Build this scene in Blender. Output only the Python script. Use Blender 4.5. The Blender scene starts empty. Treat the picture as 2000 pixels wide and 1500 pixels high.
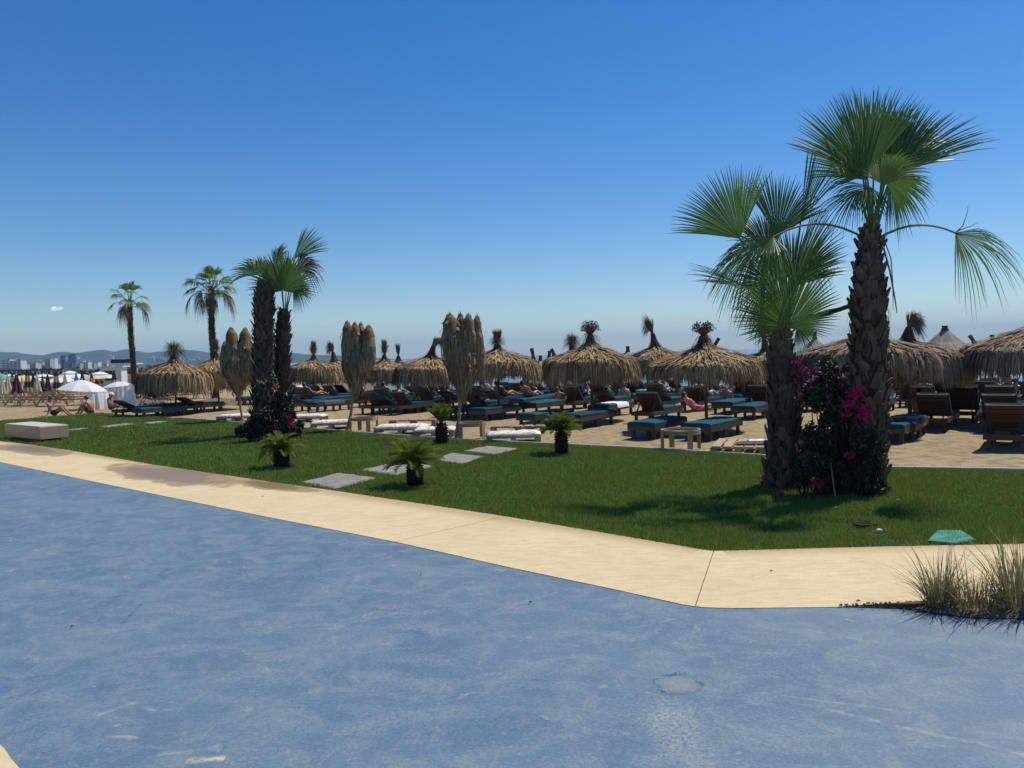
import bpy, math, random
import numpy as np
from mathutils import Vector, Matrix, Quaternion, noise as mnoise

random.seed(7)
rng = np.random.default_rng(11)
SC = bpy.context.scene
COL = SC.collection
PI = math.pi

# ------------------------------------------------------------------ camera
FPX, CAMH = 1502.0, 2.1                      # focal length for a 2000 px wide frame, eye height in metres
PITCH, ROLL = math.atan(55 / FPX), math.radians(1.6)
_F = Vector((0, math.cos(PITCH), -math.sin(PITCH)))
_R0, _U0 = Vector((1, 0, 0)), Vector((0, math.sin(PITCH), math.cos(PITCH)))
_R = _R0 * math.cos(ROLL) - _U0 * math.sin(ROLL)
_U = _R0 * math.sin(ROLL) + _U0 * math.cos(ROLL)
_C = Vector((0, 0, CAMH))
cam_d = bpy.data.cameras.new('camera')
cam = bpy.data.objects.new('camera', cam_d)
COL.objects.link(cam)
cam.matrix_world = Matrix(((_R.x, _U.x, -_F.x, 0), (_R.y, _U.y, -_F.y, 0), (_R.z, _U.z, -_F.z, CAMH), (0, 0, 0, 1)))
cam_d.sensor_fit = 'HORIZONTAL'
cam_d.sensor_width = 36.0
cam_d.lens = 36.0 * FPX / 2000.0
cam_d.clip_start, cam_d.clip_end = 0.05, 40000
SC.camera = cam

# ------------------------------------------------------------------ light
SUN_AZ = Vector((0.81, 0.585, 0)).normalized()   # towards the sun: to the right and ahead, so shadows fall left and towards the viewer
SUN_EL = math.radians(58)
world = bpy.data.worlds.new('World')
SC.world = world
world.use_nodes = True
_nt = world.node_tree
_nt.nodes.clear()
_out = _nt.nodes.new('ShaderNodeOutputWorld')
_bg = _nt.nodes.new('ShaderNodeBackground')
_sky = _nt.nodes.new('ShaderNodeTexSky')
_sky.sky_type = 'NISHITA'
_sky.sun_disc = False
_sky.sun_elevation = SUN_EL
_sky.sun_rotation = math.atan2(SUN_AZ.x, SUN_AZ.y)
_sky.air_density = 1.0
_sky.dust_density = 0.15
_sky.ozone_density = 4.0
_hs = _nt.nodes.new('ShaderNodeHueSaturation')
_hs.inputs['Saturation'].default_value = 1.36
_hs.inputs['Hue'].default_value = 0.507
_bg.inputs['Strength'].default_value = 0.112
_nt.links.new(_sky.outputs[0], _hs.inputs['Color'])
_nt.links.new(_hs.outputs[0], _bg.inputs['Color'])
_nt.links.new(_bg.outputs[0], _out.inputs['Surface'])
sun_d = bpy.data.lights.new('sun', 'SUN')
sun_d.energy = 5.0
sun_d.angle = math.radians(0.5)
sun_d.color = (1.0, 0.935, 0.82)
sun = bpy.data.objects.new('sun', sun_d)
COL.objects.link(sun)
_L = -(SUN_AZ * math.cos(SUN_EL) + Vector((0, 0, math.sin(SUN_EL))))
sun.rotation_euler = _L.to_track_quat('-Z', 'Y').to_euler()
sun.location = (20, 10, 40)
SC.view_settings.view_transform = 'Standard'
SC.view_settings.look = 'None'
SC.view_settings.exposure = 0.0
SC.view_settings.gamma = 1.0
SC.view_settings.use_curve_mapping = False
SC.cycles.volume_bounces = 0
SC.cycles.max_bounces = 6
SC.cycles.transparent_max_bounces = 8
SC.cycles.use_denoising = True

# ------------------------------------------------------------------ helpers
def ray(px, py):
    return _F + _R * ((px - 1000) / FPX) + _U * ((750 - py) / FPX)

def at(px, py, z=0.0):
    """the point at height z that is seen at (px, py) of the 2000x1500 photograph"""
    d = ray(px, py)
    return _C + d * ((z - CAMH) / d.z)

def ptY(px, py, Y):
    """the point at distance Y ahead that is seen at (px, py)"""
    d = ray(px, py)
    return _C + d * (Y / d.y)

AX = Vector((0.5, 0.866, 0))                 # from the lawn to the water, the way every lounger faces
RX = Vector((0.866, -0.5, 0))                # along the rows

def sstep(a, b, x):
    t = min(1.0, max(0.0, (x - a) / (b - a)))
    return t * t * (3 - 2 * t)

def gz(x, y):
    """height of the beach"""
    s = x * 0.5 + y * 0.866
    t = x * 0.866 - y * 0.5
    if t < -45:
        s -= (-t - 45) * 1.25
    return -0.04 - 0.5 * sstep(24, 52, s) - 0.6 * sstep(52, 66, s)

def ground(px, py):
    """beach point seen at a pixel"""
    z = -0.04
    for _ in range(6):
        p = at(px, py, z)
        z = gz(p.x, p.y)
    return p

def beachY(px, Y):
    """beach point at pixel column px and distance Y"""
    p = ptY(px, 720, Y)
    return Vector((p.x, Y, gz(p.x, Y)))

class MB:
    """collects faces into one mesh"""
    def __init__(self):
        self.v, self.f, self.m = [], [], []
    def add(self, vs, fs, m=0):
        o = len(self.v)
        self.v.extend([tuple(p) for p in vs])
        self.f.extend([tuple(i + o for i in q) for q in fs])
        self.m.extend([m] * len(fs))
    def box(self, c, s, M=None, m=0):
        hx, hy, hz = s[0] / 2, s[1] / 2, s[2] / 2
        vs = [Vector((x, y, z)) for x in (-hx, hx) for y in (-hy, hy) for z in (-hz, hz)]
        c = Vector(c)
        vs = [(M @ p if M is not None else p) + c for p in vs]
        self.add(vs, [(0, 1, 3, 2), (4, 6, 7, 5), (0, 4, 5, 1), (2, 3, 7, 6), (0, 2, 6, 4), (1, 5, 7, 3)], m)
    def bar(self, a, b, w, h, up=(0, 0, 1), m=0):
        a, b = Vector(a), Vector(b)
        d = (b - a)
        L = d.length
        d.normalize()
        up = Vector(up)
        s = d.cross(up)
        if s.length < 1e-4:
            s = d.cross(Vector((1, 0, 0)))
        s.normalize()
        u = s.cross(d)
        M = Matrix((s, d, u)).transposed()
        self.box((a + b) / 2, (w, L, h), M, m)
    def tube(self, pts, radii, n=8, m=0, caps=True):
        pts = [Vector(p) for p in pts]
        if not hasattr(radii, '__len__'):
            radii = [radii] * len(pts)
        vs, prev = [], None
        for i, p in enumerate(pts):
            d = (pts[min(i + 1, len(pts) - 1)] - pts[max(i - 1, 0)])
            if d.length < 1e-9:
                d = Vector((0, 0, 1))
            d.normalize()
            if prev is None:
                s = d.cross(Vector((0, 0, 1)) if abs(d.z) < 0.9 else Vector((1, 0, 0)))
            else:
                s = prev - d * prev.dot(d)
            s.normalize()
            prev = s
            u = d.cross(s)
            for k in range(n):
                a = 2 * PI * k / n
                vs.append(p + (s * math.cos(a) + u * math.sin(a)) * radii[i])
        fs = []
        for i in range(len(pts) - 1):
            for k in range(n):
                k2 = (k + 1) % n
                fs.append((i * n + k, i * n + k2, (i + 1) * n + k2, (i + 1) * n + k))
        if caps:
            fs.append(tuple(range(n - 1, -1, -1)))
            fs.append(tuple((len(pts) - 1) * n + k for k in range(n)))
        self.add(vs, fs, m)
    def lathe(self, prof, n=24, c=(0, 0, 0), m=0, wob=None):
        vs, fs = [], []
        c = Vector(c)
        for i, (r, z) in enumerate(prof):
            for k in range(n):
                a = 2 * PI * k / n
                q = wob(a, i) if wob else 1.0
                vs.append(c + Vector((r * q * math.cos(a), r * q * math.sin(a), z)))
        for i in range(len(prof) - 1):
            for k in range(n):
                k2 = (k + 1) % n
                fs.append((i * n + k, i * n + k2, (i + 1) * n + k2, (i + 1) * n + k))
        self.add(vs, fs, m)
    def strip(self, pts, side, ws, m=0):
        vs, fs = [], []
        for p, w in zip(pts, ws):
            vs.append(p - side * w)
            vs.append(p + side * w)
        for i in range(len(pts) - 1):
            fs.append((2 * i, 2 * i + 1, 2 * i + 3, 2 * i + 2))
        self.add(vs, fs, m)
    def poly(self, pts, z0, z1, m=0):
        """flat prism over a polygon (counter-clockwise)"""
        n = len(pts)
        vs = [Vector((p[0], p[1], z1)) for p in pts] + [Vector((p[0], p[1], z0)) for p in pts]
        fs = [tuple(range(n))] + [(i, i + n, (i + 1) % n + n, (i + 1) % n) for i in range(n)]
        self.add(vs, fs, m)
    def mesh(self, name, mats, smooth=False):
        me = bpy.data.meshes.new(name)
        me.from_pydata(self.v, [], self.f)
        for mt in (mats if isinstance(mats, (list, tuple)) else [mats]):
            me.materials.append(mt)
        if max(self.m, default=0):
            me.polygons.foreach_set('material_index', self.m)
        if smooth:
            me.polygons.foreach_set('use_smooth', [True] * len(self.f))
        me.update()
        return me
    def build(self, name, mats, parent=None, smooth=False):
        return obj(name, self.mesh(name, mats, smooth), parent)

def obj(name, me, parent=None, M=None):
    o = bpy.data.objects.new(name, me)
    COL.objects.link(o)
    if parent is not None:
        o.parent = parent
    if M is not None:
        o.matrix_local = M
    return o

def tag(o, label=None, cat=None, group=None, kind=None):
    if label: o['label'] = label
    if cat: o['category'] = cat
    if group: o['group'] = group
    if kind: o['kind'] = kind
    return o

def thing(name, label, cat, loc=(0, 0, 0), rz=0.0, group=None):
    o = bpy.data.objects.new(name, None)
    COL.objects.link(o)
    o.empty_display_size = 0.2
    o.location = loc
    o.rotation_euler = (0, 0, rz)
    return tag(o, label, cat, group)

def copy_tree(o, parent=None):
    c = o.copy()
    COL.objects.link(c)
    if parent is not None:
        c.parent = parent
    for ch in list(o.children):
        copy_tree(ch, c)
    return c

def face_rz(d):
    """rotation about z that turns local +Y to direction d"""
    return math.atan2(-d[0], d[1])

# ------------------------------------------------------------------ materials
def new_mat(name):
    m = bpy.data.materials.new(name)
    m.use_nodes = True
    nt = m.node_tree
    return m, nt, nt.nodes['Principled BSDF']

def N(nt, typ, **kw):
    n = nt.nodes.new(typ)
    for k, v in kw.items():
        if k in n.inputs:
            n.inputs[k].default_value = v
        else:
            setattr(n, k, v)
    return n

def ramp(nt, fac, stops, interp='LINEAR'):
    r = nt.nodes.new('ShaderNodeValToRGB')
    r.color_ramp.interpolation = interp
    e = r.color_ramp.elements
    while len(e) < len(stops):
        e.new(0.5)
    for el, (p, c) in zip(e, stops):
        el.position = p
        el.color = (c[0], c[1], c[2], 1) if hasattr(c, '__len__') else (c, c, c, 1)
    nt.links.new(fac, r.inputs[0])
    return r

def mixc(nt, fac, a, b, mode='MIX'):
    n = nt.nodes.new('ShaderNodeMix')
    n.data_type = 'RGBA'
    n.blend_type = mode
    for sock, v in ((n.inputs[0], fac), (n.inputs[6], a), (n.inputs[7], b)):
        if hasattr(v, 'links') or isinstance(v, bpy.types.NodeSocket):
            nt.links.new(v, sock)
        elif hasattr(v, '__len__'):
            sock.default_value = (v[0], v[1], v[2], 1)
        else:
            sock.default_value = v
    return n.outputs[2]

def math_n(nt, op, a, b=None, clamp=False):
    n = nt.nodes.new('ShaderNodeMath')
    n.operation = op
    n.use_clamp = clamp
    for i, v in enumerate((a, b)):
        if v is None: continue
        if isinstance(v, bpy.types.NodeSocket): nt.links.new(v, n.inputs[i])
        else: n.inputs[i].default_value = v
    return n.outputs[0]

def noise_n(nt, vec, scale, detail=4, rough=0.55, dist=0.0):
    n = N(nt, 'ShaderNodeTexNoise', Scale=scale, Detail=detail, Roughness=rough, Distortion=dist)
    if vec is not None:
        nt.links.new(vec, n.inputs['Vector'])
    return n.outputs[0]

def pos_n(nt):
    return nt.nodes.new('ShaderNodeNewGeometry').outputs['Position']

def scaled(nt, vec, s, r=0.0):
    n = nt.nodes.new('ShaderNodeMapping')
    n.inputs['Scale'].default_value = s
    n.inputs['Rotation'].default_value = (0, 0, r)
    nt.links.new(vec, n.inputs['Vector'])
    return n.outputs[0]

def bump(nt, b, height, strength=0.3, dist=0.02):
    n = N(nt, 'ShaderNodeBump', Strength=strength, Distance=dist)
    nt.links.new(height, n.inputs['Height'])
    nt.links.new(n.outputs[0], b.inputs['Normal'])

def simple(name, c1, c2=None, rough=0.7, scale=6.0, island=False, obj_rand=False, bmp=0.0, stretch=(1, 1, 1), trans=0.0, spec=None):
    """two-colour procedural material; island varies it from blade to blade or board to board"""
    m, nt, b = new_mat(name)
    b.inputs['Roughness'].default_value = rough
    if spec is not None:
        b.inputs['Specular IOR Level'].default_value = spec
    c2 = c2 or tuple(x * 0.75 for x in c1)
    tc = nt.nodes.new('ShaderNodeTexCoord')
    vec = scaled(nt, tc.outputs['Object'], stretch)
    nz = noise_n(nt, vec, scale, 5, 0.6)
    fac = ramp(nt, nz, [(0.3, 0.0), (0.7, 1.0)]).outputs[0]
    if island or obj_rand:
        if island:
            rnd = nt.nodes.new('ShaderNodeNewGeometry').outputs['Random Per Island']
        else:
            rnd = nt.nodes.new('ShaderNodeObjectInfo').outputs['Random']
        fac = mixc(nt, 0.65, fac, rnd)
    col = mixc(nt, fac, c1, c2)
    nt.links.new(col, b.inputs['Base Color'])
    if bmp:
        bump(nt, b, nz, bmp, 0.02)
    if trans:
        tr = nt.nodes.new('ShaderNodeBsdfTranslucent')
        nt.links.new(col, tr.inputs['Color'])
        mx = nt.nodes.new('ShaderNodeMixShader')
        mx.inputs[0].default_value = trans
        nt.links.new(b.outputs[0], mx.inputs[1])
        nt.links.new(tr.outputs[0], mx.inputs[2])
        nt.links.new(mx.outputs[0], nt.nodes['Material Output'].inputs['Surface'])
    return m

MAT = {}
MAT['straw'] = simple('straw', (0.55, 0.395, 0.20), (0.085, 0.053, 0.026), 0.85, 3, island=True, spec=0.2)
MAT['straw_core'] = simple('straw_core', (0.24, 0.16, 0.08), (0.12, 0.08, 0.04), 0.95, 12, bmp=0.5, spec=0.1)
MAT['straw_grey'] = simple('straw_grey', (0.46, 0.345, 0.215), (0.085, 0.06, 0.042), 0.9, 3, island=True, spec=0.2)
MAT['reed'] = simple('reed', (0.50, 0.45, 0.37), (0.26, 0.23, 0.185), 0.85, 3, island=True, spec=0.2)
MAT['tuft_brown'] = simple('tuft_brown', (0.27, 0.175, 0.10), (0.075, 0.05, 0.034), 0.9, 3, island=True, spec=0.15)
MAT['tuft_green'] = simple('tuft_green', (0.20, 0.19, 0.085), (0.07, 0.07, 0.034), 0.9, 3, island=True, spec=0.15)
MAT['neck'] = simple('neck', (0.15, 0.112, 0.08), (0.05, 0.038, 0.03), 0.95, 14, bmp=0.5, spec=0.1)
MAT['wood_dark'] = simple('wood_dark', (0.095, 0.042, 0.024), (0.038, 0.019, 0.013), 0.6, 5, obj_rand=True, bmp=0.15, stretch=(6, 1, 6))
MAT['wood_pale'] = simple('wood_pale', (0.44, 0.315, 0.17), (0.29, 0.195, 0.10), 0.7, 5, obj_rand=True, bmp=0.2, stretch=(8, 1, 8))
MAT['wood_grey'] = simple('wood_grey', (0.36, 0.27, 0.17), (0.22, 0.155, 0.095), 0.75, 5, obj_rand=True, bmp=0.2, stretch=(8, 1, 8))
MAT['pole'] = simple('pole', (0.13, 0.095, 0.065), (0.07, 0.05, 0.036), 0.8, 9, bmp=0.2)
MAT['pole_pale'] = simple('pole_pale', (0.34, 0.26, 0.17), (0.22, 0.16, 0.10), 0.8, 9, bmp=0.2)
MAT['mattress'] = simple('mattress', (0.010, 0.082, 0.108), (0.005, 0.034, 0.058), 0.9, 4, obj_rand=True, bmp=0.1, spec=0.2)
MAT['mattress_edge'] = simple('mattress_edge', (0.12, 0.26, 0.30), (0.08, 0.20, 0.24), 0.8, 9)
MAT['white_cloth'] = simple('white_cloth', (0.78, 0.77, 0.75), (0.66, 0.66, 0.66), 0.85, 3, bmp=0.2)
MAT['tent_cloth'] = simple('tent_cloth', (0.80, 0.80, 0.80), (0.72, 0.72, 0.73), 0.8, 2, bmp=0.1, trans=0.25)
MAT['cream_cloth'] = simple('cream_cloth', (0.66, 0.55, 0.36), (0.55, 0.45, 0.28), 0.85, 4)
MAT['navy_cloth'] = simple('navy_cloth', (0.018, 0.04, 0.12), (0.012, 0.028, 0.08), 0.8, 4)
MAT['yellow_cloth'] = simple('yellow_cloth', (0.55, 0.38, 0.09), (0.45, 0.30, 0.06), 0.8, 4)
MAT['sky_cloth'] = simple('sky_cloth', (0.12, 0.32, 0.55), (0.09, 0.26, 0.46), 0.8, 4)
MAT['maroon_cloth'] = simple('maroon_cloth', (0.11, 0.022, 0.045), (0.05, 0.012, 0.03), 0.8, 5)
MAT['red_cloth'] = simple('red_cloth', (0.30, 0.035, 0.05), (0.20, 0.02, 0.035), 0.8, 5)
MAT['green_cloth'] = simple('green_cloth', (0.12, 0.34, 0.24), (0.09, 0.27, 0.19), 0.8, 5)
MAT['pink_cloth'] = simple('pink_cloth', (0.60, 0.16, 0.30), (0.52, 0.11, 0.24), 0.85, 6)
MAT['teal_cloth'] = simple('teal_cloth', (0.05, 0.16, 0.16), (0.03, 0.11, 0.11), 0.85, 6)
MAT['black_cloth'] = simple('black_cloth', (0.02, 0.022, 0.028), (0.012, 0.013, 0.018), 0.85, 6)
MAT['grey_cloth'] = simple('grey_cloth', (0.07, 0.08, 0.10), (0.035, 0.04, 0.055), 0.9, 5, bmp=0.2)
MAT['skin_tan'] = simple('skin_tan', (0.36, 0.19, 0.12), (0.31, 0.155, 0.095), 0.55, 8)
MAT['skin_fair'] = simple('skin_fair', (0.52, 0.31, 0.22), (0.46, 0.26, 0.18), 0.55, 8)
MAT['hair'] = simple('hair', (0.022, 0.015, 0.011), (0.012, 0.009, 0.008), 0.6, 20)
MAT['hair_pale'] = simple('hair_pale', (0.34, 0.26, 0.15), (0.25, 0.18, 0.10), 0.6, 20)
MAT['white_paint'] = simple('white_paint', (0.64, 0.64, 0.63), (0.56, 0.56, 0.55), 0.5, 7)
MAT['dark_metal'] = simple('dark_metal', (0.03, 0.033, 0.038), (0.02, 0.022, 0.026), 0.45, 7)
MAT['frond'] = simple('frond', (0.125, 0.215, 0.042), (0.050, 0.115, 0.028), 0.40, 1.5, island=True, trans=0.38, spec=0.5)
MAT['frond_yellow'] = simple('frond_yellow', (0.20, 0.24, 0.06), (0.12, 0.17, 0.04), 0.45, 1.5, island=True, trans=0.25)
MAT['frond_dry'] = simple('frond_dry', (0.20, 0.125, 0.065), (0.085, 0.055, 0.032), 0.8, 2, island=True, trans=0.15)
MAT['petiole'] = simple('petiole', (0.16, 0.18, 0.06), (0.10, 0.12, 0.04), 0.5, 4)
MAT['petiole_dry'] = simple('petiole_dry', (0.15, 0.10, 0.06), (0.09, 0.06, 0.04), 0.8, 4)
MAT['bark'] = simple('bark', (0.075, 0.05, 0.033), (0.03, 0.021, 0.016), 0.95, 16, bmp=0.8, stretch=(1, 1, 2.5), spec=0.1)
MAT['boot'] = simple('boot', (0.175, 0.135, 0.10), (0.04, 0.029, 0.023), 0.9, 7, obj_rand=True, bmp=0.5, stretch=(3, 3, 1), spec=0.15)
MAT['boot_isl'] = simple('boot_isl', (0.16, 0.115, 0.08), (0.05, 0.036, 0.027), 0.9, 7, island=True, spec=0.1)
MAT['leaf_dark'] = simple('leaf_dark', (0.040, 0.062, 0.022), (0.012, 0.022, 0.010), 0.55, 3, island=True, trans=0.15)
MAT['bract'] = simple('bract', (0.66, 0.025, 0.15), (0.44, 0.012, 0.11), 0.6, 3, island=True, trans=0.3)
MAT['bract_purple_shaded'] = simple('bract_purple_shaded', (0.14, 0.006, 0.075), (0.07, 0.004, 0.045), 0.6, 3, island=True, trans=0.3)  # purple bracts of the shaded clusters, with the shade darkened into their colour
MAT['cycad'] = simple('cycad', (0.17, 0.225, 0.026), (0.065, 0.11, 0.014), 0.75, 2, island=True, trans=0.3, spec=0.2)
MAT['cycad_bark'] = simple('cycad_bark', (0.045, 0.034, 0.025), (0.02, 0.016, 0.013), 0.95, 12, island=True, spec=0.1)
MAT['grass_dry'] = simple('grass_dry', (0.38, 0.28, 0.14), (0.13, 0.092, 0.05), 0.8, 3, island=True, trans=0.2)
MAT['grass_tall'] = simple('grass_tall', (0.30, 0.29, 0.095), (0.15, 0.15, 0.055), 0.6, 3, island=True, trans=0.3)
MAT['soil'] = simple('soil', (0.20, 0.145, 0.095), (0.085, 0.062, 0.042), 0.95, 14, bmp=0.8)
# ================================================================== the setting
def W2(pts, z=0.0):
    return [at(x, y, z) for x, y in pts]

def stretched(pts, left=0.0, right=0.0):
    """a ground line, carried on straight past the picture's edges"""
    w = W2(pts)
    if left:
        w.insert(0, w[0] + (w[0] - w[1]).normalized() * left)
    if right:
        w.append(w[-1] + (w[-1] - w[-2]).normalized() * right)
    return w

BLUE_EDGE = [(0, 903), (250, 955), (500, 1006), (772, 1059), (1000, 1110), (1200, 1152), (1290, 1172), (1335, 1182), (1370, 1187), (1420, 1189), (1520, 1188), (1700, 1186), (2000, 1185)]
LAWN_EDGE = [(0, 862), (60, 869), (130, 879), (300, 908), (477, 934), (680, 963), (985, 1009), (1200, 1045), (1330, 1067), (1370, 1074), (1396, 1077), (1440, 1076), (1700, 1069), (2000, 1063)]
LAWN_BACK = [(2000, 921), (1735, 917), (1480, 892), (1235, 877), (1065, 869), (890, 860), (690, 846), (480, 828), (350, 818), (260, 812), (195, 808), (120, 813), (0, 823)]

def N_vec(nt, vec, scale):
    n = N(nt, 'ShaderNodeTexNoise', Scale=scale, Detail=3)
    nt.links.new(vec, n.inputs['Vector'])
    return n.outputs['Color']

def mat_pavement():
    m, nt, b = new_mat('blue_paint_worn')
    P = pos_n(nt)
    big = noise_n(nt, P, 0.55, 4, 0.6, 0.5)
    mid = noise_n(nt, scaled(nt, P, (2.2, 3.2, 1), 0.3), 1.0, 9, 0.70, 0.9)
    mid2 = noise_n(nt, scaled(nt, P, (4.2, 2.6, 1), 1.1), 1.3, 9, 0.72, 1.4)
    grain = noise_n(nt, P, 42, 6, 0.72)
    fine = noise_n(nt, P, 150, 3, 0.65)
    leather = N(nt, 'ShaderNodeTexVoronoi', Scale=26.0); leather.feature = 'DISTANCE_TO_EDGE'
    nt.links.new(mixc(nt, 0.12, P, N_vec(nt, P, 6.0)), leather.inputs['Vector'])
    base = ramp(nt, big, [(0.28, (0.066, 0.132, 0.226)), (0.5, (0.085, 0.154, 0.236)), (0.74, (0.106, 0.176, 0.240))]).outputs[0]
    f1 = ramp(nt, mid, [(0.44, 0.0), (0.68, 1.0)]).outputs[0]
    c = mixc(nt, math_n(nt, 'MULTIPLY', f1, 0.70), base, (0.168, 0.235, 0.275))
    f2 = ramp(nt, mid2, [(0.53, 0.0), (0.74, 1.0)]).outputs[0]
    c = mixc(nt, math_n(nt, 'MULTIPLY', f2, 0.70), c, (0.24, 0.262, 0.235))
    dk = noise_n(nt, P, 1.7, 8, 0.68, 1.0)
    c = mixc(nt, ramp(nt, dk, [(0.55, 0.0), (0.72, 0.65)]).outputs[0], c, (0.044, 0.10, 0.205))
    # bare worn spots
    sp = noise_n(nt, scaled(nt, P, (1.0, 1.3, 1), 0.2), 3.0, 9, 0.66, 1.6)
    f3 = ramp(nt, sp, [(0.61, 0.0), (0.70, 1.0)]).outputs[0]
    c = mixc(nt, math_n(nt, 'MULTIPLY', f3, 0.8), c, (0.34, 0.32, 0.235))
    # aggregate showing through, pores
    f4 = ramp(nt, grain, [(0.40, 0.0), (0.64, 1.0)]).outputs[0]
    c = mixc(nt, math_n(nt, 'MULTIPLY', f4, math_n(nt, 'ADD', 0.20, math_n(nt, 'MULTIPLY', f1, 0.40))), c, (0.29, 0.335, 0.33))
    f5 = ramp(nt, fine, [(0.34, 1.0), (0.48, 0.0)]).outputs[0]
    c = mixc(nt, math_n(nt, 'MULTIPLY', f5, 0.45), c, (0.022, 0.05, 0.105))
    lth = ramp(nt, leather.outputs['Distance'], [(0.0, 0.40), (0.16, 0.0)]).outputs[0]
    c = mixc(nt, math_n(nt, 'MULTIPLY', lth, ramp(nt, big, [(0.35, 1.0), (0.65, 0.25)]).outputs[0]), c, (0.045, 0.095, 0.175))
    pock = ramp(nt, noise_n(nt, P, 11, 5, 0.8), [(0.70, 0.0), (0.735, 1.0)]).outputs[0]
    c = mixc(nt, math_n(nt, 'MULTIPLY', pock, 0.8), c, (0.30, 0.28, 0.21))
    # long scratches and tyre rubs
    def scratch(p0, p1, width, col, amt, c):
        a, q = at(*p0), at(*p1)
        d = (q - a); L = d.length; d.normalize()
        n = Vector((-d.y, d.x, 0))
        wob = noise_n(nt, P, 1.5, 3)
        def dot(v, off):
            k = nt.nodes.new('ShaderNodeVectorMath'); k.operation = 'DOT_PRODUCT'
            nt.links.new(P, k.inputs[0]); k.inputs[1].default_value = v
            return math_n(nt, 'SUBTRACT', k.outputs['Value'], off)
        across = math_n(nt, 'ADD', dot(n, n.dot(a)), math_n(nt, 'MULTIPLY', math_n(nt, 'SUBTRACT', wob, 0.5), width * 2.5))
        along = dot(d, d.dot(a))
        m1 = math_n(nt, 'SUBTRACT', 1.0, math_n(nt, 'DIVIDE', math_n(nt, 'ABSOLUTE', across), width), True)
        m2 = math_n(nt, 'MULTIPLY', math_n(nt, 'GREATER_THAN', along, 0.0), math_n(nt, 'LESS_THAN', along, L))
        brk = ramp(nt, noise_n(nt, P, 9, 4, 0.7), [(0.42, 0.0), (0.62, 1.0)]).outputs[0]
        f = math_n(nt, 'MULTIPLY', math_n(nt, 'MULTIPLY', m1, m2), math_n(nt, 'MULTIPLY', brk, amt))
        return mixc(nt, f, c, col)
    pale, dark = (0.31, 0.33, 0.30), (0.024, 0.066, 0.165)
    for p0, p1, w, col, amt in (
            ((1610, 1385), (2010, 1475), 0.03, pale, 0.9), ((1480, 1352), (1780, 1392), 0.02, pale, 0.7),
            ((1090, 1262), (1330, 1205), 0.02, pale, 0.4), ((560, 1135), (880, 1165), 0.02, pale, 0.4),
            ((190, 1397), (260, 1372), 0.03, pale, 0.7), ((260, 1372), (300, 1388), 0.03, pale, 0.7), ((300, 1388), (360, 1383), 0.03, pale, 0.7), ((640, 1230), (800, 1190), 0.05, pale, 0.45), ((20, 1250), (300, 1210), 0.02, pale, 0.4), ((1010, 1180), (1110, 1150), 0.02, pale, 0.5), ((1560, 1228), (1760, 1262), 0.03, pale, 0.4), ((365, 1485), (440, 1480), 0.04, (0.62, 0.5, 0.3), 1.0),
            ((195, 1180), (245, 1155), 0.06, dark, 0.8), ((232, 1225), (276, 1180), 0.03, dark, 0.9), ((305, 1125), (330, 1110), 0.05, dark, 0.7),
            ((95, 1005), (225, 982), 0.015, (0.03, 0.06, 0.13), 1.0), ((285, 974), (325, 969), 0.02, (0.03, 0.06, 0.13), 1.0),
            ((1280, 1380), (1300, 1500), 0.012, dark, 0.9), ((1365, 1375), (1320, 1500), 0.012, dark, 0.7)):
        c = scratch(p0, p1, w, col, amt, c)
    # the old repair with its tarred outline and the pale trail below it
    def blob(cpx, rx, ry, soft, nscale, namt):
        q = at(*cpx)
        mp = nt.nodes.new('ShaderNodeMapping'); mp.vector_type = 'POINT'
        mp.inputs['Location'].default_value = (-q.x / rx, -q.y / ry, 0)
        mp.inputs['Scale'].default_value = (1 / rx, 1 / ry, 0)
        nt.links.new(P, mp.inputs['Vector'])
        ln = nt.nodes.new('ShaderNodeVectorMath'); ln.operation = 'LENGTH'
        nt.links.new(mp.outputs[0], ln.inputs[0])
        return math_n(nt, 'ADD', ln.outputs['Value'], math_n(nt, 'MULTIPLY', math_n(nt, 'SUBTRACT', noise_n(nt, P, nscale, 5, 0.7), 0.5), namt))
    d1 = blob((1322, 1336), 0.15, 0.16, 0, 6, 2.0)
    c = mixc(nt, math_n(nt, 'MULTIPLY', ramp(nt, d1, [(0.40, 1.0), (0.80, 0.0)]).outputs[0], 0.28), c, (0.30, 0.27, 0.20))
    ring = math_n(nt, 'MULTIPLY', ramp(nt, noise_n(nt, P, 7, 3, 0.6), [(0.40, 0.15), (0.58, 1.0)]).outputs[0], math_n(nt, 'SUBTRACT', 1.0, math_n(nt, 'DIVIDE', math_n(nt, 'ABSOLUTE', math_n(nt, 'SUBTRACT', d1, 0.95)), 0.10), True))
    c = mixc(nt, math_n(nt, 'MULTIPLY', ring, 0.95), c, (0.014, 0.035, 0.085))
    d2 = blob((1318, 1420), 0.22, 0.5, 0, 5, 1.3)
    c = mixc(nt, math_n(nt, 'MULTIPLY', ramp(nt, d2, [(0.4, 1.0), (1.0, 0.0)]).outputs[0], math_n(nt, 'MULTIPLY', f4, 0.75)), c, (0.33, 0.36, 0.33))
    nt.links.new(c, b.inputs['Base Color'])
    b.inputs['Roughness'].default_value = 0.62
    b.inputs['Specular IOR Level'].default_value = 0.35
    h = math_n(nt, 'ADD', math_n(nt, 'MULTIPLY', grain, 0.7), math_n(nt, 'MULTIPLY', fine, 0.6))
    bump(nt, b, h, 0.35, 0.006)
    return m

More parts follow.
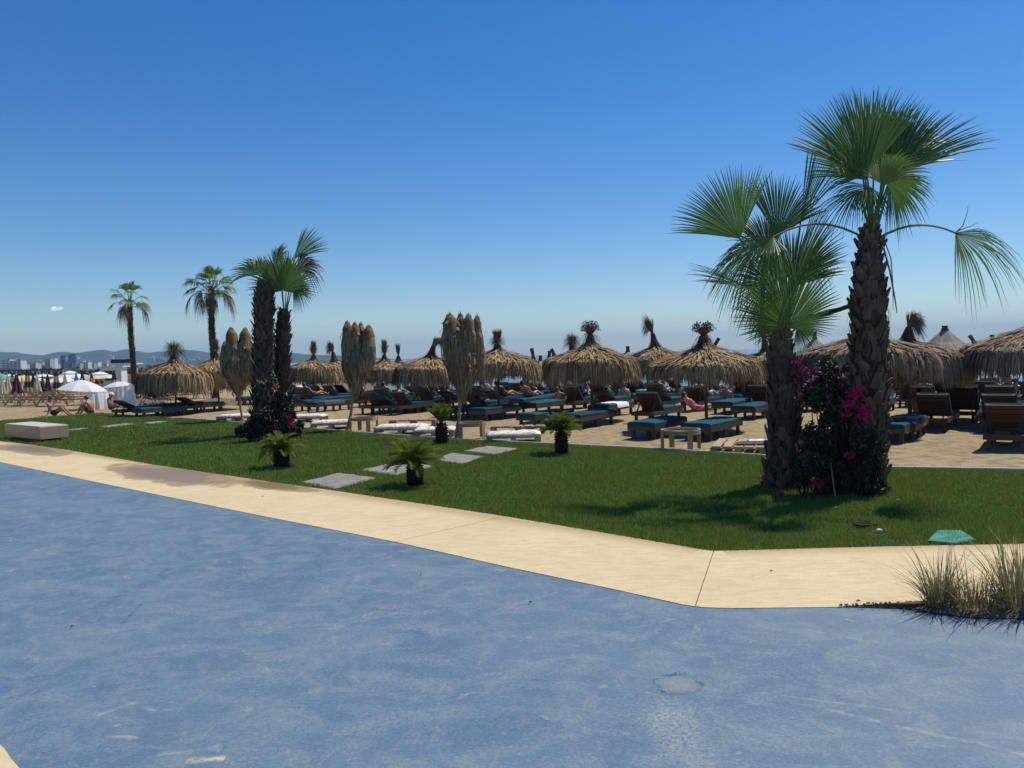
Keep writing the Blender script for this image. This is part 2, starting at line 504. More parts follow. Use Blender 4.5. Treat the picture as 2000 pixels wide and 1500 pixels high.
def mat_path():
    m, nt, b = new_mat('cream_concrete')
    P = pos_n(nt)
    n1 = noise_n(nt, P, 0.9, 5, 0.6)
    n2 = noise_n(nt, scaled(nt, P, (1, 3.2, 1), -0.15), 4.0, 7, 0.68)
    n3 = noise_n(nt, P, 70, 4, 0.7)
    c = ramp(nt, n1, [(0.3, (0.575, 0.46, 0.262)), (0.7, (0.65, 0.535, 0.322))]).outputs[0]
    c = mixc(nt, math_n(nt, 'MULTIPLY', ramp(nt, n2, [(0.42, 0.0), (0.72, 1.0)]).outputs[0], 0.7), c, (0.45, 0.345, 0.185))
    c = mixc(nt, math_n(nt, 'MULTIPLY', ramp(nt, n3, [(0.28, 1.0), (0.45, 0.0)]).outputs[0], 0.6), c, (0.26, 0.21, 0.145))
    c = mixc(nt, math_n(nt, 'MULTIPLY', ramp(nt, noise_n(nt, P, 5, 9, 0.78, 0.8), [(0.60, 0.0), (0.70, 1.0)]).outputs[0], 0.6), c, (0.32, 0.235, 0.135))
    c = mixc(nt, math_n(nt, 'MULTIPLY', ramp(nt, noise_n(nt, scaled(nt, P, (1, 2, 1), 0.3), 9, 8, 0.8, 1.5), [(0.69, 0.0), (0.72, 1.0)]).outputs[0], 0.8), c, (0.17, 0.13, 0.085))
    # ochre run-off along the lawn edge: distance from two straight edges
    def edge(p, q, wid, lo, hi):
        a, e = at(*p), at(*q)
        d = (e - a).normalized(); n = Vector((-d.y, d.x, 0))
        k = nt.nodes.new('ShaderNodeVectorMath'); k.operation = 'DOT_PRODUCT'
        nt.links.new(P, k.inputs[0]); k.inputs[1].default_value = n
        s = math_n(nt, 'ABSOLUTE', math_n(nt, 'SUBTRACT', k.outputs['Value'], n.dot(a)))
        s = math_n(nt, 'ADD', s, math_n(nt, 'MULTIPLY', math_n(nt, 'SUBTRACT', n2, 0.5), wid * 2.0))
        k2 = nt.nodes.new('ShaderNodeVectorMath'); k2.operation = 'DOT_PRODUCT'
        nt.links.new(P, k2.inputs[0]); k2.inputs[1].default_value = d
        al = math_n(nt, 'SUBTRACT', k2.outputs['Value'], d.dot(a))
        on = math_n(nt, 'MULTIPLY', math_n(nt, 'GREATER_THAN', al, -lo), math_n(nt, 'LESS_THAN', al, (e - a).length + hi))
        return math_n(nt, 'MULTIPLY', on, math_n(nt, 'SUBTRACT', 1.0, math_n(nt, 'DIVIDE', s, wid), True))
    e = math_n(nt, 'MAXIMUM', edge((0, 862), (1330, 1067), 0.30, 30, 0.25), edge((1440, 1076), (2000, 1063), 0.30, 0.15, 20))
    c = mixc(nt, math_n(nt, 'MULTIPLY', e, 0.7), c, (0.34, 0.215, 0.095))
    # wet patches
    def wet(px, rx, ry, rot):
        q = at(*px)
        sub = nt.nodes.new('ShaderNodeVectorMath'); sub.operation = 'SUBTRACT'
        nt.links.new(P, sub.inputs[0]); sub.inputs[1].default_value = q
        mp = nt.nodes.new('ShaderNodeMapping'); mp.vector_type = 'TEXTURE'
        mp.inputs['Rotation'].default_value = (0, 0, rot)
        mp.inputs['Scale'].default_value = (rx, ry, 1)
        nt.links.new(sub.outputs[0], mp.inputs['Vector'])
        ln = nt.nodes.new('ShaderNodeVectorMath'); ln.operation = 'LENGTH'
        nt.links.new(mp.outputs[0], ln.inputs[0])
        return math_n(nt, 'ADD', ln.outputs['Value'], math_n(nt, 'MULTIPLY', math_n(nt, 'SUBTRACT', noise_n(nt, P, 1.6, 5, 0.6), 0.5), 1.1))
    ed = at(600, 950) - at(100, 873)
    er = math.atan2(ed.y, ed.x)
    d = wet((330, 927), 2.6, 0.72, er)
    d = math_n(nt, 'MINIMUM', d, wet((530, 948), 1.3, 0.34, er))
    d = math_n(nt, 'MINIMUM', d, wet((60, 878), 2.6, 0.55, er))
    damp = ramp(nt, d, [(0.85, 1.0), (1.2, 0.0)]).outputs[0]
    pool = ramp(nt, d, [(0.55, 1.0), (0.68, 0.0)]).outputs[0]
    c = mixc(nt, math_n(nt, 'MULTIPLY', damp, 0.8), c, (0.27, 0.17, 0.072))
    c = mixc(nt, math_n(nt, 'MULTIPLY', pool, 0.5), c, (0.21, 0.135, 0.058))
    nt.links.new(c, b.inputs['Base Color'])
    r = math_n(nt, 'SUBTRACT', 0.85, math_n(nt, 'ADD', math_n(nt, 'MULTIPLY', damp, 0.25), math_n(nt, 'MULTIPLY', pool, 0.28)))
    nt.links.new(r, b.inputs['Roughness'])
    hb = math_n(nt, 'MULTIPLY', math_n(nt, 'ADD', n3, n2), math_n(nt, 'SUBTRACT', 1.0, pool))
    bump(nt, b, hb, 0.3, 0.006)
    return m

# blue painted promenade
blue_w = stretched(BLUE_EDGE, 24, 14)
mb = MB()
poly = [Vector((-60, -25, 0))] + [Vector((60, -25, 0)), Vector((60, blue_w[-1].y, 0))] + list(reversed(blue_w)) + [Vector((-60, blue_w[0].y, 0))]
mb.poly(poly, -0.25, 0.0)
tag(mb.build('blue_pavement', mat_pavement()), 'worn blue painted promenade with pale scuffs in front of the lawn', 'pavement', kind='structure')

# cream path: a bed with cast slabs on it, joints open between them
M_PATH = mat_path()
lawn_w = stretched(LAWN_EDGE, 24, 14)
def along(poly2, px):
    for (x0, y0), (x1, y1) in zip(poly2, poly2[1:]):
        if x0 <= px <= x1:
            return (px, y0 + (y1 - y0) * (px - x0) / (x1 - x0))
    return poly2[-1]
def cut(poly2, a, b):
    return [along(poly2, a)] + [p for p in poly2 if a < p[0] < b] + [along(poly2, b)]
mb = MB()
mb.poly([Vector((p.x, p.y, 0)) for p in blue_w] + [Vector((p.x, p.y, 0)) for p in reversed(lawn_w)], -0.25, -0.012)
path = tag(mb.build('path', simple('joint_sand', (0.20, 0.15, 0.095), (0.10, 0.075, 0.05), 0.95, 20)), 'sunlit cream concrete path between blue promenade and lawn', 'path', kind='structure')
JOINTS = [(-1, -1), (60, 150), (300, 477), (772, 985), (1358, 1394), (2001, 2001)]
for (b0, l0), (b1, l1) in zip(JOINTS, JOINTS[1:]):
    lo, up = W2(cut(BLUE_EDGE, max(b0, 0), min(b1, 2000))), W2(cut(LAWN_EDGE, max(l0, 0), min(l1, 2000)))
    if b0 < 0:
        lo.insert(0, blue_w[0]); up.insert(0, lawn_w[0])
    if b1 > 2000:
        lo.append(blue_w[-1]); up.append(lawn_w[-1])
    g = 0.005
    d0 = (lo[1] - lo[0]).normalized() * g; d1 = (lo[-1] - lo[-2]).normalized() * g
    lo[0] += d0; up[0] += d0; lo[-1] -= d1; up[-1] -= d1
    mb = MB()
    mb.poly(lo + list(reversed(up)), -0.011, 0.006)
    mb.build('slab', M_PATH, path)
mb = MB()
q = W2([(-60, 1400), (-2, 1454), (10, 1466), (22, 1484), (38, 1502), (60, 1560), (-90, 1600)])
mb.poly(q[::-1] if (q[1] - q[0]).cross(q[2] - q[1]).z < 0 else q, 0.001, 0.006)
tag(mb.build('path', M_PATH), 'small corner of cream concrete path at the near edge of the blue promenade', 'path', kind='structure')

# lawn
def mat_lawn():
    m, nt, b = new_mat('turf')
    P = pos_n(nt)
    n = noise_n(nt, P, 1.2, 5, 0.6)
    n2 = noise_n(nt, P, 40, 4, 0.7)
    c = ramp(nt, n, [(0.3, (0.045, 0.085, 0.02)), (0.7, (0.06, 0.105, 0.026))]).outputs[0]
    c = mixc(nt, ramp(nt, n2, [(0.4, 0.0), (0.7, 0.7)]).outputs[0], c, (0.03, 0.05, 0.016))
    nt.links.new(c, b.inputs['Base Color'])
    b.inputs['Roughness'].default_value = 1.0
    bump(nt, b, n2, 0.8, 0.03)
    return m
back_w = stretched(LAWN_BACK, 14, 6)
mb = MB()
lawn_poly = [Vector((p.x, p.y, 0)) for p in lawn_w] + [Vector((p.x, p.y, 0)) for p in back_w]
mb.poly(lawn_poly, -0.25, 0.0)
tag(mb.build('lawn', mat_lawn()), 'mown green lawn between the cream path and the sand', 'lawn', kind='structure')

STONES = [[(588, 944), (655, 957), (735, 936), (662, 926)], [(706, 920), (772, 930), (848, 912), (778, 904)],
          [(846, 901), (905, 907), (945, 893), (880, 887)], [(906, 883), (962, 889), (1014, 878), (950, 873)],
          [(122, 842), (140, 842.5), (176, 838), (160, 837)], [(192, 834.5), (212, 836.5), (266, 829), (246, 828)], [(276, 827.5), (296, 829), (332, 824.5), (312, 823.5)]]
def inside(poly, X, Y):
    r = np.zeros(X.shape, bool)
    n = len(poly)
    for i in range(n):
        x0, y0 = poly[i][0], poly[i][1]
        x1, y1 = poly[(i + 1) % n][0], poly[(i + 1) % n][1]
        c = ((y0 > Y) != (y1 > Y))
        with np.errstate(divide='ignore', invalid='ignore'):
            xi = (x1 - x0) * (Y - y0) / (y1 - y0 + 1e-12) + x0
        r ^= c & (X < xi)
    return r
stone_w = [[at(x, y) for x, y in s] for s in STONES]
BENCH_C = at(79, 866)
def grow_grass():
    xs = np.array([p.x for p in lawn_poly]); ys = np.array([p.y for p in lawn_poly])
    pts = []
    for y0 in np.arange(5.5, 36, 0.5):
        dens = 5200 * min(1.0, (8.5 / (y0 + 0.25)) ** 1.7)
        xlo, xhi = max(xs.min(), -0.72 * y0 - 1.0), min(xs.max(), 0.72 * y0 + 6)
        n = int((xhi - xlo) * 0.5 * dens)
        X = rng.uniform(xlo, xhi, n); Y = rng.uniform(y0, y0 + 0.5, n)
        k = inside(lawn_poly, X, Y)
        pts.append(np.stack([X[k], Y[k]], 1))
    P = np.concatenate(pts)
    for s in stone_w:
        P = P[~inside(s, P[:, 0], P[:, 1])]
    P = P + rng.normal(0, 0.016, P.shape)
    n = len(P)
    dist = P[:, 1]
    clump = np.array([mnoise.noise((x * 1.1, y * 1.1, 0)) + 0.5 * mnoise.noise((x * 4, y * 4, 3)) for x, y in P])
    h = (0.036 + 0.032 * rng.random(n) ** 2) * (1 + 0.6 * clump) * (1 + 0.012 * (dist - 7))
    w = 0.0036 * np.maximum(1.0, dist / 7.0) * (0.7 + 0.6 * rng.random(n))
    a = rng.uniform(0, 2 * PI, n)
    lean = 0.55 * rng.random(n) * h
    la = rng.uniform(0, 2 * PI, n)
    V = np.zeros((n, 3, 3))
    V[:, 0] = np.stack([P[:, 0] - np.cos(a) * w, P[:, 1] - np.sin(a) * w, np.full(n, -0.002)], 1)
    V[:, 1] = np.stack([P[:, 0] + np.cos(a) * w, P[:, 1] + np.sin(a) * w, np.full(n, -0.002)], 1)
    V[:, 2] = np.stack([P[:, 0] + np.cos(la) * lean, P[:, 1] + np.sin(la) * lean, h], 1)
    me = bpy.data.meshes.new('grass')
    me.vertices.add(n * 3)
    me.vertices.foreach_set('co', V.reshape(-1))
    me.loops.add(n * 3)
    me.loops.foreach_set('vertex_index', np.arange(n * 3))
    me.polygons.add(n)
    me.polygons.foreach_set('loop_start', np.arange(0, n * 3, 3))
    me.update(calc_edges=True)
    m, nt, b = new_mat('grass_blade')
    P_ = pos_n(nt)
    rnd = nt.nodes.new('ShaderNodeNewGeometry').outputs['Random Per Island']
    c = ramp(nt, rnd, [(0.0, (0.105, 0.17, 0.020)), (0.6, (0.175, 0.255, 0.034)), (0.92, (0.25, 0.315, 0.05)), (1.0, (0.32, 0.29, 0.12))]).outputs[0]
    patch = ramp(nt, noise_n(nt, P_, 0.7, 4, 0.6), [(0.3, 0.0), (0.7, 1.0)]).outputs[0]
    c = mixc(nt, math_n(nt, 'MULTIPLY', patch, 0.40), c, (0.215, 0.265, 0.042))
    dry = ramp(nt, noise_n(nt, P_, 2.2, 6, 0.7, 0.6), [(0.60, 0.0), (0.74, 0.6)]).outputs[0]
    c = mixc(nt, dry, c, (0.22, 0.20, 0.07))
    nt.links.new(c, b.inputs['Base Color'])
    b.inputs['Roughness'].default_value = 0.5
    tr = nt.nodes.new('ShaderNodeBsdfTranslucent'); nt.links.new(c, tr.inputs['Color'])
    mx = nt.nodes.new('ShaderNodeMixShader'); mx.inputs[0].default_value = 0.3
    nt.links.new(b.outputs[0], mx.inputs[1]); nt.links.new(tr.outputs[0], mx.inputs[2])
    nt.links.new(mx.outputs[0], nt.nodes['Material Output'].inputs['Surface'])
    me.materials.append(m)
    tag(obj('grass', me), 'short green grass blades of the lawn', 'grass', kind='stuff')
    return n
N_GRASS = grow_grass()

# white plastic edging between lawn and sand
def edging(pxs):
    w = W2(pxs)
    mb = MB()
    for a, b in zip(w, w[1:]):
        off = Vector((0, 0.03, 0.012))
        mb.bar(a + off, b + off, 0.04, 0.06)
    tag(mb.build('kerb', MAT['white_paint']), 'low white edging strip between lawn and sand', 'kerb', kind='structure')
edging([(480, 827), (690, 845), (890, 859), (1065, 868), (1235, 876), (1480, 891)])
edging([(1480, 891), (1735, 916), (2000, 920), (2150, 923)])
edging([(350, 817), (480, 827)])

# stepping stones: slabs of slate sunk in the lawn
M_STONE = simple('slate', (0.31, 0.285, 0.245), (0.12, 0.113, 0.105), 0.8, 4, obj_rand=False, bmp=0.6, stretch=(1, 2.5, 1))
ST_LAB = ['pale slate stepping stone nearest the cream path', 'slate stepping stone with a dark crack beside the bushy cycad', 'slate stepping stone with a broken corner, third from the cream path', 'slate stepping stone nearest the sand in the right hand row',
          'thin pale stepping stone close to the concrete bench', 'long pale stepping stone in the lawn below the white tents', 'faint stepping stone near the sand, farthest from the bench']
for i, s in enumerate(stone_w):
    random.seed(40 + i)
    ring = []
    for k in range(4):
        a, b_ = s[k], s[(k + 1) % 4]
        for j in range(5):
            p = a.lerp(b_, j / 5)
            ring.append(Vector((p.x + random.uniform(-.025, .025), p.y + random.uniform(-.03, .03), 0)))
    if sum((ring[k].x * ring[(k + 1) % 20].y - ring[(k + 1) % 20].x * ring[k].y) for k in range(20)) < 0:
        ring.reverse()
    c = sum(ring, Vector()) / len(ring)
    mb = MB()
    n = len(ring)
    vs = [Vector((p.x, p.y, 0.012)) for p in ring] + [c.lerp(p, 0.93) + Vector((0, 0, 0.03 + random.uniform(0, .006))) for p in ring] + \
         [c.lerp(p, 0.5) + Vector((0, 0, 0.034 + random.uniform(-.006, .008))) for p in ring] + [c + Vector((0, 0, 0.034))]
    fs = []
    for lv in (0, 1):
        for k in range(n):
            fs.append((lv * n + k, lv * n + (k + 1) % n, (lv + 1) * n + (k + 1) % n, (lv + 1) * n + k))
    for k in range(n):
        fs.append((2 * n + k, 2 * n + (k + 1) % n, 3 * n))
    mb.add(vs, fs)
    vs = [Vector((p.x, p.y, 0.012)) for p in ring] + [Vector((p.x, p.y, -0.03)) for p in ring]
    mb.add(vs, [(k + n, (k + 1) % n + n, (k + 1) % n, k) for k in range(n)])
    o = mb.build('stepping_stone', M_STONE)
    tag(o, ST_LAB[i], 'stepping stone', 'stepping stones in the lawn')

# sand
def mat_sand():
    m, nt, b = new_mat('beach_sand')
    P = pos_n(nt)
    n1 = noise_n(nt, P, 0.35, 5, 0.6)
    n2 = noise_n(nt, P, 3.0, 7, 0.65)
    n3 = noise_n(nt, P, 60, 3, 0.6)
    c = ramp(nt, n1, [(0.3, (0.335, 0.255, 0.145)), (0.7, (0.395, 0.305, 0.178))]).outputs[0]
    c = mixc(nt, ramp(nt, n2, [(0.36, 0.85), (0.56, 0.0)]).outputs[0], c, (0.20, 0.148, 0.088))
    c = mixc(nt, ramp(nt, n3, [(0.3, 0.5), (0.5, 0.0)]).outputs[0], c, (0.26, 0.19, 0.115))
    # wet by the water
    sep = nt.nodes.new('ShaderNodeSeparateXYZ'); nt.links.new(P, sep.inputs[0])
    wet = ramp(nt, math_n(nt, 'ADD', math_n(nt, 'MULTIPLY', sep.outputs[2], -1.0), -0.42), [(0.0, 0.0), (0.1, 1.0)]).outputs[0]
    c = mixc(nt, wet, c, (0.17, 0.125, 0.08))
    nt.links.new(c, b.inputs['Base Color'])
    b.inputs['Roughness'].default_value = 0.95
    b.inputs['Specular IOR Level'].default_value = 0.15
    bump(nt, b, math_n(nt, 'ADD', n2, math_n(nt, 'MULTIPLY', n3, 0.15)), 0.9, 0.09)
    return m
def make_sand():
    xs = np.concatenate([np.arange(-150, -40, 1.5), np.arange(-40, 34, 0.24), np.arange(34, 70, 1.2)])
    ys = np.concatenate([np.arange(9, 34, 0.24), np.arange(34, 70, 0.6), np.arange(70, 150, 2.0)])
    X, Y = np.meshgrid(xs, ys)
    s = X * 0.5 + Y * 0.866; t = X * 0.866 - Y * 0.5
    s = s - np.where(t < -45, (-t - 45) * 1.25, 0)
    ss = lambda a, b, v: (lambda q: q * q * (3 - 2 * q))(np.clip((v - a) / (b - a), 0, 1))
    Z = -0.04 - 0.5 * ss(24, 52, s) - 0.6 * ss(52, 66, s)
    fl = np.array([0.55 * mnoise.noise((x * 0.8, y * 0.8, 0)) + 0.8 * mnoise.noise((x * 2.3, y * 2.3, 5)) for x, y in zip(X.ravel(), Y.ravel())]).reshape(X.shape)
    Z = Z + np.clip(fl, -1.2, 1.0) * 0.036
    ny, nx = X.shape
    V = np.stack([X, Y, Z], -1).reshape(-1, 3)
    idx = np.arange(nx * ny).reshape(ny, nx)
    F = np.stack([idx[:-1, :-1], idx[:-1, 1:], idx[1:, 1:], idx[1:, :-1]], -1).reshape(-1, 4)
    me = bpy.data.meshes.new('sand')
    me.vertices.add(len(V)); me.vertices.foreach_set('co', V.ravel())
    me.loops.add(F.size); me.loops.foreach_set('vertex_index', F.ravel())
    me.polygons.add(len(F)); me.polygons.foreach_set('loop_start', np.arange(0, F.size, 4))
    me.polygons.foreach_set('use_smooth', np.ones(len(F), bool))
    me.update(calc_edges=True)
    me.materials.append(mat_sand())
    tag(obj('sand', me), 'trodden pale brown beach sand running down to the sea', 'sand', kind='structure')
make_sand()

# sea
def mat_sea():
    m, nt, b = new_mat('sea_water')
    P = pos_n(nt)
    w1 = noise_n(nt, scaled(nt, P, (0.5, 1.2, 1), 0.5), 1.2, 5, 0.6)
    w2 = noise_n(nt, scaled(nt, P, (0.9, 2.2, 1), 0.5), 3.5, 4, 0.6)
    c = ramp(nt, noise_n(nt, P, 0.02, 3), [(0.3, (0.045, 0.135, 0.17)), (0.7, (0.060, 0.165, 0.20))]).outputs[0]
    nt.links.new(c, b.inputs['Base Color'])
    b.inputs['Roughness'].default_value = 0.16
    b.inputs['IOR'].default_value = 1.33
    bump(nt, b, math_n(nt, 'ADD', w1, math_n(nt, 'MULTIPLY', w2, 0.4)), 0.8, 0.25)
    return m
mb = MB()
mb.add([(-2600, 20, -0.62), (9000, 20, -0.62), (9000, 9000, -0.62), (-2600, 9000, -0.62)], [(0, 1, 2, 3)])
tag(mb.build('sea', mat_sea()), 'calm blue green sea beyond the beach', 'sea', kind='structure')

# low coastal land left of the bay, then the hills
def mat_land(name, c1, c2, sc):
    m, nt, b = new_mat(name)
    n = noise_n(nt, pos_n(nt), sc, 6, 0.65)
    nt.links.new(ramp(nt, n, [(0.35, c1), (0.65, c2)]).outputs[0], b.inputs['Base Color'])
    b.inputs['Roughness'].default_value = 1.0
    return m
mb = MB()
coast = [(-52, 128), (-70, 200), (-110, 330), (-170, 520), (-290, 900), (-420, 1300), (-560, 1800), (-560, 2400), (-380, 2900), (-300, 3600)]
pts = [Vector((x, y, 0)) for x, y in coast] + [Vector((-4200, 3600, 0)), Vector((-4200, 118, 0)), Vector((-145, 118, 0))]
mb.poly(pts, -2.0, -0.35)
tag(mb.build('land', mat_land('coastal_scrub', (0.05, 0.055, 0.03), (0.16, 0.13, 0.085), 0.03)), 'low coastal land behind the far beach', 'land', kind='structure')

HILL = [(-400, 672), (-120, 684), (0, 688), (35, 689), (60, 692), (82, 694), (110, 690), (150, 690), (190, 684), (205, 683), (225, 688), (245, 686), (280, 689), (320, 688), (350, 684), (385, 688), (420, 692), (470, 690), (520, 690), (575, 691), (640, 694), (700, 696.5), (760, 700.5), (815, 704)]
def hill_y(px):
    for (x0, y0), (x1, y1) in zip(HILL, HILL[1:]):
        if x0 <= px <= x1:
            return y0 + (y1 - y0) * (px - x0) / (x1 - x0)
    return 706
def make_hills():
    vs, fs = [], []
    nx, ny = 260, 26
    for j in range(ny):
        q = j / (ny - 1)
        for i in range(nx):
            px = -420 + (815 + 420) * i / (nx - 1)
            D = 2500 + 1500 * q
            rid = ptY(px, hill_y(px), 3550)
            zr = max(0.0, rid.z)
            prof = math.sin(min(1.0, q / 0.7) * PI / 2) ** 1.5 if q < 0.7 else 1 - 0.45 * ((q - 0.7) / 0.3) ** 2
            x = rid.x / 3550 * D
            nz = 0.30 * mnoise.noise((x * 0.004, D * 0.004, 2)) + 0.16 * mnoise.noise((x * 0.013, D * 0.013, 5))
            z = zr * prof * (1 + (nz if q < 0.62 else nz * 0.15)) + (1.2 * mnoise.noise((x * 0.05, D * 0.05, 0)) if q > 0.1 else 0) - (1.2 if q == 0 else 0)
            vs.append((x, D, z - 0.3))
    for j in range(ny - 1):
        for i in range(nx - 1):
            fs.append((j * nx + i, j * nx + i + 1, (j + 1) * nx + i + 1, (j + 1) * nx + i))
    mb = MB(); mb.add(vs, fs)
    tag(mb.build('hills', mat_land('wooded_hills', (0.018, 0.034, 0.020), (0.042, 0.058, 0.032), 0.008), smooth=True), 'low wooded hills behind the far town', 'hills', kind='structure')
make_hills()

# air
mb = MB()
mb.box((3000, 4300, 100), (13400, 9600, 203.4))
hz = mb.build('haze', None)
hz.data.materials.clear()
hm = bpy.data.materials.new('haze_air'); hm.use_nodes = True
hn = hm.node_tree
for n_ in list(hn.nodes): hn.nodes.remove(n_)
ho = hn.nodes.new('ShaderNodeOutputMaterial'); hv = hn.nodes.new('ShaderNodeVolumePrincipled')
hv.inputs['Color'].default_value = (0.38, 0.66, 1.0, 1)
hv.inputs['Density'].default_value = 0.00014
hv.inputs['Anisotropy'].default_value = 0.0
hn.links.new(hv.outputs[0], ho.inputs['Volume'])
hz.data.materials.append(hm)
tag(hz, 'pale sea haze over the bay and hills', 'haze', kind='stuff')
# ================================================================== palms
def fan_blade(P1, axis, normal, R, spread, nseg=44, droop=0.25, vee=0.15, ragged=0.06, split=0.5, seed=0, tipbreak=0.0, flatten=1.0, fall=0.30):
    """a costapalmate fan: folded segments joined near the stalk, free and drooping outside"""
    rd = random.Random(seed)
    A = axis.normalized()
    Nn = (normal - A * normal.dot(A)).normalized()
    S = A.cross(Nn)
    mb = MB()
    G = Vector((0, 0, -1))
    dphi = 2 * spread / nseg
    ts = (0.02, 0.22, 0.42, 0.60, 0.80, 1.0)
    for k in range(nseg):
        phi = -spread + dphi * (k + 0.5)
        L = R * (1 - fall + fall * math.cos(phi * 0.75)) * (1 + rd.uniform(-ragged, ragged))
        d = (A * math.cos(phi) + S * math.sin(phi) * flatten).normalized()
        d = (d + Nn * (vee * abs(math.sin(phi)) + rd.uniform(-.03, .03))).normalized()
        e = d.cross(Nn).normalized()
        kd = droop * rd.uniform(0.7, 1.35) * (1 + 0.4 * abs(phi))
        brk = rd.random() < tipbreak
        vs, fs = [], []
        for i, t in enumerate(ts):
            dr = max(0.0, t - 0.35)
            p = P1 + d * (L * t) + G * (L * kd * dr * dr * 1.6) - d * (L * kd * dr * dr * 0.35)
            if brk and t > 0.62:
                p = P1 + d * (L * (0.62 + (t - 0.62) * 0.35)) + G * (L * (t - 0.62) * 0.95 + L * kd * 0.12)
            wj = 1.04 * L * t * math.tan(dphi / 2)
            if t <= split:
                w = wj
            else:
                ws = L * split * math.tan(dphi / 2)
                w = ws * (1 - (t - split) / (1 - split)) ** 0.6
            w = max(w, 0.0012)
            vs += [p - e * w, p + Nn * (w * (0.75 if k % 2 else 0.55)), p + e * w]
        for i in range(len(ts) - 1):
            a, b = 3 * i, 3 * i + 3
            fs += [(a, a + 1, b + 1, b), (a + 1, a + 2, b + 2, b + 1)]
        mb.add(vs, fs)
    return mb

def frond(palm, base, P1, tip, normal, spread, nseg=44, droop=0.25, vee=0.15, mat='frond', seed=0, arch=0.12, pr=(0.022, 0.011), pmat='petiole', ragged=0.06, tipbreak=0.0, split=0.58, Rscale=1.0, fall=0.30):
    """stalk from the crown to the hastula, then the fan towards tip; all in the palm's own coordinates"""
    A = tip - P1
    R = A.length * Rscale
    b = fan_blade(P1, A, normal, R, spread, nseg, droop, vee, ragged, split, seed, tipbreak, 1.0, fall)
    fr = b.build('frond', MAT[mat], palm)
    mid = base.lerp(P1, 0.5) + Vector((0, 0, arch * (P1 - base).length))
    pts = []
    for i in range(8):
        t = i / 7
        pts.append(base * ((1 - t) ** 2) + mid * (2 * t * (1 - t)) + P1 * (t * t))
    pts.append(P1 + A * 0.12)
    rr = [pr[0] + (pr[1] - pr[0]) * i / 8 for i in range(9)]
    rr[-1] = 0.003
    mb = MB(); mb.tube(pts, rr, 5)
    mb.build('petiole', MAT[pmat], fr)
    return fr

def heart(palm, p, r, h):
    """sheath of young stalks closing the top of a trunk"""
    mb = MB()
    rd = random.Random(int(h * 1000))
    for k in range(14):
        a = k * 2.39996
        o = Vector((math.cos(a), math.sin(a), 0))
        mb.tube([p + o * r - Vector((0, 0, .12)), p + o * r * .7 + Vector((0, 0, h * .4)), p + o * r * rd.uniform(.5, 1.2) + Vector((0, 0, h * rd.uniform(.8, 1.1)))], [.05, .035, .012], 6)
    mb.build('leaf_sheath', MAT['petiole'], palm)

def toward_cam(P):
    return (_C - P).normalized()

def tw(axis, n, ang):
    return Quaternion(axis.normalized(), ang) @ n

def boot_mesh(name, w, h, t, rd):
    """a cut leaf base: pointed, keeled scale standing off the trunk; local +Y outwards, +Z up"""
    mb = MB()
    tw_ = rd.uniform(-.2, .2)
    o = rd.uniform(0.7, 1.3)
    vs = [(-w * .5, 0, 0), (w * .5, 0, 0), (0, t * .35, -.06 * h),
          (-w * .42, t * .55 * o, h * .5), (w * .42, t * .55 * o, h * .5), (0, t * 1.0 * o, h * .42),
          (-w * .27 + tw_ * w, t * 1.15 * o, h), (w * .24 + tw_ * w, t * 1.15 * o, h * rd.uniform(.86, 1.02)), (tw_ * w, t * 1.5 * o, h * .93),
          (0, -t * .2, h * .55)]
    fs = [(0, 2, 5, 3), (2, 1, 4, 5), (3, 5, 8, 6), (5, 4, 7, 8), (6, 8, 7), (0, 3, 9), (1, 9, 4), (3, 6, 9), (4, 9, 7), (6, 7, 9)]
    mb.add(vs, fs)
    return mb.mesh(name, MAT['boot'])

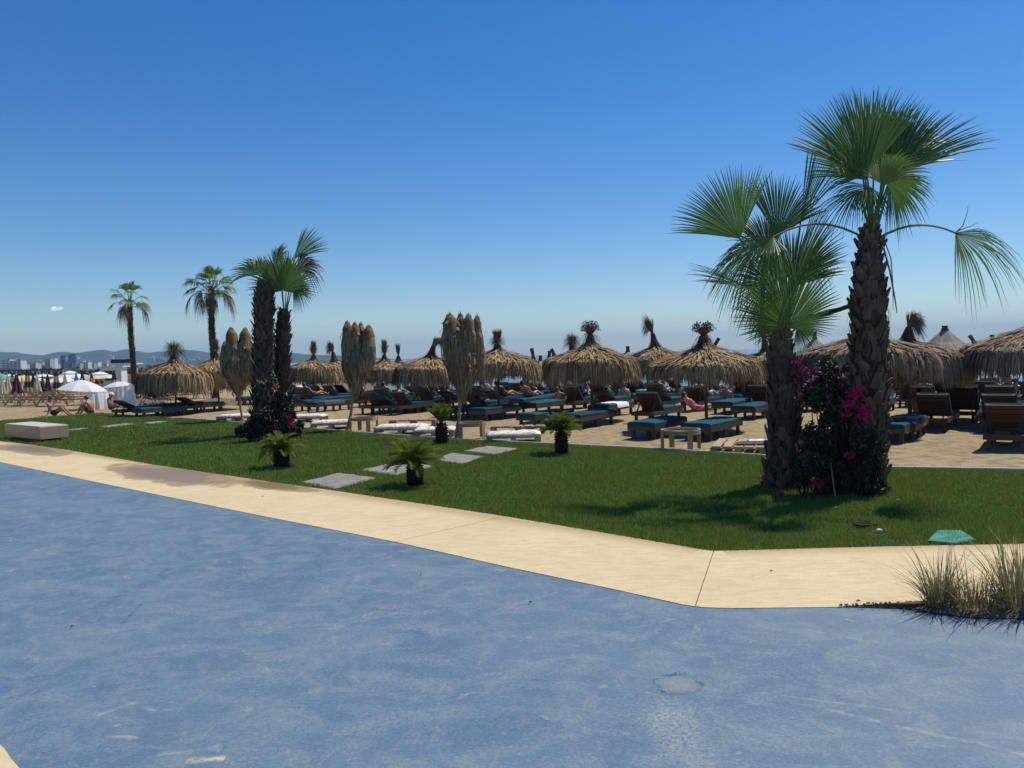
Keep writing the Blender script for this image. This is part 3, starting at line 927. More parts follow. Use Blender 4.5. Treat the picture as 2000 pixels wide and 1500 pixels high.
def palm_trunk(palm, base, axis_pts, radii, boots=0, bw=0.12, bh=0.2, individually=True, seed=0, bmat='boot_isl', boot_from=0.0, skip=1.0, fibres=0):
    """trunk tube plus a spiral of leaf bases"""
    rd = random.Random(seed)
    n = 18
    pts, rs = [], []
    m = 26
    def sample(t):
        x = t * (len(axis_pts) - 1)
        i = min(int(x), len(axis_pts) - 2)
        f = x - i
        return axis_pts[i].lerp(axis_pts[i + 1], f), radii[i] + (radii[i + 1] - radii[i]) * f
    mb = MB()
    for i in range(m):
        p, r = sample(i / (m - 1))
        pts.append(p); rs.append(r * 0.86 * (1 + rd.uniform(-.04, .04)))
    mb.tube(pts, rs, n)
    tr = mb.build('trunk', MAT['bark'], palm)
    H = (axis_pts[-1] - axis_pts[0]).length
    metas = [boot_mesh('leaf_base', bw * rd.uniform(.85, 1.15), bh * rd.uniform(.85, 1.2), 0.042 * bw / .12, rd) for _ in range(7)] if individually else None
    mbj = MB()
    ga = 2.39996
    for k in range(boots):
        t = boot_from + (1 - boot_from) * (k + rd.uniform(-.3, .3)) / boots
        t = min(max(t, 0.0), 1.0)
        if rd.random() > skip: continue
        p, r = sample(t)
        a = k * ga + rd.uniform(-.18, .18)
        s = rd.uniform(.8, 1.2)
        Mx = Matrix.Translation(p + Vector((math.cos(a), math.sin(a), 0)) * (r * 0.80)) @ Matrix.Rotation(a - PI / 2, 4, 'Z') @ Matrix.Rotation(rd.uniform(-.16, .28), 4, 'X') @ Matrix.Rotation(rd.uniform(-.38, .38), 4, 'Y') @ Matrix.Scale(s, 4)
        if individually:
            obj('leaf_base', metas[k % 7], tr, Mx)
        else:
            w, h, tt = bw, bh, .055 * bw / .12
            vs = [Mx @ Vector(q) for q in ((-w * .5, 0, 0), (w * .5, 0, 0), (0, tt, h * .4), (-w * .12, tt * 1.5, h), (w * .12, tt * 1.5, h))]
            mbj.add(vs, [(0, 1, 2), (0, 2, 3), (1, 4, 2), (2, 4, 3)])
    if fibres:
        mbf = MB()
        for k in range(fibres):
            t = rd.random(); p, r = sample(t); a = rd.uniform(0, 2 * PI)
            o = Vector((math.cos(a), math.sin(a), 0)); s_ = Vector((-o.y, o.x, 0))
            q = p + o * (r * rd.uniform(.92, 1.10))
            L_ = rd.uniform(.06, .22)
            e = q + o * rd.uniform(.0, .05) + s_ * rd.uniform(-.06, .06) + Vector((0, 0, L_ * rd.choice((-1, -1, 1))))
            w_ = rd.uniform(.0025, .009)
            mbf.strip([q, q.lerp(e, .5) + o * .012, e], s_, [w_, w_ * .8, w_ * .2])
        tag(mbf.build('fibres', MAT['boot_isl'], tr), kind='stuff')
    if not individually and boots:
        tag(mbj.build('leaf_bases', MAT[bmat], tr), kind='stuff')
    return tr

def make_D2():
    Y = at(1690, 962).y
    B = at(1690, 962)
    palm = thing('palm_tree', 'tall fan palm with upright green fronds, right of the bougainvillea', 'palm tree', B, 0, 'fan palms on the lawn')
    L = lambda x, y, dy=0.0: ptY(x, y, Y + dy) - B
    axis = [Vector((0, 0, -0.05)), L(1692, 880), L(1696, 800), L(1697, 700), L(1698, 610), L(1697, 545), L(1699, 500), L(1701, 462)]
    palm_trunk(palm, B, axis, [.32, .29, .285, .27, .25, .20, .14, .06], boots=298, bw=0.135, bh=0.185, seed=3, fibres=700)
    top = L(1703, 470)
    heart(palm, top, .08, .30)
    F = lambda hx, hy, hd, tx, ty, td, twist, spread, **k: frond(palm, top + Vector((random.uniform(-.05, .05), random.uniform(-.05, .05), random.uniform(-.1, .05))), L(hx, hy, hd), L(tx, ty, td),
        tw(L(tx, ty, td) - L(hx, hy, hd), toward_cam(B + L(hx, hy, hd)), twist), spread, **k)
    random.seed(5)
    F(1690, 345, 0.15, 1648, 170, 0.32, 0.2, 0.88, nseg=50, droop=0.08, seed=1, arch=0.0, vee=0.12, fall=.10)
    F(1742, 345, 0.10, 1862, 200, 0.30, -0.4, 0.68, nseg=44, droop=0.12, seed=2, arch=0.0, vee=0.15, fall=.12)
    F(1728, 350, -0.35, 1822, 322, -0.70, 0.3, 1.45, nseg=52, droop=0.24, seed=3, arch=0.02, vee=0.05)
    F(1706, 350, 0.45, 1742, 172, 0.80, 0.5, 0.80, nseg=44, droop=0.10, seed=4, arch=0.0, fall=.15)
    F(1685, 345, 0.2, 1612, 325, 0.45, 0.4, 0.75, nseg=34, droop=0.25, seed=5, arch=0.04)
    F(1676, 372, -0.05, 1622, 440, -0.30, 0.8, 1.1, nseg=38, droop=0.35, seed=6, arch=0.05, split=0.4, ragged=.12)
    F(1738, 352, 0.25, 1800, 420, 0.40, -0.5, 1.0, nseg=36, droop=0.35, seed=7, arch=0.05, ragged=.12)
    F(1727, 362, -0.45, 1737, 300, -0.60, 0.1, 1.1, nseg=30, droop=0.08, seed=8, arch=0.0, mat='frond_yellow')
    F(1695, 352, 0.35, 1625, 235, 0.75, -0.3, 0.8, nseg=36, droop=0.12, seed=14, arch=0.0)
    F(1722, 348, 0.30, 1795, 205, 0.60, 0.2, 0.75, nseg=40, droop=0.12, seed=15, arch=0.0, fall=.12)
    F(1700, 365, -0.25, 1655, 400, -0.55, 0.5, 1.1, nseg=34, droop=0.35, seed=16, arch=0.05)
    F(1866, 455, -0.15, 2005, 515, -0.40, 0.9, 1.1, nseg=42, droop=0.55, seed=9, arch=0.30, split=0.42, pr=(0.02, 0.013), ragged=0.15)
    F(1510, 463, -0.45, 1430, 545, -0.75, 0.6, 1.1, nseg=40, droop=0.70, seed=10, arch=0.26, split=0.40, pr=(0.018, 0.012), ragged=0.18)
    # bare flower stalk and two dry hanging stems
    mb = MB(); mb.tube([L(1866, 455, -.15), L(1880, 442, -.2), L(1888, 420, -.2), L(1891, 402, -.2)], [.010, .006, .004, .002], 4)
    mb.tube([L(1868, 452, -.15), L(1895, 442, -.2), L(1912, 434, -.2)], [.008, .005, .002], 4)
    mb.build('flower_stalk', MAT['petiole_dry'], palm)
    mb = MB(); mb.tube([L(1712, 470), L(1726, 485, -.25), L(1738, 530, -.35), L(1748, 585, -.3), L(1752, 612, -.3)], [.016, .013, .012, .01, .006], 5)
    mb.build('dry_stem', MAT['petiole_dry'], palm)
    mb = MB(); mb.tube([L(1712, 472), L(1729, 474, -.2), L(1740, 505, -.3), L(1744, 560, -.3), L(1744, 606, -.3)], [.012, .009, .008, .007, .004], 5)
    mb.build('dry_stem', MAT['petiole_dry'], palm)
    return palm, B, Y

def make_D1():
    B = at(1532, 952); Y = B.y
    palm = thing('palm_tree', 'short wide fan palm with dark and yellowish fronds, left of the bougainvillea', 'palm tree', B, 0, 'fan palms on the lawn')
    L = lambda x, y, dy=0.0: ptY(x, y, Y + dy) - B
    axis = [Vector((0, 0, -0.05)), L(1532, 880), L(1532, 800), L(1529, 730), L(1525, 690), L(1527, 662)]
    palm_trunk(palm, B, axis, [.38, .30, .255, .22, .17, .08], boots=240, bw=0.13, bh=0.185, seed=9, fibres=600)
    top = L(1530, 672)
    heart(palm, top, .09, .28)
    F = lambda hx, hy, hd, tx, ty, td, twist, spread, **k: frond(palm, top + Vector((random.uniform(-.05, .05), random.uniform(-.05, .05), random.uniform(-.08, .05))), L(hx, hy, hd), L(tx, ty, td),
        tw(L(tx, ty, td) - L(hx, hy, hd), toward_cam(B + L(hx, hy, hd)), twist), spread, **k)
    random.seed(6)
    F(1538, 640, -0.45, 1528, 492, -0.60, 0.2, 1.9, nseg=60, droop=0.08, seed=21, arch=0.0, vee=0.10, fall=.62)
    F(1553, 548, -0.1, 1632, 415, 0.1, 0.9, 0.62, nseg=30, droop=0.10, seed=22, arch=0.05, fall=.12)
    F(1564, 432, 0.25, 1606, 288, 0.4, 1.0, 0.52, nseg=26, droop=0.08, seed=23, arch=0.02, fall=.1)
    F(1445, 466, 0.1, 1376, 334, 0.25, -0.2, 0.92, nseg=46, droop=0.10, seed=24, arch=0.04, vee=0.12, fall=.12)
    F(1518, 462, 0.2, 1534, 330, 0.4, 0.5, 0.85, nseg=40, droop=0.10, seed=25, arch=0.0, fall=.15)
    F(1486, 574, -0.2, 1343, 520, -0.45, 1.3, 0.32, nseg=18, droop=0.12, seed=26, arch=0.02, mat='frond_yellow', fall=.1)
    F(1480, 480, 0.0, 1372, 552, 0.1, -0.8, 0.95, nseg=38, droop=0.40, seed=27, arch=0.08, ragged=.12)
    F(1500, 490, 0.35, 1468, 400, 0.7, 0.3, 0.9, nseg=34, droop=0.2, seed=28, arch=0.0)
    F(1578, 505, 0.15, 1628, 540, 0.3, -0.7, 0.95, nseg=30, droop=0.8, seed=29, arch=0.12, split=0.4, ragged=.18, tipbreak=.2)
    F(1495, 560, 0.3, 1432, 612, 0.5, 0.4, 0.9, nseg=32, droop=0.6, seed=30, arch=0.1, ragged=.15)
    F(1556, 640, -0.1, 1590, 672, -0.2, 0.3, 1.0, nseg=26, droop=0.3, seed=31, arch=0.08)
    F(1548, 560, 0.2, 1590, 440, 0.45, 0.3, 0.9, nseg=38, droop=0.12, seed=33, arch=0.0)
    F(1512, 560, 0.1, 1455, 480, 0.2, 0.4, 0.95, nseg=38, droop=0.2, seed=34, arch=0.03)
    F(1522, 600, -0.2, 1470, 640, -0.4, 0.4, 1.1, nseg=34, droop=0.45, seed=35, arch=0.08, mat='frond_dry')
    F(1530, 560, 0.3, 1500, 470, 0.5, 0.8, 0.7, nseg=28, droop=0.15, seed=32, arch=0.0)
    return palm, B, Y

D2, D2B, D2Y = make_D2()
D1, D1B, D1Y = make_D1()

# the round pole lashed between the two trunks
mb = MB()
pts = [ptY(1560, 622, D1Y - 0.28), ptY(1600, 616, D1Y - 0.32), ptY(1635, 606, D2Y - 0.2), ptY(1675, 592, D2Y - 0.30)]
mb.tube(pts, [.034, .033, .031, .032], 8)
tag(mb.build('wooden_pole', MAT['bark']), 'rough brown pole wedged between the two big fan palms', 'pole')

def make_C():
    B = at(512, 852); Y = B.y
    palm = thing('palm_tree', 'thick trunked fan palm with a ragged top, left of the close pair', 'palm tree', B, 0, 'fan palms on the lawn')
    L = lambda x, y, dy=0.0: ptY(x, y, Y + dy) - B
    axis = [Vector((0, 0, -0.05)), L(512, 780), L(514, 700), L(515, 630), L(517, 585), L(519, 560)]
    palm_trunk(palm, B, axis, [.34, .31, .295, .285, .25, .14], boots=460, bw=0.17, bh=0.22, individually=False, seed=12)
    top = L(519, 566)
    F = lambda hx, hy, hd, tx, ty, td, twist, spread, **k: frond(palm, top, L(hx, hy, hd), L(tx, ty, td),
        tw(L(tx, ty, td) - L(hx, hy, hd), toward_cam(B + L(hx, hy, hd)), twist), spread, **k)
    F(505, 537, 0.0, 454, 505, 0.1, 0.4, 0.85, nseg=26, droop=0.35, seed=41)
    F(535, 520, 0.1, 546, 474, 0.25, 0.9, 0.7, nseg=22, droop=0.25, seed=42, mat='frond')
    F(538, 515, 0.3, 558, 464, 0.4, 1.1, 0.6, nseg=18, droop=0.25, seed=43, mat='frond_dry')
    F(518, 540, 0.3, 515, 490, 0.6, 0.3, 1.2, nseg=30, droop=0.25, seed=44)
    F(514, 540, 0.5, 522, 500, 1.0, 0.3, 1.5, nseg=30, droop=0.3, seed=45)
    B2 = at(556, 846); Y2 = B2.y - 0.1
    B2 = Vector((ptY(556, 846, Y2).x, Y2, 0))
    p2 = thing('palm_tree', 'slender fan palm with one big green fan and a brown frond, in the close pair', 'palm tree', B2, 0, 'fan palms on the lawn')
    L2 = lambda x, y, dy=0.0: ptY(x, y, Y2 + dy) - B2
    axis = [Vector((0, 0, -0.05)), L2(553, 780), L2(551, 720), L2(552, 670), L2(554, 645), L2(556, 612)]
    palm_trunk(p2, B2, axis, [.30, .25, .23, .205, .15, .08], boots=340, bw=0.155, bh=0.22, individually=False, seed=13)
    top2 = L2(556, 622)
    G = lambda hx, hy, hd, tx, ty, td, twist, spread, **k: frond(p2, top2, L2(hx, hy, hd), L2(tx, ty, td),
        tw(L2(tx, ty, td) - L2(hx, hy, hd), toward_cam(B2 + L2(hx, hy, hd)), twist), spread, **k)
    G(552, 568, -0.4, 549, 482, -0.7, 0.0, 1.75, nseg=52, droop=0.10, seed=51, arch=0.0, fall=.38)
    G(574, 505, 0.1, 628, 446, 0.2, 0.7, 0.62, nseg=28, droop=0.12, seed=52, arch=0.0)
    G(580, 527, 0.0, 640, 492, 0.0, -0.6, 1.0, nseg=36, droop=0.6, seed=53, arch=0.03, mat='frond_dry', tipbreak=0.2)
    G(560, 545, 0.4, 582, 500, 0.9, 0.4, 1.5, nseg=38, droop=0.25, seed=54, arch=0.0)
    G(548, 550, 0.4, 512, 530, 0.8, -0.5, 1.3, nseg=34, droop=0.3, seed=55, arch=0.0)
    G(572, 560, 0.1, 612, 572, 0.1, -0.2, 1.2, nseg=32, droop=0.6, seed=56, arch=0.05)
make_C()

def far_palm(px, py, tx, ty, r0, r1, label, nf, R, seed, skirt=5, low=()):
    """slim trunk and a rounded crown of fans; the lower ones brown and hanging"""
    rd = random.Random(seed)
    B = ground(px, py)
    Y = B.y
    palm = thing('palm_tree', label, 'palm tree', B, 0, 'slim palms on the beach')
    L = lambda x, y, dy=0.0: ptY(x, y, Y + dy) - B
    top = L(tx, ty)
    axis = [Vector((0, 0, -0.1)), top * 0.33 + Vector((.05, 0, 0)), top * 0.66 + Vector((-.03, 0, 0)), top]
    palm_trunk(palm, B, axis, [r0, r0 * .95, (r0 + r1) / 2, r1], boots=380, bw=0.10, bh=0.16, individually=False, seed=seed)
    for k in range(nf):
        a = k * 2.39996 + rd.uniform(-.3, .3)
        q = k / (nf - 1)
        el = math.radians(78 - 105 * q + rd.uniform(-10, 10))
        d = Vector((math.cos(a) * math.cos(el), math.sin(a) * math.cos(el), math.sin(el)))
        pl = R * rd.uniform(.75, 1.05)
        P1 = top + d * pl
        dry = k >= nf - skirt
        ax = (d + Vector((0, 0, -0.25 - 0.35 * q))).normalized()
        nrm = Vector((0, 0, 1)) - ax * ax.z
        if nrm.length < .1: nrm = Vector((math.cos(a), math.sin(a), 0))
        frond(palm, top - Vector((0, 0, .12 + .25 * q)), P1, P1 + ax * (R * rd.uniform(.75, 1.1)), nrm, 1.05 if not dry else .7, nseg=20, droop=0.5 if not dry else 1.2, seed=seed * 50 + k, mat='frond_dry' if dry else 'frond', arch=0.10, pr=(0.02, 0.012), pmat='petiole_dry' if dry else 'petiole', ragged=.12)
    return palm
far_palm(263, 786, 253, 588, .18, .155, 'slim palm with a small crown, behind the white tents', 17, 0.82, 61, 4)
far_palm(419, 786, 412, 566, .20, .19, 'slim palm with a dense crown and hanging brown skirt, left of the close palm pair', 32, 0.90, 62, 10)

# ================================================================== bougainvillea
def bush(name, label, C, boxes, nleaf, flowers, lw, seed):
    rd = random.Random(seed)
    th = thing(name, label, 'shrub', C, 0)
    mb = MB()
    sub_ = []
    for (c, r, w) in boxes:
        for _ in range(9):
            o_ = Vector((rd.gauss(0, .48), rd.gauss(0, .48), rd.gauss(0, .5)))
            f_ = rd.uniform(.28, .55)
            sub_.append(((c[0] + o_.x * r[0], c[1] + o_.y * r[1], max(.1, c[2] + o_.z * r[2])), (r[0] * f_, r[1] * f_, r[2] * f_), w / 9))
    boxes = sub_
    tot = sum(w for *_, w in boxes)
    for (c, r, w) in boxes:
        for _ in range(int(nleaf * w / tot)):
            while True:
                u = Vector((rd.uniform(-1, 1), rd.uniform(-1, 1), rd.uniform(-1, 1)))
                if 0.15 < u.length < 1: break
            p = Vector((c[0] + u.x * r[0], c[1] + u.y * r[1], c[2] + u.z * r[2]))
            if p.z < 0.01: continue
            q = Quaternion((rd.gauss(0, 1), rd.gauss(0, 1), rd.gauss(0, 1), rd.gauss(0, 1))).normalized()
            s = lw * rd.uniform(.6, 1.3)
            mb.add([p + q @ Vector(v) for v in ((0, -s, 0), (s * .55, 0, s * .12), (0, s, -s * .1), (-s * .55, 0, s * .12))], [(0, 1, 2), (0, 2, 3)])
    tag(mb.build('foliage', MAT['leaf_dark'], th), kind='stuff')
    mb = MB()
    for (c, r, w) in boxes:
        for _ in range(1):
            p = Vector((c[0] + rd.uniform(-.4, .4) * r[0], c[1] + rd.uniform(-.4, .4) * r[1], 0))
            e = Vector((c[0] + rd.uniform(-.8, .8) * r[0], c[1] + rd.uniform(-.8, .8) * r[1], c[2] + r[2] * rd.uniform(.3, .9)))
            mb.tube([p, p.lerp(e, .5) + Vector((rd.uniform(-.1, .1), rd.uniform(-.1, .1), .05)), e], [.014, .010, .004], 5)
    mb.build('stems', MAT['bark'], th)
    for (p, r, mt, n) in flowers:
        mb = MB()
        for _ in range(n):
            u = Vector((rd.gauss(0, .5), rd.gauss(0, .5), rd.gauss(0, .42)))
            if u.length > 1.1: u *= 1.1 / u.length
            c = Vector(p) + u * r
            q = Quaternion((rd.gauss(0, 1), rd.gauss(0, 1), rd.gauss(0, 1), rd.gauss(0, 1))).normalized()
            s = 0.024 * rd.uniform(.7, 1.3) * (lw / .04) ** .5
            for k in range(3):
                a = k * 2.094
                d = Vector((math.cos(a), math.sin(a), .45))
                e = Vector((-math.sin(a), math.cos(a), 0)) * .5
                mb.add([c, c + q @ ((d * .55 + e) * s), c + q @ (d * 1.25 * s), c + q @ ((d * .55 - e) * s)], [(0, 1, 2), (0, 2, 3)])
        tag(mb.build('flower_cluster', MAT[mt], th), kind='stuff')
    return th
BB = at(1628, 962)
LB = lambda x, y, dy=0.0: ptY(x, y, BB.y + dy) - BB
bush('bougainvillea', 'dark bougainvillea with magenta flower heads growing between the two big fan palms', BB,
     [(LB(1642, 855), (.36, .35, .62), 4), (LB(1604, 895), (.28, .34, .48), 2.4), (LB(1690, 900, -.42), (.26, .18, .52), 2.6), (LB(1600, 800), (.22, .25, .45), 1.5), (LB(1650, 795, -.1), (.26, .2, .36), 1.4), (LB(1575, 925, -.4), (.26, .15, .26), .9), (LB(1700, 945, -.4), (.22, .15, .24), .8)],
     13000,
     [(LB(1572, 738, -.1), .17, 'bract_purple_shaded', 150), (LB(1556, 712, 0), .12, 'bract_purple_shaded', 70), (LB(1590, 728, -.05), .12, 'bract_purple_shaded', 80), (LB(1640, 742, 0), .10, 'bract_purple_shaded', 60), (LB(1633, 762, 0), .09, 'bract_purple_shaded', 45), (LB(1650, 722, .05), .09, 'bract_purple_shaded', 40),
      (LB(1674, 767, -.45), .115, 'bract', 120), (LB(1655, 788, -.45), .085, 'bract', 70), (LB(1690, 810, -.45), .095, 'bract', 80), (LB(1684, 795, -.42), .06, 'bract', 30), (LB(1653, 810, -.4), .06, 'bract', 25),
      (LB(1660, 888, -.45), .06, 'bract', 26), (LB(1594, 944, -.5), .085, 'bract', 60), (LB(1525, 966, -.55), .04, 'bract', 16), (LB(1729, 890, -.25), .055, 'bract', 24), (LB(1727, 905, -.25), .035, 'bract', 10), (LB(1620, 775, -.1), .06, 'bract', 18)], .042, 71)
BC = at(532, 862)
LC = lambda x, y, dy=0.0: ptY(x, y, BC.y + dy) - BC
bush('bougainvillea', 'dark climber with a few pink flowers round the foot of the close palm pair', BC,
     [(LC(508, 835), (.40, .35, .40), 3), (LC(558, 836), (.34, .35, .36), 2.4), (LC(520, 795), (.36, .3, .60), 1.4), (LC(558, 800), (.25, .3, .45), .9)],
     5000,
     [(LC(539, 757, -.3), .09, 'bract', 14), (LC(541, 832, -.42), .13, 'bract_purple_shaded', 26), (LC(572, 826, -.42), .12, 'bract', 16), (LC(546, 845, -.42), .08, 'bract_purple_shaded', 14), (LC(566, 815, -.4), .06, 'bract', 7)], .055, 72)
mb = MB(); mb.tube([at(1632, 976), at(1632, 976) + (LB(1622, 900, -.35) + BB - at(1632, 976))], [.012, .010], 6)
tag(mb.build('garden_stake', MAT['wood_grey']), 'thin wooden stake leaning in front of the bougainvillea', 'stake')

# ================================================================== cycads
def cycad_frond_mesh(L, lean0, seed, npair=30, lw=0.0062, ll=0.16, curve=1.0):
    """one pinnate frond in the local XZ plane, starting at the origin"""
    rd = random.Random(seed)
    mb = MB()
    pts = []
    p = Vector((0, 0, 0)); a = lean0
    for i in range(9):
        pts.append(p.copy())
        p = p + Vector((math.cos(a), 0, math.sin(a))) * (L / 8)
        a -= curve * (0.10 + 0.02 * i)
    mb.tube(pts, [.007 * (1 - i / 10) for i in range(9)], 4)
    for k in range(npair):
        t = 0.14 + 0.85 * k / (npair - 1)
        x = t * 8; i = min(int(x), 7)
        c = pts[i].lerp(pts[i + 1], x - i)
        d = (pts[i + 1] - pts[i]).normalized()
        n = Vector((0, 1, 0))
        up = n.cross(d) * -1
        ln = ll * (math.sin(PI * min(1, .12 + t * .92)) ** .6) * rd.uniform(.85, 1.1)
        for s in (-1, 1):
            e = (n * s * .80 + d * .62 + up * .38).normalized()
            q = c + e * ln
            w = d * lw
            mid = c + e * ln * .5 + up * .006
            mb.add([c - w, c + w, mid + w * .9, mid - w * .9, q], [(0, 1, 2, 3), (3, 2, 4)])
    return mb.mesh('frond', MAT['cycad'])

def cycad(px, py, label, h, rt, L, nf, el0, el1, seed, curve=1.0, rz=0.0):
    rd = random.Random(seed)
    B = at(px, py)
    th = thing('cycad', label, 'cycad', B, rz, 'cycads on the lawn')
    mb = MB()
    mb.tube([(0, 0, -.02), (0, 0, h * .3), (0, 0, h * .8), (0, 0, h)], [rt * .85, rt, rt * .92, rt * .5], 12)
    for k in range(90):
        t = (k + .5) / 90
        a = k * 2.39996
        z = h * (.02 + .95 * t)
        r = rt * (.92 if t < .85 else .92 - (t - .85) * 2.5)
        o = Vector((math.cos(a), math.sin(a), 0)); s = Vector((-o.y, o.x, 0))
        c = o * r + Vector((0, 0, z))
        w = .022
        mb.add([c - s * w, c + s * w, c + o * .045 + Vector((0, 0, .035)), c + Vector((0, 0, .045))], [(0, 1, 2), (1, 3, 2), (3, 0, 2)])
    mb.build('trunk', MAT['cycad_bark'], th)
    protos = [cycad_frond_mesh(L * f, 0.0, seed * 10 + i, curve=curve * c) for i, (f, c) in enumerate(((1, 1), (.92, .7), (.86, 1.25)))]
    for k in range(nf):
        q = k / (nf - 1)
        el = math.radians(el0 + (el1 - el0) * q + rd.uniform(-6, 6))
        a = k * 2.39996 + rd.uniform(-.2, .2)
        Mx = Matrix.Translation((0, 0, h * .93)) @ Matrix.Rotation(a, 4, 'Z') @ Matrix.Rotation(-el, 4, 'Y') @ Matrix.Rotation(rd.uniform(-.3, .3), 4, 'X')
        obj('frond', protos[k % 3], th, Mx)
    return th
cycad(811, 949, 'bushy arching cycad beside the cracked stepping stone', .36, .12, .62, 48, 84, 14, 81)
cycad(551, 914, 'cycad with loose bent fronds and a yellow leaf, near the left palm pair', .34, .135, .54, 36, 84, 6, 82, 1.2)
cycad(863, 868, 'narrow upright cycad in front of the rightmost folded thatched parasol', .52, .145, .58, 40, 88, 52, 83, .25)
cycad(1097, 887, 'bushy cycad on a tall dark trunk at the sand edge', .50, .13, .54, 46, 84, 14, 84, .8)

# ================================================================== tall grass clumps by the promenade
def grass_clump(px, py, label, n, h, spread, mats, seed, r0):
    rd = random.Random(seed)
    B = at(px, py)
    th = thing('ornamental_grass', label, 'tall grass', B, 0, 'dry grass clumps by the promenade')
    for nm, mt, frac, hh, sp in mats:
        mb = MB()
        for _ in range(int(n * frac)):
            a = rd.uniform(0, 2 * PI); r = r0 * math.sqrt(rd.random())
            p = Vector((math.cos(a) * r * 1.5, math.sin(a) * r, 0))
            d = Vector((math.cos(a + rd.uniform(-.8, .8)), math.sin(a + rd.uniform(-.8, .8)), 0))
            H = h * hh * rd.uniform(.45, 1.1)
            lean = sp * rd.uniform(.1, 1.0) ** 1.3
            pts = []
            for i in range(5):
                t = i / 4
                pts.append(p + d * (H * lean * (t ** 1.7)) + Vector((0, 0, H * t * (1 - .35 * lean * t * t))))
            w = .0035 * rd.uniform(.7, 1.3)
            s = Vector((-d.y, d.x, 0)) if rd.random() < .5 else Vector((1, 0, 0))
            mb.strip(pts, s, [w, w, w * .9, w * .6, .0006])
        tag(mb.build(nm, MAT[mt], th), kind='stuff')
    return th
grass_clump(1835, 1188, 'dry tall grass clump left of its neighbour, brown at the foot', 210, .54, .55, [('blades', 'grass_tall', .4, 1, .75), ('dry_blades', 'grass_dry', .6, .7, 1.3)], 91, .075)
grass_clump(1905, 1196, 'low brown dry grass between the two tall grass clumps', 190, .44, .5, [('blades', 'grass_tall', .2, 1.1, 1.0), ('dry_blades', 'grass_dry', .8, .8, 1.3)], 92, .11)
grass_clump(1992, 1194, 'greener tall grass clump at the right end of the dry grass', 260, .66, .5, [('blades', 'grass_tall', .7, 1, .75), ('dry_blades', 'grass_dry', .3, .6, 1.2)], 93, .11)
def soil_patch():
    rd = random.Random(94)
    mb = MB()
    pts = W2([(1640, 1186), (1760, 1187), (1800, 1196), (1900, 1208), (2010, 1210), (2100, 1205), (2120, 1186), (1990, 1182), (1850, 1180), (1780, 1180), (1700, 1182)])
    c = sum(pts, Vector()) / len(pts)
    n = len(pts)
    vs = [Vector((p.x, p.y, .008)) for p in pts] + [c.lerp(p, .6) + Vector((0, 0, .03 + rd.uniform(0, .02))) for p in pts] + [c + Vector((0, 0, .045))]
    fs = [(k, (k + 1) % n, n + (k + 1) % n, n + k) for k in range(n)] + [(n + k, n + (k + 1) % n, 2 * n) for k in range(n)]
    fs = [f[::-1] for f in fs]
    mb.add(vs, fs)
    for _ in range(420):
        a, b = rd.sample(pts, 2)
        p = a.lerp(b, rd.random()); s = rd.uniform(.003, .011)
        q = Quaternion((rd.gauss(0, 1), rd.gauss(0, 1), rd.gauss(0, 1), rd.gauss(0, 1))).normalized()
        mb.box(p + Vector((0, 0, .02)), (s * 2, s, s), q.to_matrix())
    tag(mb.build('soil', MAT['soil']), 'strip of dark crumbly soil under the dry grass clumps', 'soil', kind='structure')
soil_patch()
# ================================================================== thatched parasols
def prof_at(prof, t):
    x = t * (len(prof) - 1); i = min(int(x), len(prof) - 2); f = x - i
    return prof[i][0] + (prof[i + 1][0] - prof[i][0]) * f, prof[i][1] + (prof[i + 1][1] - prof[i][1]) * f

def spray(mb, c, n, up, out, droop, rd, w=.008, lean=(0, 0)):
    """tuft of straw that rises from c and arches over"""
    for _ in range(n):
        a = rd.uniform(0, 2 * PI)
        d = Vector((math.cos(a), math.sin(a), 0))
        h = up * rd.uniform(.5, 1.1); o = out * rd.uniform(.2, 1.1); dr = droop * rd.uniform(.5, 1.3)
        pts = []
        for i in range(5):
            t = i / 4
            pts.append(c + d * (o * t ** 1.5 + .03) + Vector((lean[0], lean[1], 0)) * t ** 1.3 + Vector((0, 0, h * (t - .05) - dr * t ** 2.6)))
        s = Vector((-d.y, d.x, 0)) if rd.random() < .4 else Vector((1, 0, 0))
        mb.strip(pts, s, [w, w, w * .9, w * .7, w * .2])

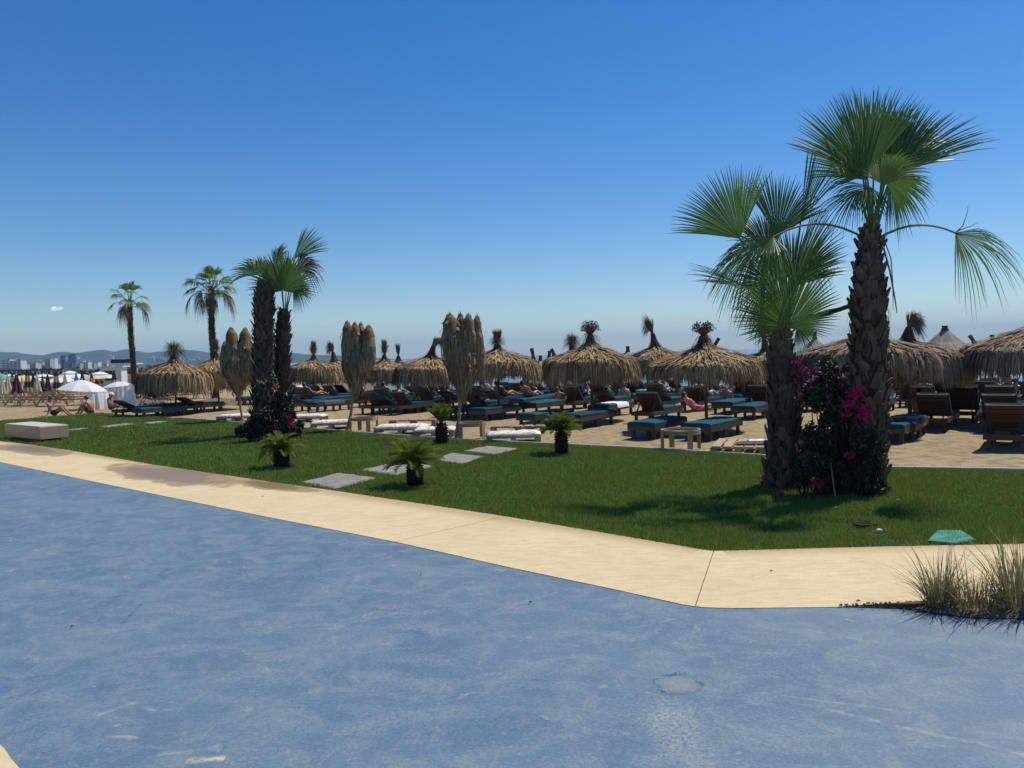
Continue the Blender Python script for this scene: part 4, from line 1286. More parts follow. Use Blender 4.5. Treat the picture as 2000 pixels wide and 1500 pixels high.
def thatch_parasol(px, Y, hw, apex, band, fringe, label, knot, seed, cat='parasol', group='thatched parasols on the beach', straw='straw', dens=1.0, tilt=0.0):
    rd = random.Random(seed)
    B = beachY(px, Y)
    R = hw * Y / FPX
    th = thing('thatched_parasol', label, cat, B, 0, group)
    th.rotation_euler = (rd.uniform(-.035, .035), rd.uniform(-.035, .035), 0)
    za = ptY(px, apex, Y).z - B.z
    zk = ptY(px, band, Y).z - B.z
    zf = ptY(px, fringe, Y).z - B.z
    if za - zk < .22: zk = za - .22
    prof = [(0.04, za + .04), (R * .20, za - .27 * (za - zk)), (R * .48, za - .58 * (za - zk)), (R * .80, zk), (R * .93, zk - .14 * (zk - zf)), (R * .98, zk - .50 * (zk - zf)), (R * .99, zf)]
    ph = [rd.uniform(0, 6.3) for _ in range(4)]
    wob = lambda a, i=0: 1 + .035 * math.sin(3 * a + ph[0]) + .03 * math.sin(5 * a + ph[1]) + .02 * math.sin(9 * a + ph[2])
    sag = lambda a: .05 * math.sin(2 * a + ph[3]) + .04 * math.sin(5 * a + ph[1])
    mb = MB()
    core = [(r * .965, z - .03) for r, z in prof[:5]] + [(R * .90, zk - .55 * (zk - zf))]
    mb.lathe(core, 28, wob=wob)
    mb.lathe([(0.02, za - .16), (R * .5, za - .52 * (za - zk) - .12), (R * .86, zk - .18)], 28, wob=wob)
    mb.build('canopy', MAT['straw_core'], th, smooth=True)
    f = min(1.0, 24 / Y) * dens
    wd = .017 * max(1.0, Y / 24)
    mb = MB()
    n = int(1900 * f)
    for k in range(n):
        t0 = rd.random() ** .7 * .62
        a = rd.uniform(0, 2 * PI)
        L = rd.uniform(.10, .22)
        pts = []
        lift = rd.uniform(0, .05) if rd.random() < .85 else rd.uniform(.05, .10)
        da = rd.uniform(-.18, .18)
        for i in range(4):
            q = i / 3
            r, z = prof_at(prof, min(1, t0 + L * q))
            aa = a + da * q * (.5 if t0 > .3 else 1.4)
            r *= wob(aa)
            pts.append(Vector((math.cos(aa) * (r + lift * (.3 + q)), math.sin(aa) * (r + lift * (.3 + q)), z + lift + (.015 if q == 1 else 0))))
        s = Vector((-math.sin(a), math.cos(a), rd.uniform(-.3, .3)))
        w = wd * rd.uniform(.6, 1.3)
        mb.strip(pts, s, [w, w, w * .8, w * .25])
    tag(mb.build('thatch', MAT[straw], th), kind='stuff')
    mb = MB()
    n = int(2200 * f)
    for k in range(n):
        a = rd.uniform(0, 2 * PI)
        t0 = rd.uniform(.44, .80)
        clump = .5 + .5 * math.sin(13 * a + ph[0]) * math.sin(8 * a + ph[2])
        drop = rd.uniform(-.16, .08) + .22 * (clump - .5) + sag(a)
        if rd.random() < .08: drop += rd.uniform(.05, .2)
        da = rd.uniform(-.05, .05)
        pts = []
        off = rd.uniform(-.05, .05)
        r, z = prof_at(prof, t0)
        end = Vector((R * wob(a) * (1.0 + off + .02), 0, zf - drop))
        for i in range(5):
            q = i / 4
            rr, zz = prof_at(prof, t0 + (1 - t0) * q)
            rr = rr * wob(a) * (1 + off * q) + .012
            zz = zz - drop * q * q
            aa = a + da * q
            pts.append(Vector((math.cos(aa) * rr, math.sin(aa) * rr, zz + .015)))
        s = Vector((-math.sin(a), math.cos(a), 0)) if rd.random() < .7 else Vector((math.cos(a + .8), math.sin(a + .8), 0))
        w = wd * rd.uniform(.55, 1.25)
        mb.strip(pts, s, [w, w, w, w * .8, w * .15])
    tag(mb.build('fringe', MAT[straw], th), kind='stuff')
    mb = MB()
    ring = []
    for i in range(37):
        a = 2 * PI * i / 36
        r, z = prof_at(prof, .475)
        ring.append(Vector((math.cos(a) * (r * wob(a) + .045), math.sin(a) * (r * wob(a) + .045), z + .03)))
    mb.tube(ring, .011, 5, caps=False)
    mb.build('binding_rope', MAT['pole'], th)
    mb = MB()
    mb.tube([(0, 0, -.15), (.01, 0, 1.0), (tilt, 0, za)], [.045, .043, .04], 8)
    mb.build('pole', MAT['pole'], th)
    for k in range(8):
        a = k * PI / 4 + .3
        mb = MB()
        mb.tube([(math.cos(a) * .05, math.sin(a) * .05, za - .22), (math.cos(a) * R * .84, math.sin(a) * R * .84, zk - .16)], .018, 5)
        mb.build('rib', MAT['pole'], th)
    topknot(th, za, px, Y, knot, rd, R)
    return th, B, za

def topknot(th, za, px, Y, knot, rd, R):
    kind, ytop = knot[0], knot[1]
    zt = ptY(px, ytop, Y).z - th.location.z
    H = zt - za
    lean = knot[2] if len(knot) > 2 else 0.0
    mb = MB()
    if kind == 'stub':
        c = Vector((lean * .6, 0, za + H))
        mb.tube([(0, 0, za - .06), (lean * .2, 0, za + H * .5), c], [.11, .075, .085], 8)
        for a in range(10):
            mb.tube([c, c + Vector((math.cos(a), math.sin(a) * .6, rd.uniform(-.3, .6))) * .07], [.02, .006], 4)
        mb.build('topknot', MAT['neck'], th)
        return
    hn = H * {'flower': .40, 'brush': .28, 'thin': .3, 'green': .30, 'tail': .42}.get(kind, .5)
    # skirt of dark thatch rising into a bound neck
    mb.tube([(0, 0, za - .10), (lean * .02, 0, za + .03), (lean * .10, 0, za + hn * .45), (lean * .28, 0, za + hn)], [.30 * min(1, R / 1.3), .17, .085, .08], 12, caps=False)
    for _ in range(260):
        a = rd.uniform(0, 2 * PI); t = rd.random()
        r0, r1 = .10, .26 + .16 * rd.random()
        p = Vector((math.cos(a) * r0 + lean * .28 * (1 - t), math.sin(a) * r0, za + hn * (1 - .8 * t)))
        q = Vector((math.cos(a) * r1, math.sin(a) * r1, za - .06 - .10 * rd.random()))
        m = p.lerp(q, .45) - Vector((math.cos(a), math.sin(a), 0)) * .06
        mb.strip([p, m, q], Vector((-math.sin(a), math.cos(a), 0)), [.012, .012, .003])
    kb = mb.build('topknot', MAT['neck'], th)
    c = Vector((lean * .28, 0, za + hn * .92))
    mb = MB()
    hu = H - hn
    if kind == 'brush':
        spray(mb, c, 420, hu * 1.1, .17, .10, rd, lean=(lean * .5, 0)); spray(mb, c, 260, hu * .95, .34, .38, rd, lean=(lean * .5, 0)); mt = 'tuft_brown'
    elif kind == 'green':
        spray(mb, c, 520, hu * 1.45, .52, .75, rd); mt = 'tuft_green'
    elif kind == 'tail':
        spray(mb, c, 380, hu * 1.5, .13, .65, rd, lean=(lean, 0)); spray(mb, c, 120, hu, .12, .1, rd, lean=(lean * .2, 0)); mt = 'tuft_brown'
    elif kind == 'flower':
        spray(mb, c, 260, hu * .9, .26, .05, rd, lean=(lean * .4, 0)); spray(mb, c, 60, hu * .8, .42, .8, rd)
        for _ in range(230):
            a = rd.uniform(0, 2 * PI); e = rd.uniform(-.2, 1.2); rr = rd.uniform(.7, 1.15)
            p = c + Vector((math.cos(a) * math.cos(e) * .30 * rr, math.sin(a) * math.cos(e) * .30 * rr, hu * .42 + math.sin(e) * hu * .55 * rr))
            q = Quaternion((rd.gauss(0, 1), rd.gauss(0, 1), rd.gauss(0, 1), rd.gauss(0, 1))).normalized()
            s = rd.uniform(.018, .034)
            mb.add([p + q @ Vector(v) * s for v in ((-1, -.5, 0), (1, -.5, 0), (0, 1, .3), (0, 0, .8))], [(0, 1, 2), (0, 1, 3), (1, 2, 3), (2, 0, 3)])
        mt = 'tuft_brown'
    elif kind == 'hook':
        pts = [c + Vector((lean * (t ** 1.6), 0, hu * 1.3 * t - hu * .9 * t * t * t)) for t in (0, .25, .5, .75, 1)]
        mb.tube(pts, [.10, .12, .13, .11, .05], 8)
        for t in (.3, .5, .7, .9, 1.0):
            p = c + Vector((lean * (t ** 1.6), 0, hu * 1.3 * t - hu * .9 * t ** 3))
            spray(mb, p, 70, .10 - .25 * (t > .6), .14, .25 * t, rd)
        spray(mb, c + Vector((0, 0, hu * .3)), 120, hu * .8, .16, .1, rd, lean=(lean * .3, 0))
        mt = 'tuft_brown'
    else:
        spray(mb, c, 300, hu * 1.1, .16, .15, rd, lean=(lean * .4, 0)); mt = 'tuft_brown'
    tag(mb.build('tuft', MAT[mt], kb), kind='stuff')

PARASOLS = [
 # px, Y, half width, apex, band, fringe, knot, label
 (340, 33.5, 68, 705, 727, 768, ('green', 658), 'thatched parasol with a green brushy topknot, leftmost of all'),
 (425, 36.0, 62, 700, 721, 760, ('brush', 660), 'thatched parasol just left of the leftmost folded parasol'),
 (612, 43.0, 56, 703, 717, 748, ('brush', 664), 'thatched parasol above the white sun umbrella, right of the close palm pair'),
 (655, 45.0, 50, 706, 719, 746, ('tail', 662, -.30), 'thatched parasol mostly hidden behind the middle folded parasol, topknot blown left'),
 (750, 46.0, 46, 703, 718, 748, ('brush', 662), 'thatched parasol right of the middle folded parasol, small brush topknot'),
 (780, 48.5, 40, 706, 718, 745, ('thin', 668), 'distant thatched parasol with a thin spiky topknot'),
 (838, 32.5, 70, 696, 716, 752, ('hook', 654, .55), 'thatched parasol with a topknot hooked over to the right'),
 (972, 27.8, 86, 684, 706, 744, ('brush', 640), 'thatched parasol with a rounded brush topknot, right of the rightmost folded parasol'),
 (1116, 38.0, 60, 688, 703, 742, ('green', 644), 'thatched parasol with a green topknot, peeping out behind a bigger one'),
 (1155, 24.6, 93, 673, 703, 748, ('flower', 624), 'large thatched parasol with a tall dried flower topknot'),
 (1281, 36.0, 63, 676, 697, 736, ('tail', 614, -.42), 'thatched parasol with a horsetail topknot hanging left'),
 (1378, 20.8, 110, 675, 707, 742, ('flower', 626), 'widest thatched parasol, with a bushy flower topknot and a slanting pole stub'),
 (1495, 32.0, 68, 688, 701, 740, ('flower', 626, -.2), 'thatched parasol behind the short wide fan palm'),
 (1688, 18.8, 128, 655, 690, 733, ('stub', 640), 'thatched parasol half hidden behind the tall fan palm trunk'),
 (1776, 21.2, 110, 668, 695, 752, ('tail', 600, .35), 'shaggy thatched parasol with a drooping grassy topknot, right of the tall fan palm'),
 (2012, 19.6, 120, 644, 675, 732, ('stub', 628), 'thatched parasol cut by the right edge of the picture'),
]
UMB = []
for i, (px, Y, hw, ap, bd, fr, kn, lab) in enumerate(PARASOLS):
    UMB.append(thatch_parasol(px, Y, hw, ap, bd, fr, lab, kn, 100 + i, straw='straw' if px < 1500 else 'straw_grey'))
# slanting stub beside one topknot
mb = MB(); mb.tube([ptY(1396, 678, 20.8), ptY(1407, 661, 20.8)], [.05, .045], 7)
o = mb.build('pole_stub', MAT['neck'], UMB[11][0]); o.matrix_parent_inverse = Matrix.Translation(UMB[11][0].location).inverted()

def reed_parasol(px, Y, hw, apex, rim, top, label, seed, lean=0.0, rail=False):
    rd = random.Random(seed)
    B = beachY(px, Y)
    th = thing('reed_parasol', label, 'parasol', B, 0, 'reed parasols near the water')
    R = hw * Y / FPX
    za, zr, zt = (ptY(px, y, Y).z - B.z for y in (apex, rim, top))
    mb = MB()
    n = 44
    mb.lathe([(.03, za - .03), (R * .5, (za + zr) / 2 - .09), (R * .98, zr - .02), (R * .97, zr - .10), (R * .4, (za + zr) / 2 - .10)], n)
    mb.build('canopy', MAT['straw_core'], th)
    mb = MB()
    m = int(420 * min(1, 30 / Y))
    for k in range(m):
        a = 2 * PI * k / m + rd.uniform(-.01, .01)
        e = Vector((math.cos(a), math.sin(a), 0))
        s = Vector((-e.y, e.x, 0))
        l = rd.uniform(0, .02)
        w = PI * R / m * 1.05
        t1 = rd.uniform(.97, 1.03)
        mb.strip([e * .03 + Vector((0, 0, za + l)), e * R * .5 + Vector((0, 0, (za + zr) / 2 - .05 + l)), e * R * t1 + Vector((0, 0, zr - (t1 - 1) * .4 + l))], s, [.004, w * .55, w])
    tag(mb.build('reeds', MAT['reed'], th), kind='stuff')
    mb = MB()
    mb.tube([(0, 0, -.15), (0, 0, za)], .05, 8)
    mb.build('pole', MAT['pole'], th)
    mb = MB()
    mb.tube([(0, 0, za - .08), (lean * .5, 0, (za + zt) / 2), (lean, 0, zt)], [.16, .10, .12], 8)
    mb.build('topknot', MAT['neck'], th)
    if rail:
        mb = MB()
        ring = [Vector((math.cos(a), math.sin(a), 0)) * (R * .93) + Vector((0, 0, zr - .17)) for a in (2 * PI * k / 24 for k in range(25))]
        mb.tube(ring, .03, 6, caps=False)
        mb.build('rail', MAT['white_paint'], th)
    return th
reed_parasol(1846, 30, 62, 642, 690, 636, 'pale reed parasol with a white rail under its cone, biggest of its kind', 140, .25 * 0, True)
reed_parasol(1592, 44, 44, 660, 694, 647, 'pale reed cone parasol between the two big fan palms', 141)
reed_parasol(1906, 44, 36, 672, 692, 655, 'small reed parasol with its top bent left, right of the biggest reed one', 142, -.35)
reed_parasol(1938, 42, 46, 668, 694, 654, 'dark topped reed parasol next to the right edge parasol', 143)
reed_parasol(1227, 46, 34, 686, 702, 676, 'distant reed parasol with a pale cone and short black stub', 144)
for i, (px, ap, tp, ln) in enumerate(((1044, 706, 680, -.15), (1056, 704, 694, 0), (1073, 699, 685, .05), (1084, 694, 681, -.2))):
    reed_parasol(px, 47 + i * .6, 30, ap, ap + 12, tp, ['distant reed parasol with a tall curved stub, left of four stubs', 'distant reed parasol with the shortest stub of four', 'distant reed parasol with a dark knobbed stub, third of four', 'distant reed parasol with a leaning stub, right of four stubs'][i], 145 + i, ln)

# ------------------------------------------------------------------ folded parasols
def folded_parasol(px_base, py_base, px_top, ytop, hw, ybot, label, seed, peaks):
    rd = random.Random(seed)
    B = ground(px_base, py_base)
    Y = B.y
    th = thing('folded_thatched_parasol', label, 'folded parasol', B, 0, 'folded thatched parasols at the lawn edge')
    k = Y / FPX
    P = lambda x, y, dy=0: ptY(x, y, Y + dy) - B
    zb = P(px_top, ybot).z
    R = hw * k
    cx = P(px_top, ybot).x
    H = P(px_top, ytop).z - zb
    # bundle body with one hump for every rib end
    mbc = MB()
    prof = [(.045, zb - H * .02), (R * .26, zb + H * .08), (R * .46, zb + H * .20), (R * .68, zb + H * .34), (R * .72, zb + H * .46), (R * .52, zb + H * .58), (R * .2, zb + H * .68)]
    mbc.lathe(prof, 20, c=(cx, 0, 0), wob=lambda a, i: 1 + .08 * math.sin(5 * a + seed))
    heads = []
    for (dx, ty, dyd, rr) in peaks:
        p = P(px_top + dx, ty, dyd)
        heads.append((p, rr))
        base = Vector((cx + (p.x - cx) * .62, p.y * .72, zb + H * .20))
        mid = p.lerp(base, .45)
        mbc.tube([base, mid, p.lerp(base, .12), p], [rr * 1.2, rr * 1.75, rr * 1.30, rr * .42], 10)
    mbc.build('bundle', MAT['straw_core'], th, smooth=True)
    mb = MB()
    # long straws from each peak down to the tie
    for (p, rr) in heads:
        for _ in range(430):
            a = rd.uniform(0, 2 * PI)
            o = Vector((math.cos(a), math.sin(a), 0))
            t0 = rd.random() ** 1.3 * .75
            Ls = rd.uniform(.18, .34)
            pts = []
            for i in range(5):
                t = t0 + Ls * i / 4
                # spine runs from the peak towards the tie
                q = min(t, 1.2)
                c = p.lerp(Vector((cx, 0, zb)), q) if q <= 1 else Vector((cx, 0, zb - (q - 1) * H * .25))
                out_x = (p.x - cx) * (1 - q)
                c = Vector((cx + (p.x - cx) * (1 - .30 * q) if q < .55 else cx + (p.x - cx) * (1 - .165 - (q - .55) * 1.85) if q < 1 else cx, p.y * (1 - q if q < 1 else 0), p.z + (zb - p.z) * q))
                r = rr * min(1.8, .45 + 4.2 * q) if q < .55 else rr * 1.8 * max(.10, 1 - (q - .55) * 1.7)
                pts.append(c + o * (r * 1.04 + .012 * rd.random()))
            s = Vector((-o.y, o.x, rd.uniform(-.2, .2)))
            w = .0085 * rd.uniform(.6, 1.3) * max(1, Y / 20)
            mb.strip(pts, s, [w * .8, w, w, w * .8, w * .2])
        for _ in range(16):
            o = Vector((rd.uniform(-1, 1), rd.uniform(-1, 1), rd.uniform(.2, 1))).normalized()
            mb.strip([p, p + o * rd.uniform(.04, .09)], Vector((1, 0, 0)), [.006, .001])
    for _ in range(520):
        a = rd.uniform(0, 2 * PI); o = Vector((math.cos(a), math.sin(a), 0))
        t0 = rd.uniform(0, .8); Ls = rd.uniform(.15, .35)
        pts = []
        for i in range(4):
            t = min(t0 + Ls * i / 3, 1.12)
            r, z = prof_at(prof[::-1], min(1, t))
            if t > 1: z -= (t - 1) * H; r *= .9
            pts.append(Vector((cx, 0, z)) + o * (r * (1 + .06 * math.sin(5 * a + seed)) + .015 + .02 * rd.random()))
        w = .0085 * rd.uniform(.6, 1.3) * max(1, Y / 20)
        mb.strip(pts, Vector((-o.y, o.x, rd.uniform(-.2, .2))), [w, w, w * .8, w * .2])
    # shaggy locks that hang clear of the bundle
    for _ in range(150):
        if rd.random() < .5:
            p, rr = rd.choice(heads); q = rd.uniform(.05, .5)
            c = p.lerp(Vector((cx, 0, zb)), q * .6); r0 = rr * min(1.7, .5 + 4.4 * q)
        else:
            t = rd.uniform(.05, .85); r0, z = prof_at(prof[::-1], t); c = Vector((cx, 0, z)); r0 *= 1.08
        a = rd.uniform(0, 2 * PI); o = Vector((math.cos(a), math.sin(a), 0)); s = Vector((-o.y, o.x, 0))
        L = rd.uniform(.14, .34); lift = rd.uniform(.02, .07)
        for k in range(7):
            b0 = c + o * r0 + s * rd.uniform(-.035, .035)
            tip = b0 + Vector((0, 0, -L * rd.uniform(.8, 1.1))) - o * (r0 * .25) + o * lift + s * rd.uniform(-.02, .02)
            m_ = b0.lerp(tip, .5) + o * lift * 1.3
            w = .010 * rd.uniform(.6, 1.2)
            mb.strip([b0, m_, tip], s, [w, w, w * .2])
    tag(mb.build('thatch', MAT['straw_folded'], th), kind='stuff')
    mb = MB(); mb.tube([(0, 0, -.12), (cx * .5, 0, zb * .5), (cx, 0, zb + H * .5)], [.046, .043, .04], 8)
    mb.build('pole', MAT['pole_pale'], th)
MAT['straw_folded'] = simple('straw_folded', (0.42, 0.31, 0.19), (0.10, 0.07, 0.045), 0.9, 3, island=True, spec=0.15)
folded_parasol(475, 824, 465, 642, 34, 772, 'folded thatched parasol left of the close palm pair, leftmost of three', 161, [(-14, 640, -.1, .15), (14, 641, .12, .15), (-26, 668, .1, .12), (24, 676, -.12, .14), (2, 668, .2, .13)])
folded_parasol(675, 843, 697, 630, 36, 768, 'folded thatched parasol on a leaning pole, middle of three', 162, [(-19, 628, -.05, .12), (-4, 631, .0, .12), (8, 631, .15, .10), (23, 636, -.05, .12), (27, 640, .2, .10)])
folded_parasol(888, 860, 905, 612, 41, 775, 'folded thatched parasol with four tall humps, rightmost of three', 163, [(-27, 613, .0, .15), (-6, 612, .22, .10), (10, 614, -.06, .12), (27, 617, .08, .10), (-14, 640, -.12, .13), (30, 650, .15, .11)])

# ================================================================== sun loungers
LW, LL, LH = 0.74, 2.0, 0.36
def lounger_meshes():
    d = {}
    def M(name, mat, fn):
        mb = MB(); fn(mb); d[name] = mb.mesh(name, MAT[mat])
    M('side_rail', 'wood_dark', lambda b: b.box((0, 0, 0), (.045, LL, .12)))
    M('end_rail', 'wood_dark', lambda b: b.box((0, 0, 0), (LW - .1, .04, .11)))
    M('leg', 'wood_dark', lambda b: b.box((0, 0, 0), (.075, .075, LH - .02)))
    M('slat', 'wood_dark', lambda b: b.box((0, 0, 0), (LW - .12, .085, .018)))
    def flat(b):
        for y0, y1 in ((-LL / 2, -.36), (-.355, .30), (.305, LL / 2)):
            n = 6
            vs, fs = [], []
            for j in range(n + 1):
                y = y0 + (y1 - y0) * j / n
                e = .012 if 0 < j < n else 0
                for x, z in ((-LW / 2, .0), (-LW / 2, .055 + e), (-LW / 2 + .05, .085 + e), (0, .092 + e * 1.2), (LW / 2 - .05, .085 + e), (LW / 2, .055 + e), (LW / 2, 0)):
                    vs.append((x, y, z))
            for j in range(n):
                for k in range(6):
                    fs.append((j * 7 + k, j * 7 + k + 1, (j + 1) * 7 + k + 1, (j + 1) * 7 + k))
            fs.append(tuple(range(6, -1, -1))); fs.append(tuple(n * 7 + k for k in range(7)))
            b.add(vs, fs)
    M('mattress', 'mattress', flat)
    def seat(b):
        vs = []
        b.box((0, .33, .045), (LW, 1.32, .085))
    M('seat_mattress', 'mattress', seat)
    M('back_mattress', 'mattress', lambda b: b.box((0, -.35, .05), (LW - .02, .70, .075)))
    M('back_side', 'wood_dark', lambda b: b.box((0, -.36, 0), (.05, .74, .05)))
    M('back_slat', 'wood_dark', lambda b: b.box((0, 0, 0), (LW - .14, .10, .02)))
    M('prop', 'wood_dark', lambda b: b.box((0, 0, 0), (.04, .035, .5)))
    return d
LM = lounger_meshes()
def make_lounger(raised, ang=42):
    """head at local -Y, feet at +Y"""
    th = thing('sun_lounger', '-', 'sun lounger', (0, 0, 0), 0, 'wooden sun loungers on the beach')
    T = Matrix.Translation
    for s in (-1, 1):
        obj('side_rail', LM['side_rail'], th, T((s * (LW / 2 - .022), 0, LH - .06)))
        for y in (-.86, .02, .88):
            obj('leg', LM['leg'], th, T((s * (LW / 2 - .09), y, (LH - .02) / 2)))
    for y in (-LL / 2 + .02, LL / 2 - .02):
        obj('end_rail', LM['end_rail'], th, T((0, y, LH - .065)))
    if not raised:
        for k in range(14):
            obj('slat', LM['slat'], th, T((0, -.9 + k * .138, LH - .012)))
        obj('mattress', LM['mattress'], th, T((0, 0, LH - .002)))
    else:
        for k in range(9):
            obj('slat', LM['slat'], th, T((0, -.18 + k * .138, LH - .012)))
        obj('mattress', LM['seat_mattress'], th, T((0, 0, LH - .002)))
        hinge = T((0, -.30, LH)) @ Matrix.Rotation(-math.radians(ang), 4, 'X')
        mb = MB()
        for s in (-1, 1):
            mb.box((s * (LW / 2 - .07), -.36, 0), (.05, .74, .05))
        bk = mb.build('backrest', MAT['wood_dark'], th)
        bk.matrix_local = hinge
        for k in range(6):
            obj('slat', LM['back_slat'], bk, T((0, -.06 - k * .124, -.012)))
        obj('back_cushion', LM['back_mattress'], bk)
        for s in (-1, 1):
            a = math.radians(ang)
            top = Vector((s * (LW / 2 - .12), -.30 - math.cos(a) * .45, LH + math.sin(a) * .45 - .03))
            mb = MB(); mb.bar(top, (s * (LW / 2 - .12), -.88, LH - .02), .03, .03, up=(1, 0, 0)); mb.build('prop', MAT['wood_dark'], th)
    return th
PROTO = {'flat': make_lounger(False), 'up': make_lounger(True, 44), 'high': make_lounger(True, 50), 'low': make_lounger(True, 27)}
_used = {}
def lounger(kind, x, y, label, rz=None, group='wooden sun loungers on the beach', jit=True):
    p = PROTO[kind]
    o = p if kind not in _used else copy_tree(p)
    _used[kind] = 1
    rz = face_rz((0.60, 0.80)) if rz is None else rz
    o.location = (x, y, gz(x, y) - .01)
    o.rotation_euler = (0, 0, rz + (random.uniform(-.05, .05) if jit else 0))
    tag(o, label, None, group)
    return o
random.seed(19)
LOUNGERS = {}
def pair(ui, k1, k2, name, back=1.25, sep=.70):
    c = UMB[ui][1]
    for s, k, w in ((-1, k1, 'left'), (1, k2, 'right')):
        if k is None: continue
        p = c - AX * back + RX * (s * sep)
        st = {'flat': 'flat blue', 'up': 'raised-back', 'high': 'steep-backed', 'low': 'slightly raised'}[k]
        LOUNGERS[(ui, w)] = lounger(k, p.x, p.y, f'{st} lounger, {w} one under the {name}')
pair(0, 'low', 'flat', 'parasol with the green brushy topknot')
pair(1, 'flat', 'low', 'parasol nearest the leftmost folded one', 1.6)
pair(2, 'flat', 'flat', 'parasol above the white umbrella', 3.5)
pair(3, 'flat', 'flat', 'parasol behind the middle folded one', 5.0)
pair(4, 'low', 'flat', 'small parasol by the middle folded one', 3.0)
pair(5, 'up', 'flat', 'distant thin spiky topknot parasol', 4.0)
pair(6, 'up', 'up', 'parasol with the hooked topknot', 2.2)
pair(7, 'flat', 'flat', 'parasol with the rounded brush topknot', 1.4)
pair(8, 'low', 'flat', 'parasol with the small green topknot', 2.0)
pair(9, 'flat', 'flat', 'large tall flower topknot parasol', 1.9)
pair(10, 'high', 'flat', 'parasol with the horsetail topknot')
pair(11, 'flat', 'flat', 'widest parasol', 1.9)
pair(12, 'flat', 'up', 'parasol behind the short fan palm')
pair(13, None, 'flat', 'parasol behind the tall palm trunk', .6, .9)
pair(14, None, 'high', 'shaggy parasol right of the tall palm', 1.6)
pair(15, 'high', None, 'parasol at the right edge', 1.5)

def px_lounger(kind, px, py, label, rz=None, group='wooden sun loungers on the beach'):
    p = ground(px, py)
    o = lounger(kind, p.x, p.y, label, rz, group)
    LOUNGERS[('p', px, py)] = o
    return o
px_lounger('high', 1285, 822, 'raised lounger with its dark back to us, left of the flat pair')
px_lounger('flat', 1430, 806, 'flat lounger with a sunlit foot end, just behind the widest parasol pole')
px_lounger('flat', 1472, 816, 'flat shaded lounger beside the short fan palm trunk')
px_lounger('flat', 1195, 812, 'flat lounger carrying a patterned white towel')
px_lounger('flat', 1060, 806, 'flat lounger right behind the cycad on a tall trunk')
px_lounger('low', 945, 806, 'raised lounger seen side on, right of the rightmost folded parasol')
px_lounger('high', 1885, 822, 'steep-backed lounger with a white towel over its back')
px_lounger('high', 1955, 812, 'steep-backed lounger behind the one with the white towel')
px_lounger('high', 1968, 872, 'nearest dark lounger seen from behind at the right edge')
px_lounger('up', 2030, 858, 'second dark lounger from behind, cut by the right edge')
px_lounger('flat', 1752, 858, 'lounger with a pink and yellow towel, right of the tall fan palm')
px_lounger('low', 770, 806, 'raised lounger between the middle and rightmost folded parasols')
# the shaded rows towards the water
k = 0
rl = random.Random(33)
for row, (dist, cols) in enumerate(((24.6, range(-9, 6)), (27.8, range(-10, 6)), (31.0, range(-11, 7)), (34.3, range(-11, 7)), (37.6, range(-10, 7)), (41.0, range(-9, 7)), (44.6, range(-6, 7)))):
    for c in cols:
        for s in (-.68, .68):
            p = AX * dist + RX * (c * 3.6 + s + 1.2 + row * .9)
            if p.y < 20: continue
            px = 1000 + FPX * p.x / p.y
            if px < 560 or px > 2060: continue
            if any((p - u[1]).length < .5 for u in UMB): continue
            if px > 1500 and p.y < 23: continue
            if any((Vector((o.location.x, o.location.y, 0)) - Vector((p.x, p.y, 0))).length < 1.3 for o in LOUNGERS.values()): continue
            kind = rl.choice(['flat', 'flat', 'up', 'up', 'low', 'high'])
            LOUNGERS[('b', k)] = lounger(kind, p.x, p.y, '%s lounger in the %s shaded row counted from the water' % ({'flat': 'flat blue', 'up': 'raised-back', 'low': 'slightly raised', 'high': 'steep-backed'}[kind], ('seventh', 'sixth', 'fifth', 'fourth', 'third', 'second', 'first')[row]), group='loungers in the shaded rows towards the water')
            k += 1
# ================================================================== tables, pallets, bench, small things on the lawn
def round_table(px, py, D, H, label, rz, seed):
    rd = random.Random(seed)
    B = at(px, py, -.02)
    th = thing('round_table', label, 'table', B, rz, 'round wooden tables at the lawn edge')
    R = D / 2
    mb = MB(); mb.lathe([(R, H - .095), (R, H), (R - .035, H), (R - .035, H - .095), (R, H - .095)], 36); mb.build('rim', MAT['wood_pale'], th)
    mb = MB(); mb.lathe([(0.001, H - .065), (R - .036, H - .065), (R - .036, H - .088), (0.001, H - .088)], 36); mb.build('tabletop', MAT['wood_pale'], th)
    for k in range(4):
        a = k * PI / 2
        M = Matrix.Rotation(a, 3, 'Z')
        mb = MB()
        mb.box(M @ Vector((0, R + .012, H / 2 + .004)), (.12, .024, H + .008), M)
        mb.build('leg', MAT['wood_pale'], th)
    return th
round_table(711, 842, .80, .42, 'round wooden table between the leftmost and middle white cushioned pallets', .5, 1)
round_table(921, 856, .80, .42, 'round wooden table in front of the rightmost folded thatched parasol', .9, 2)
round_table(1330, 878, .84, .44, 'pale round tray table left of the bare pallet, nearest of three', .25, 3)

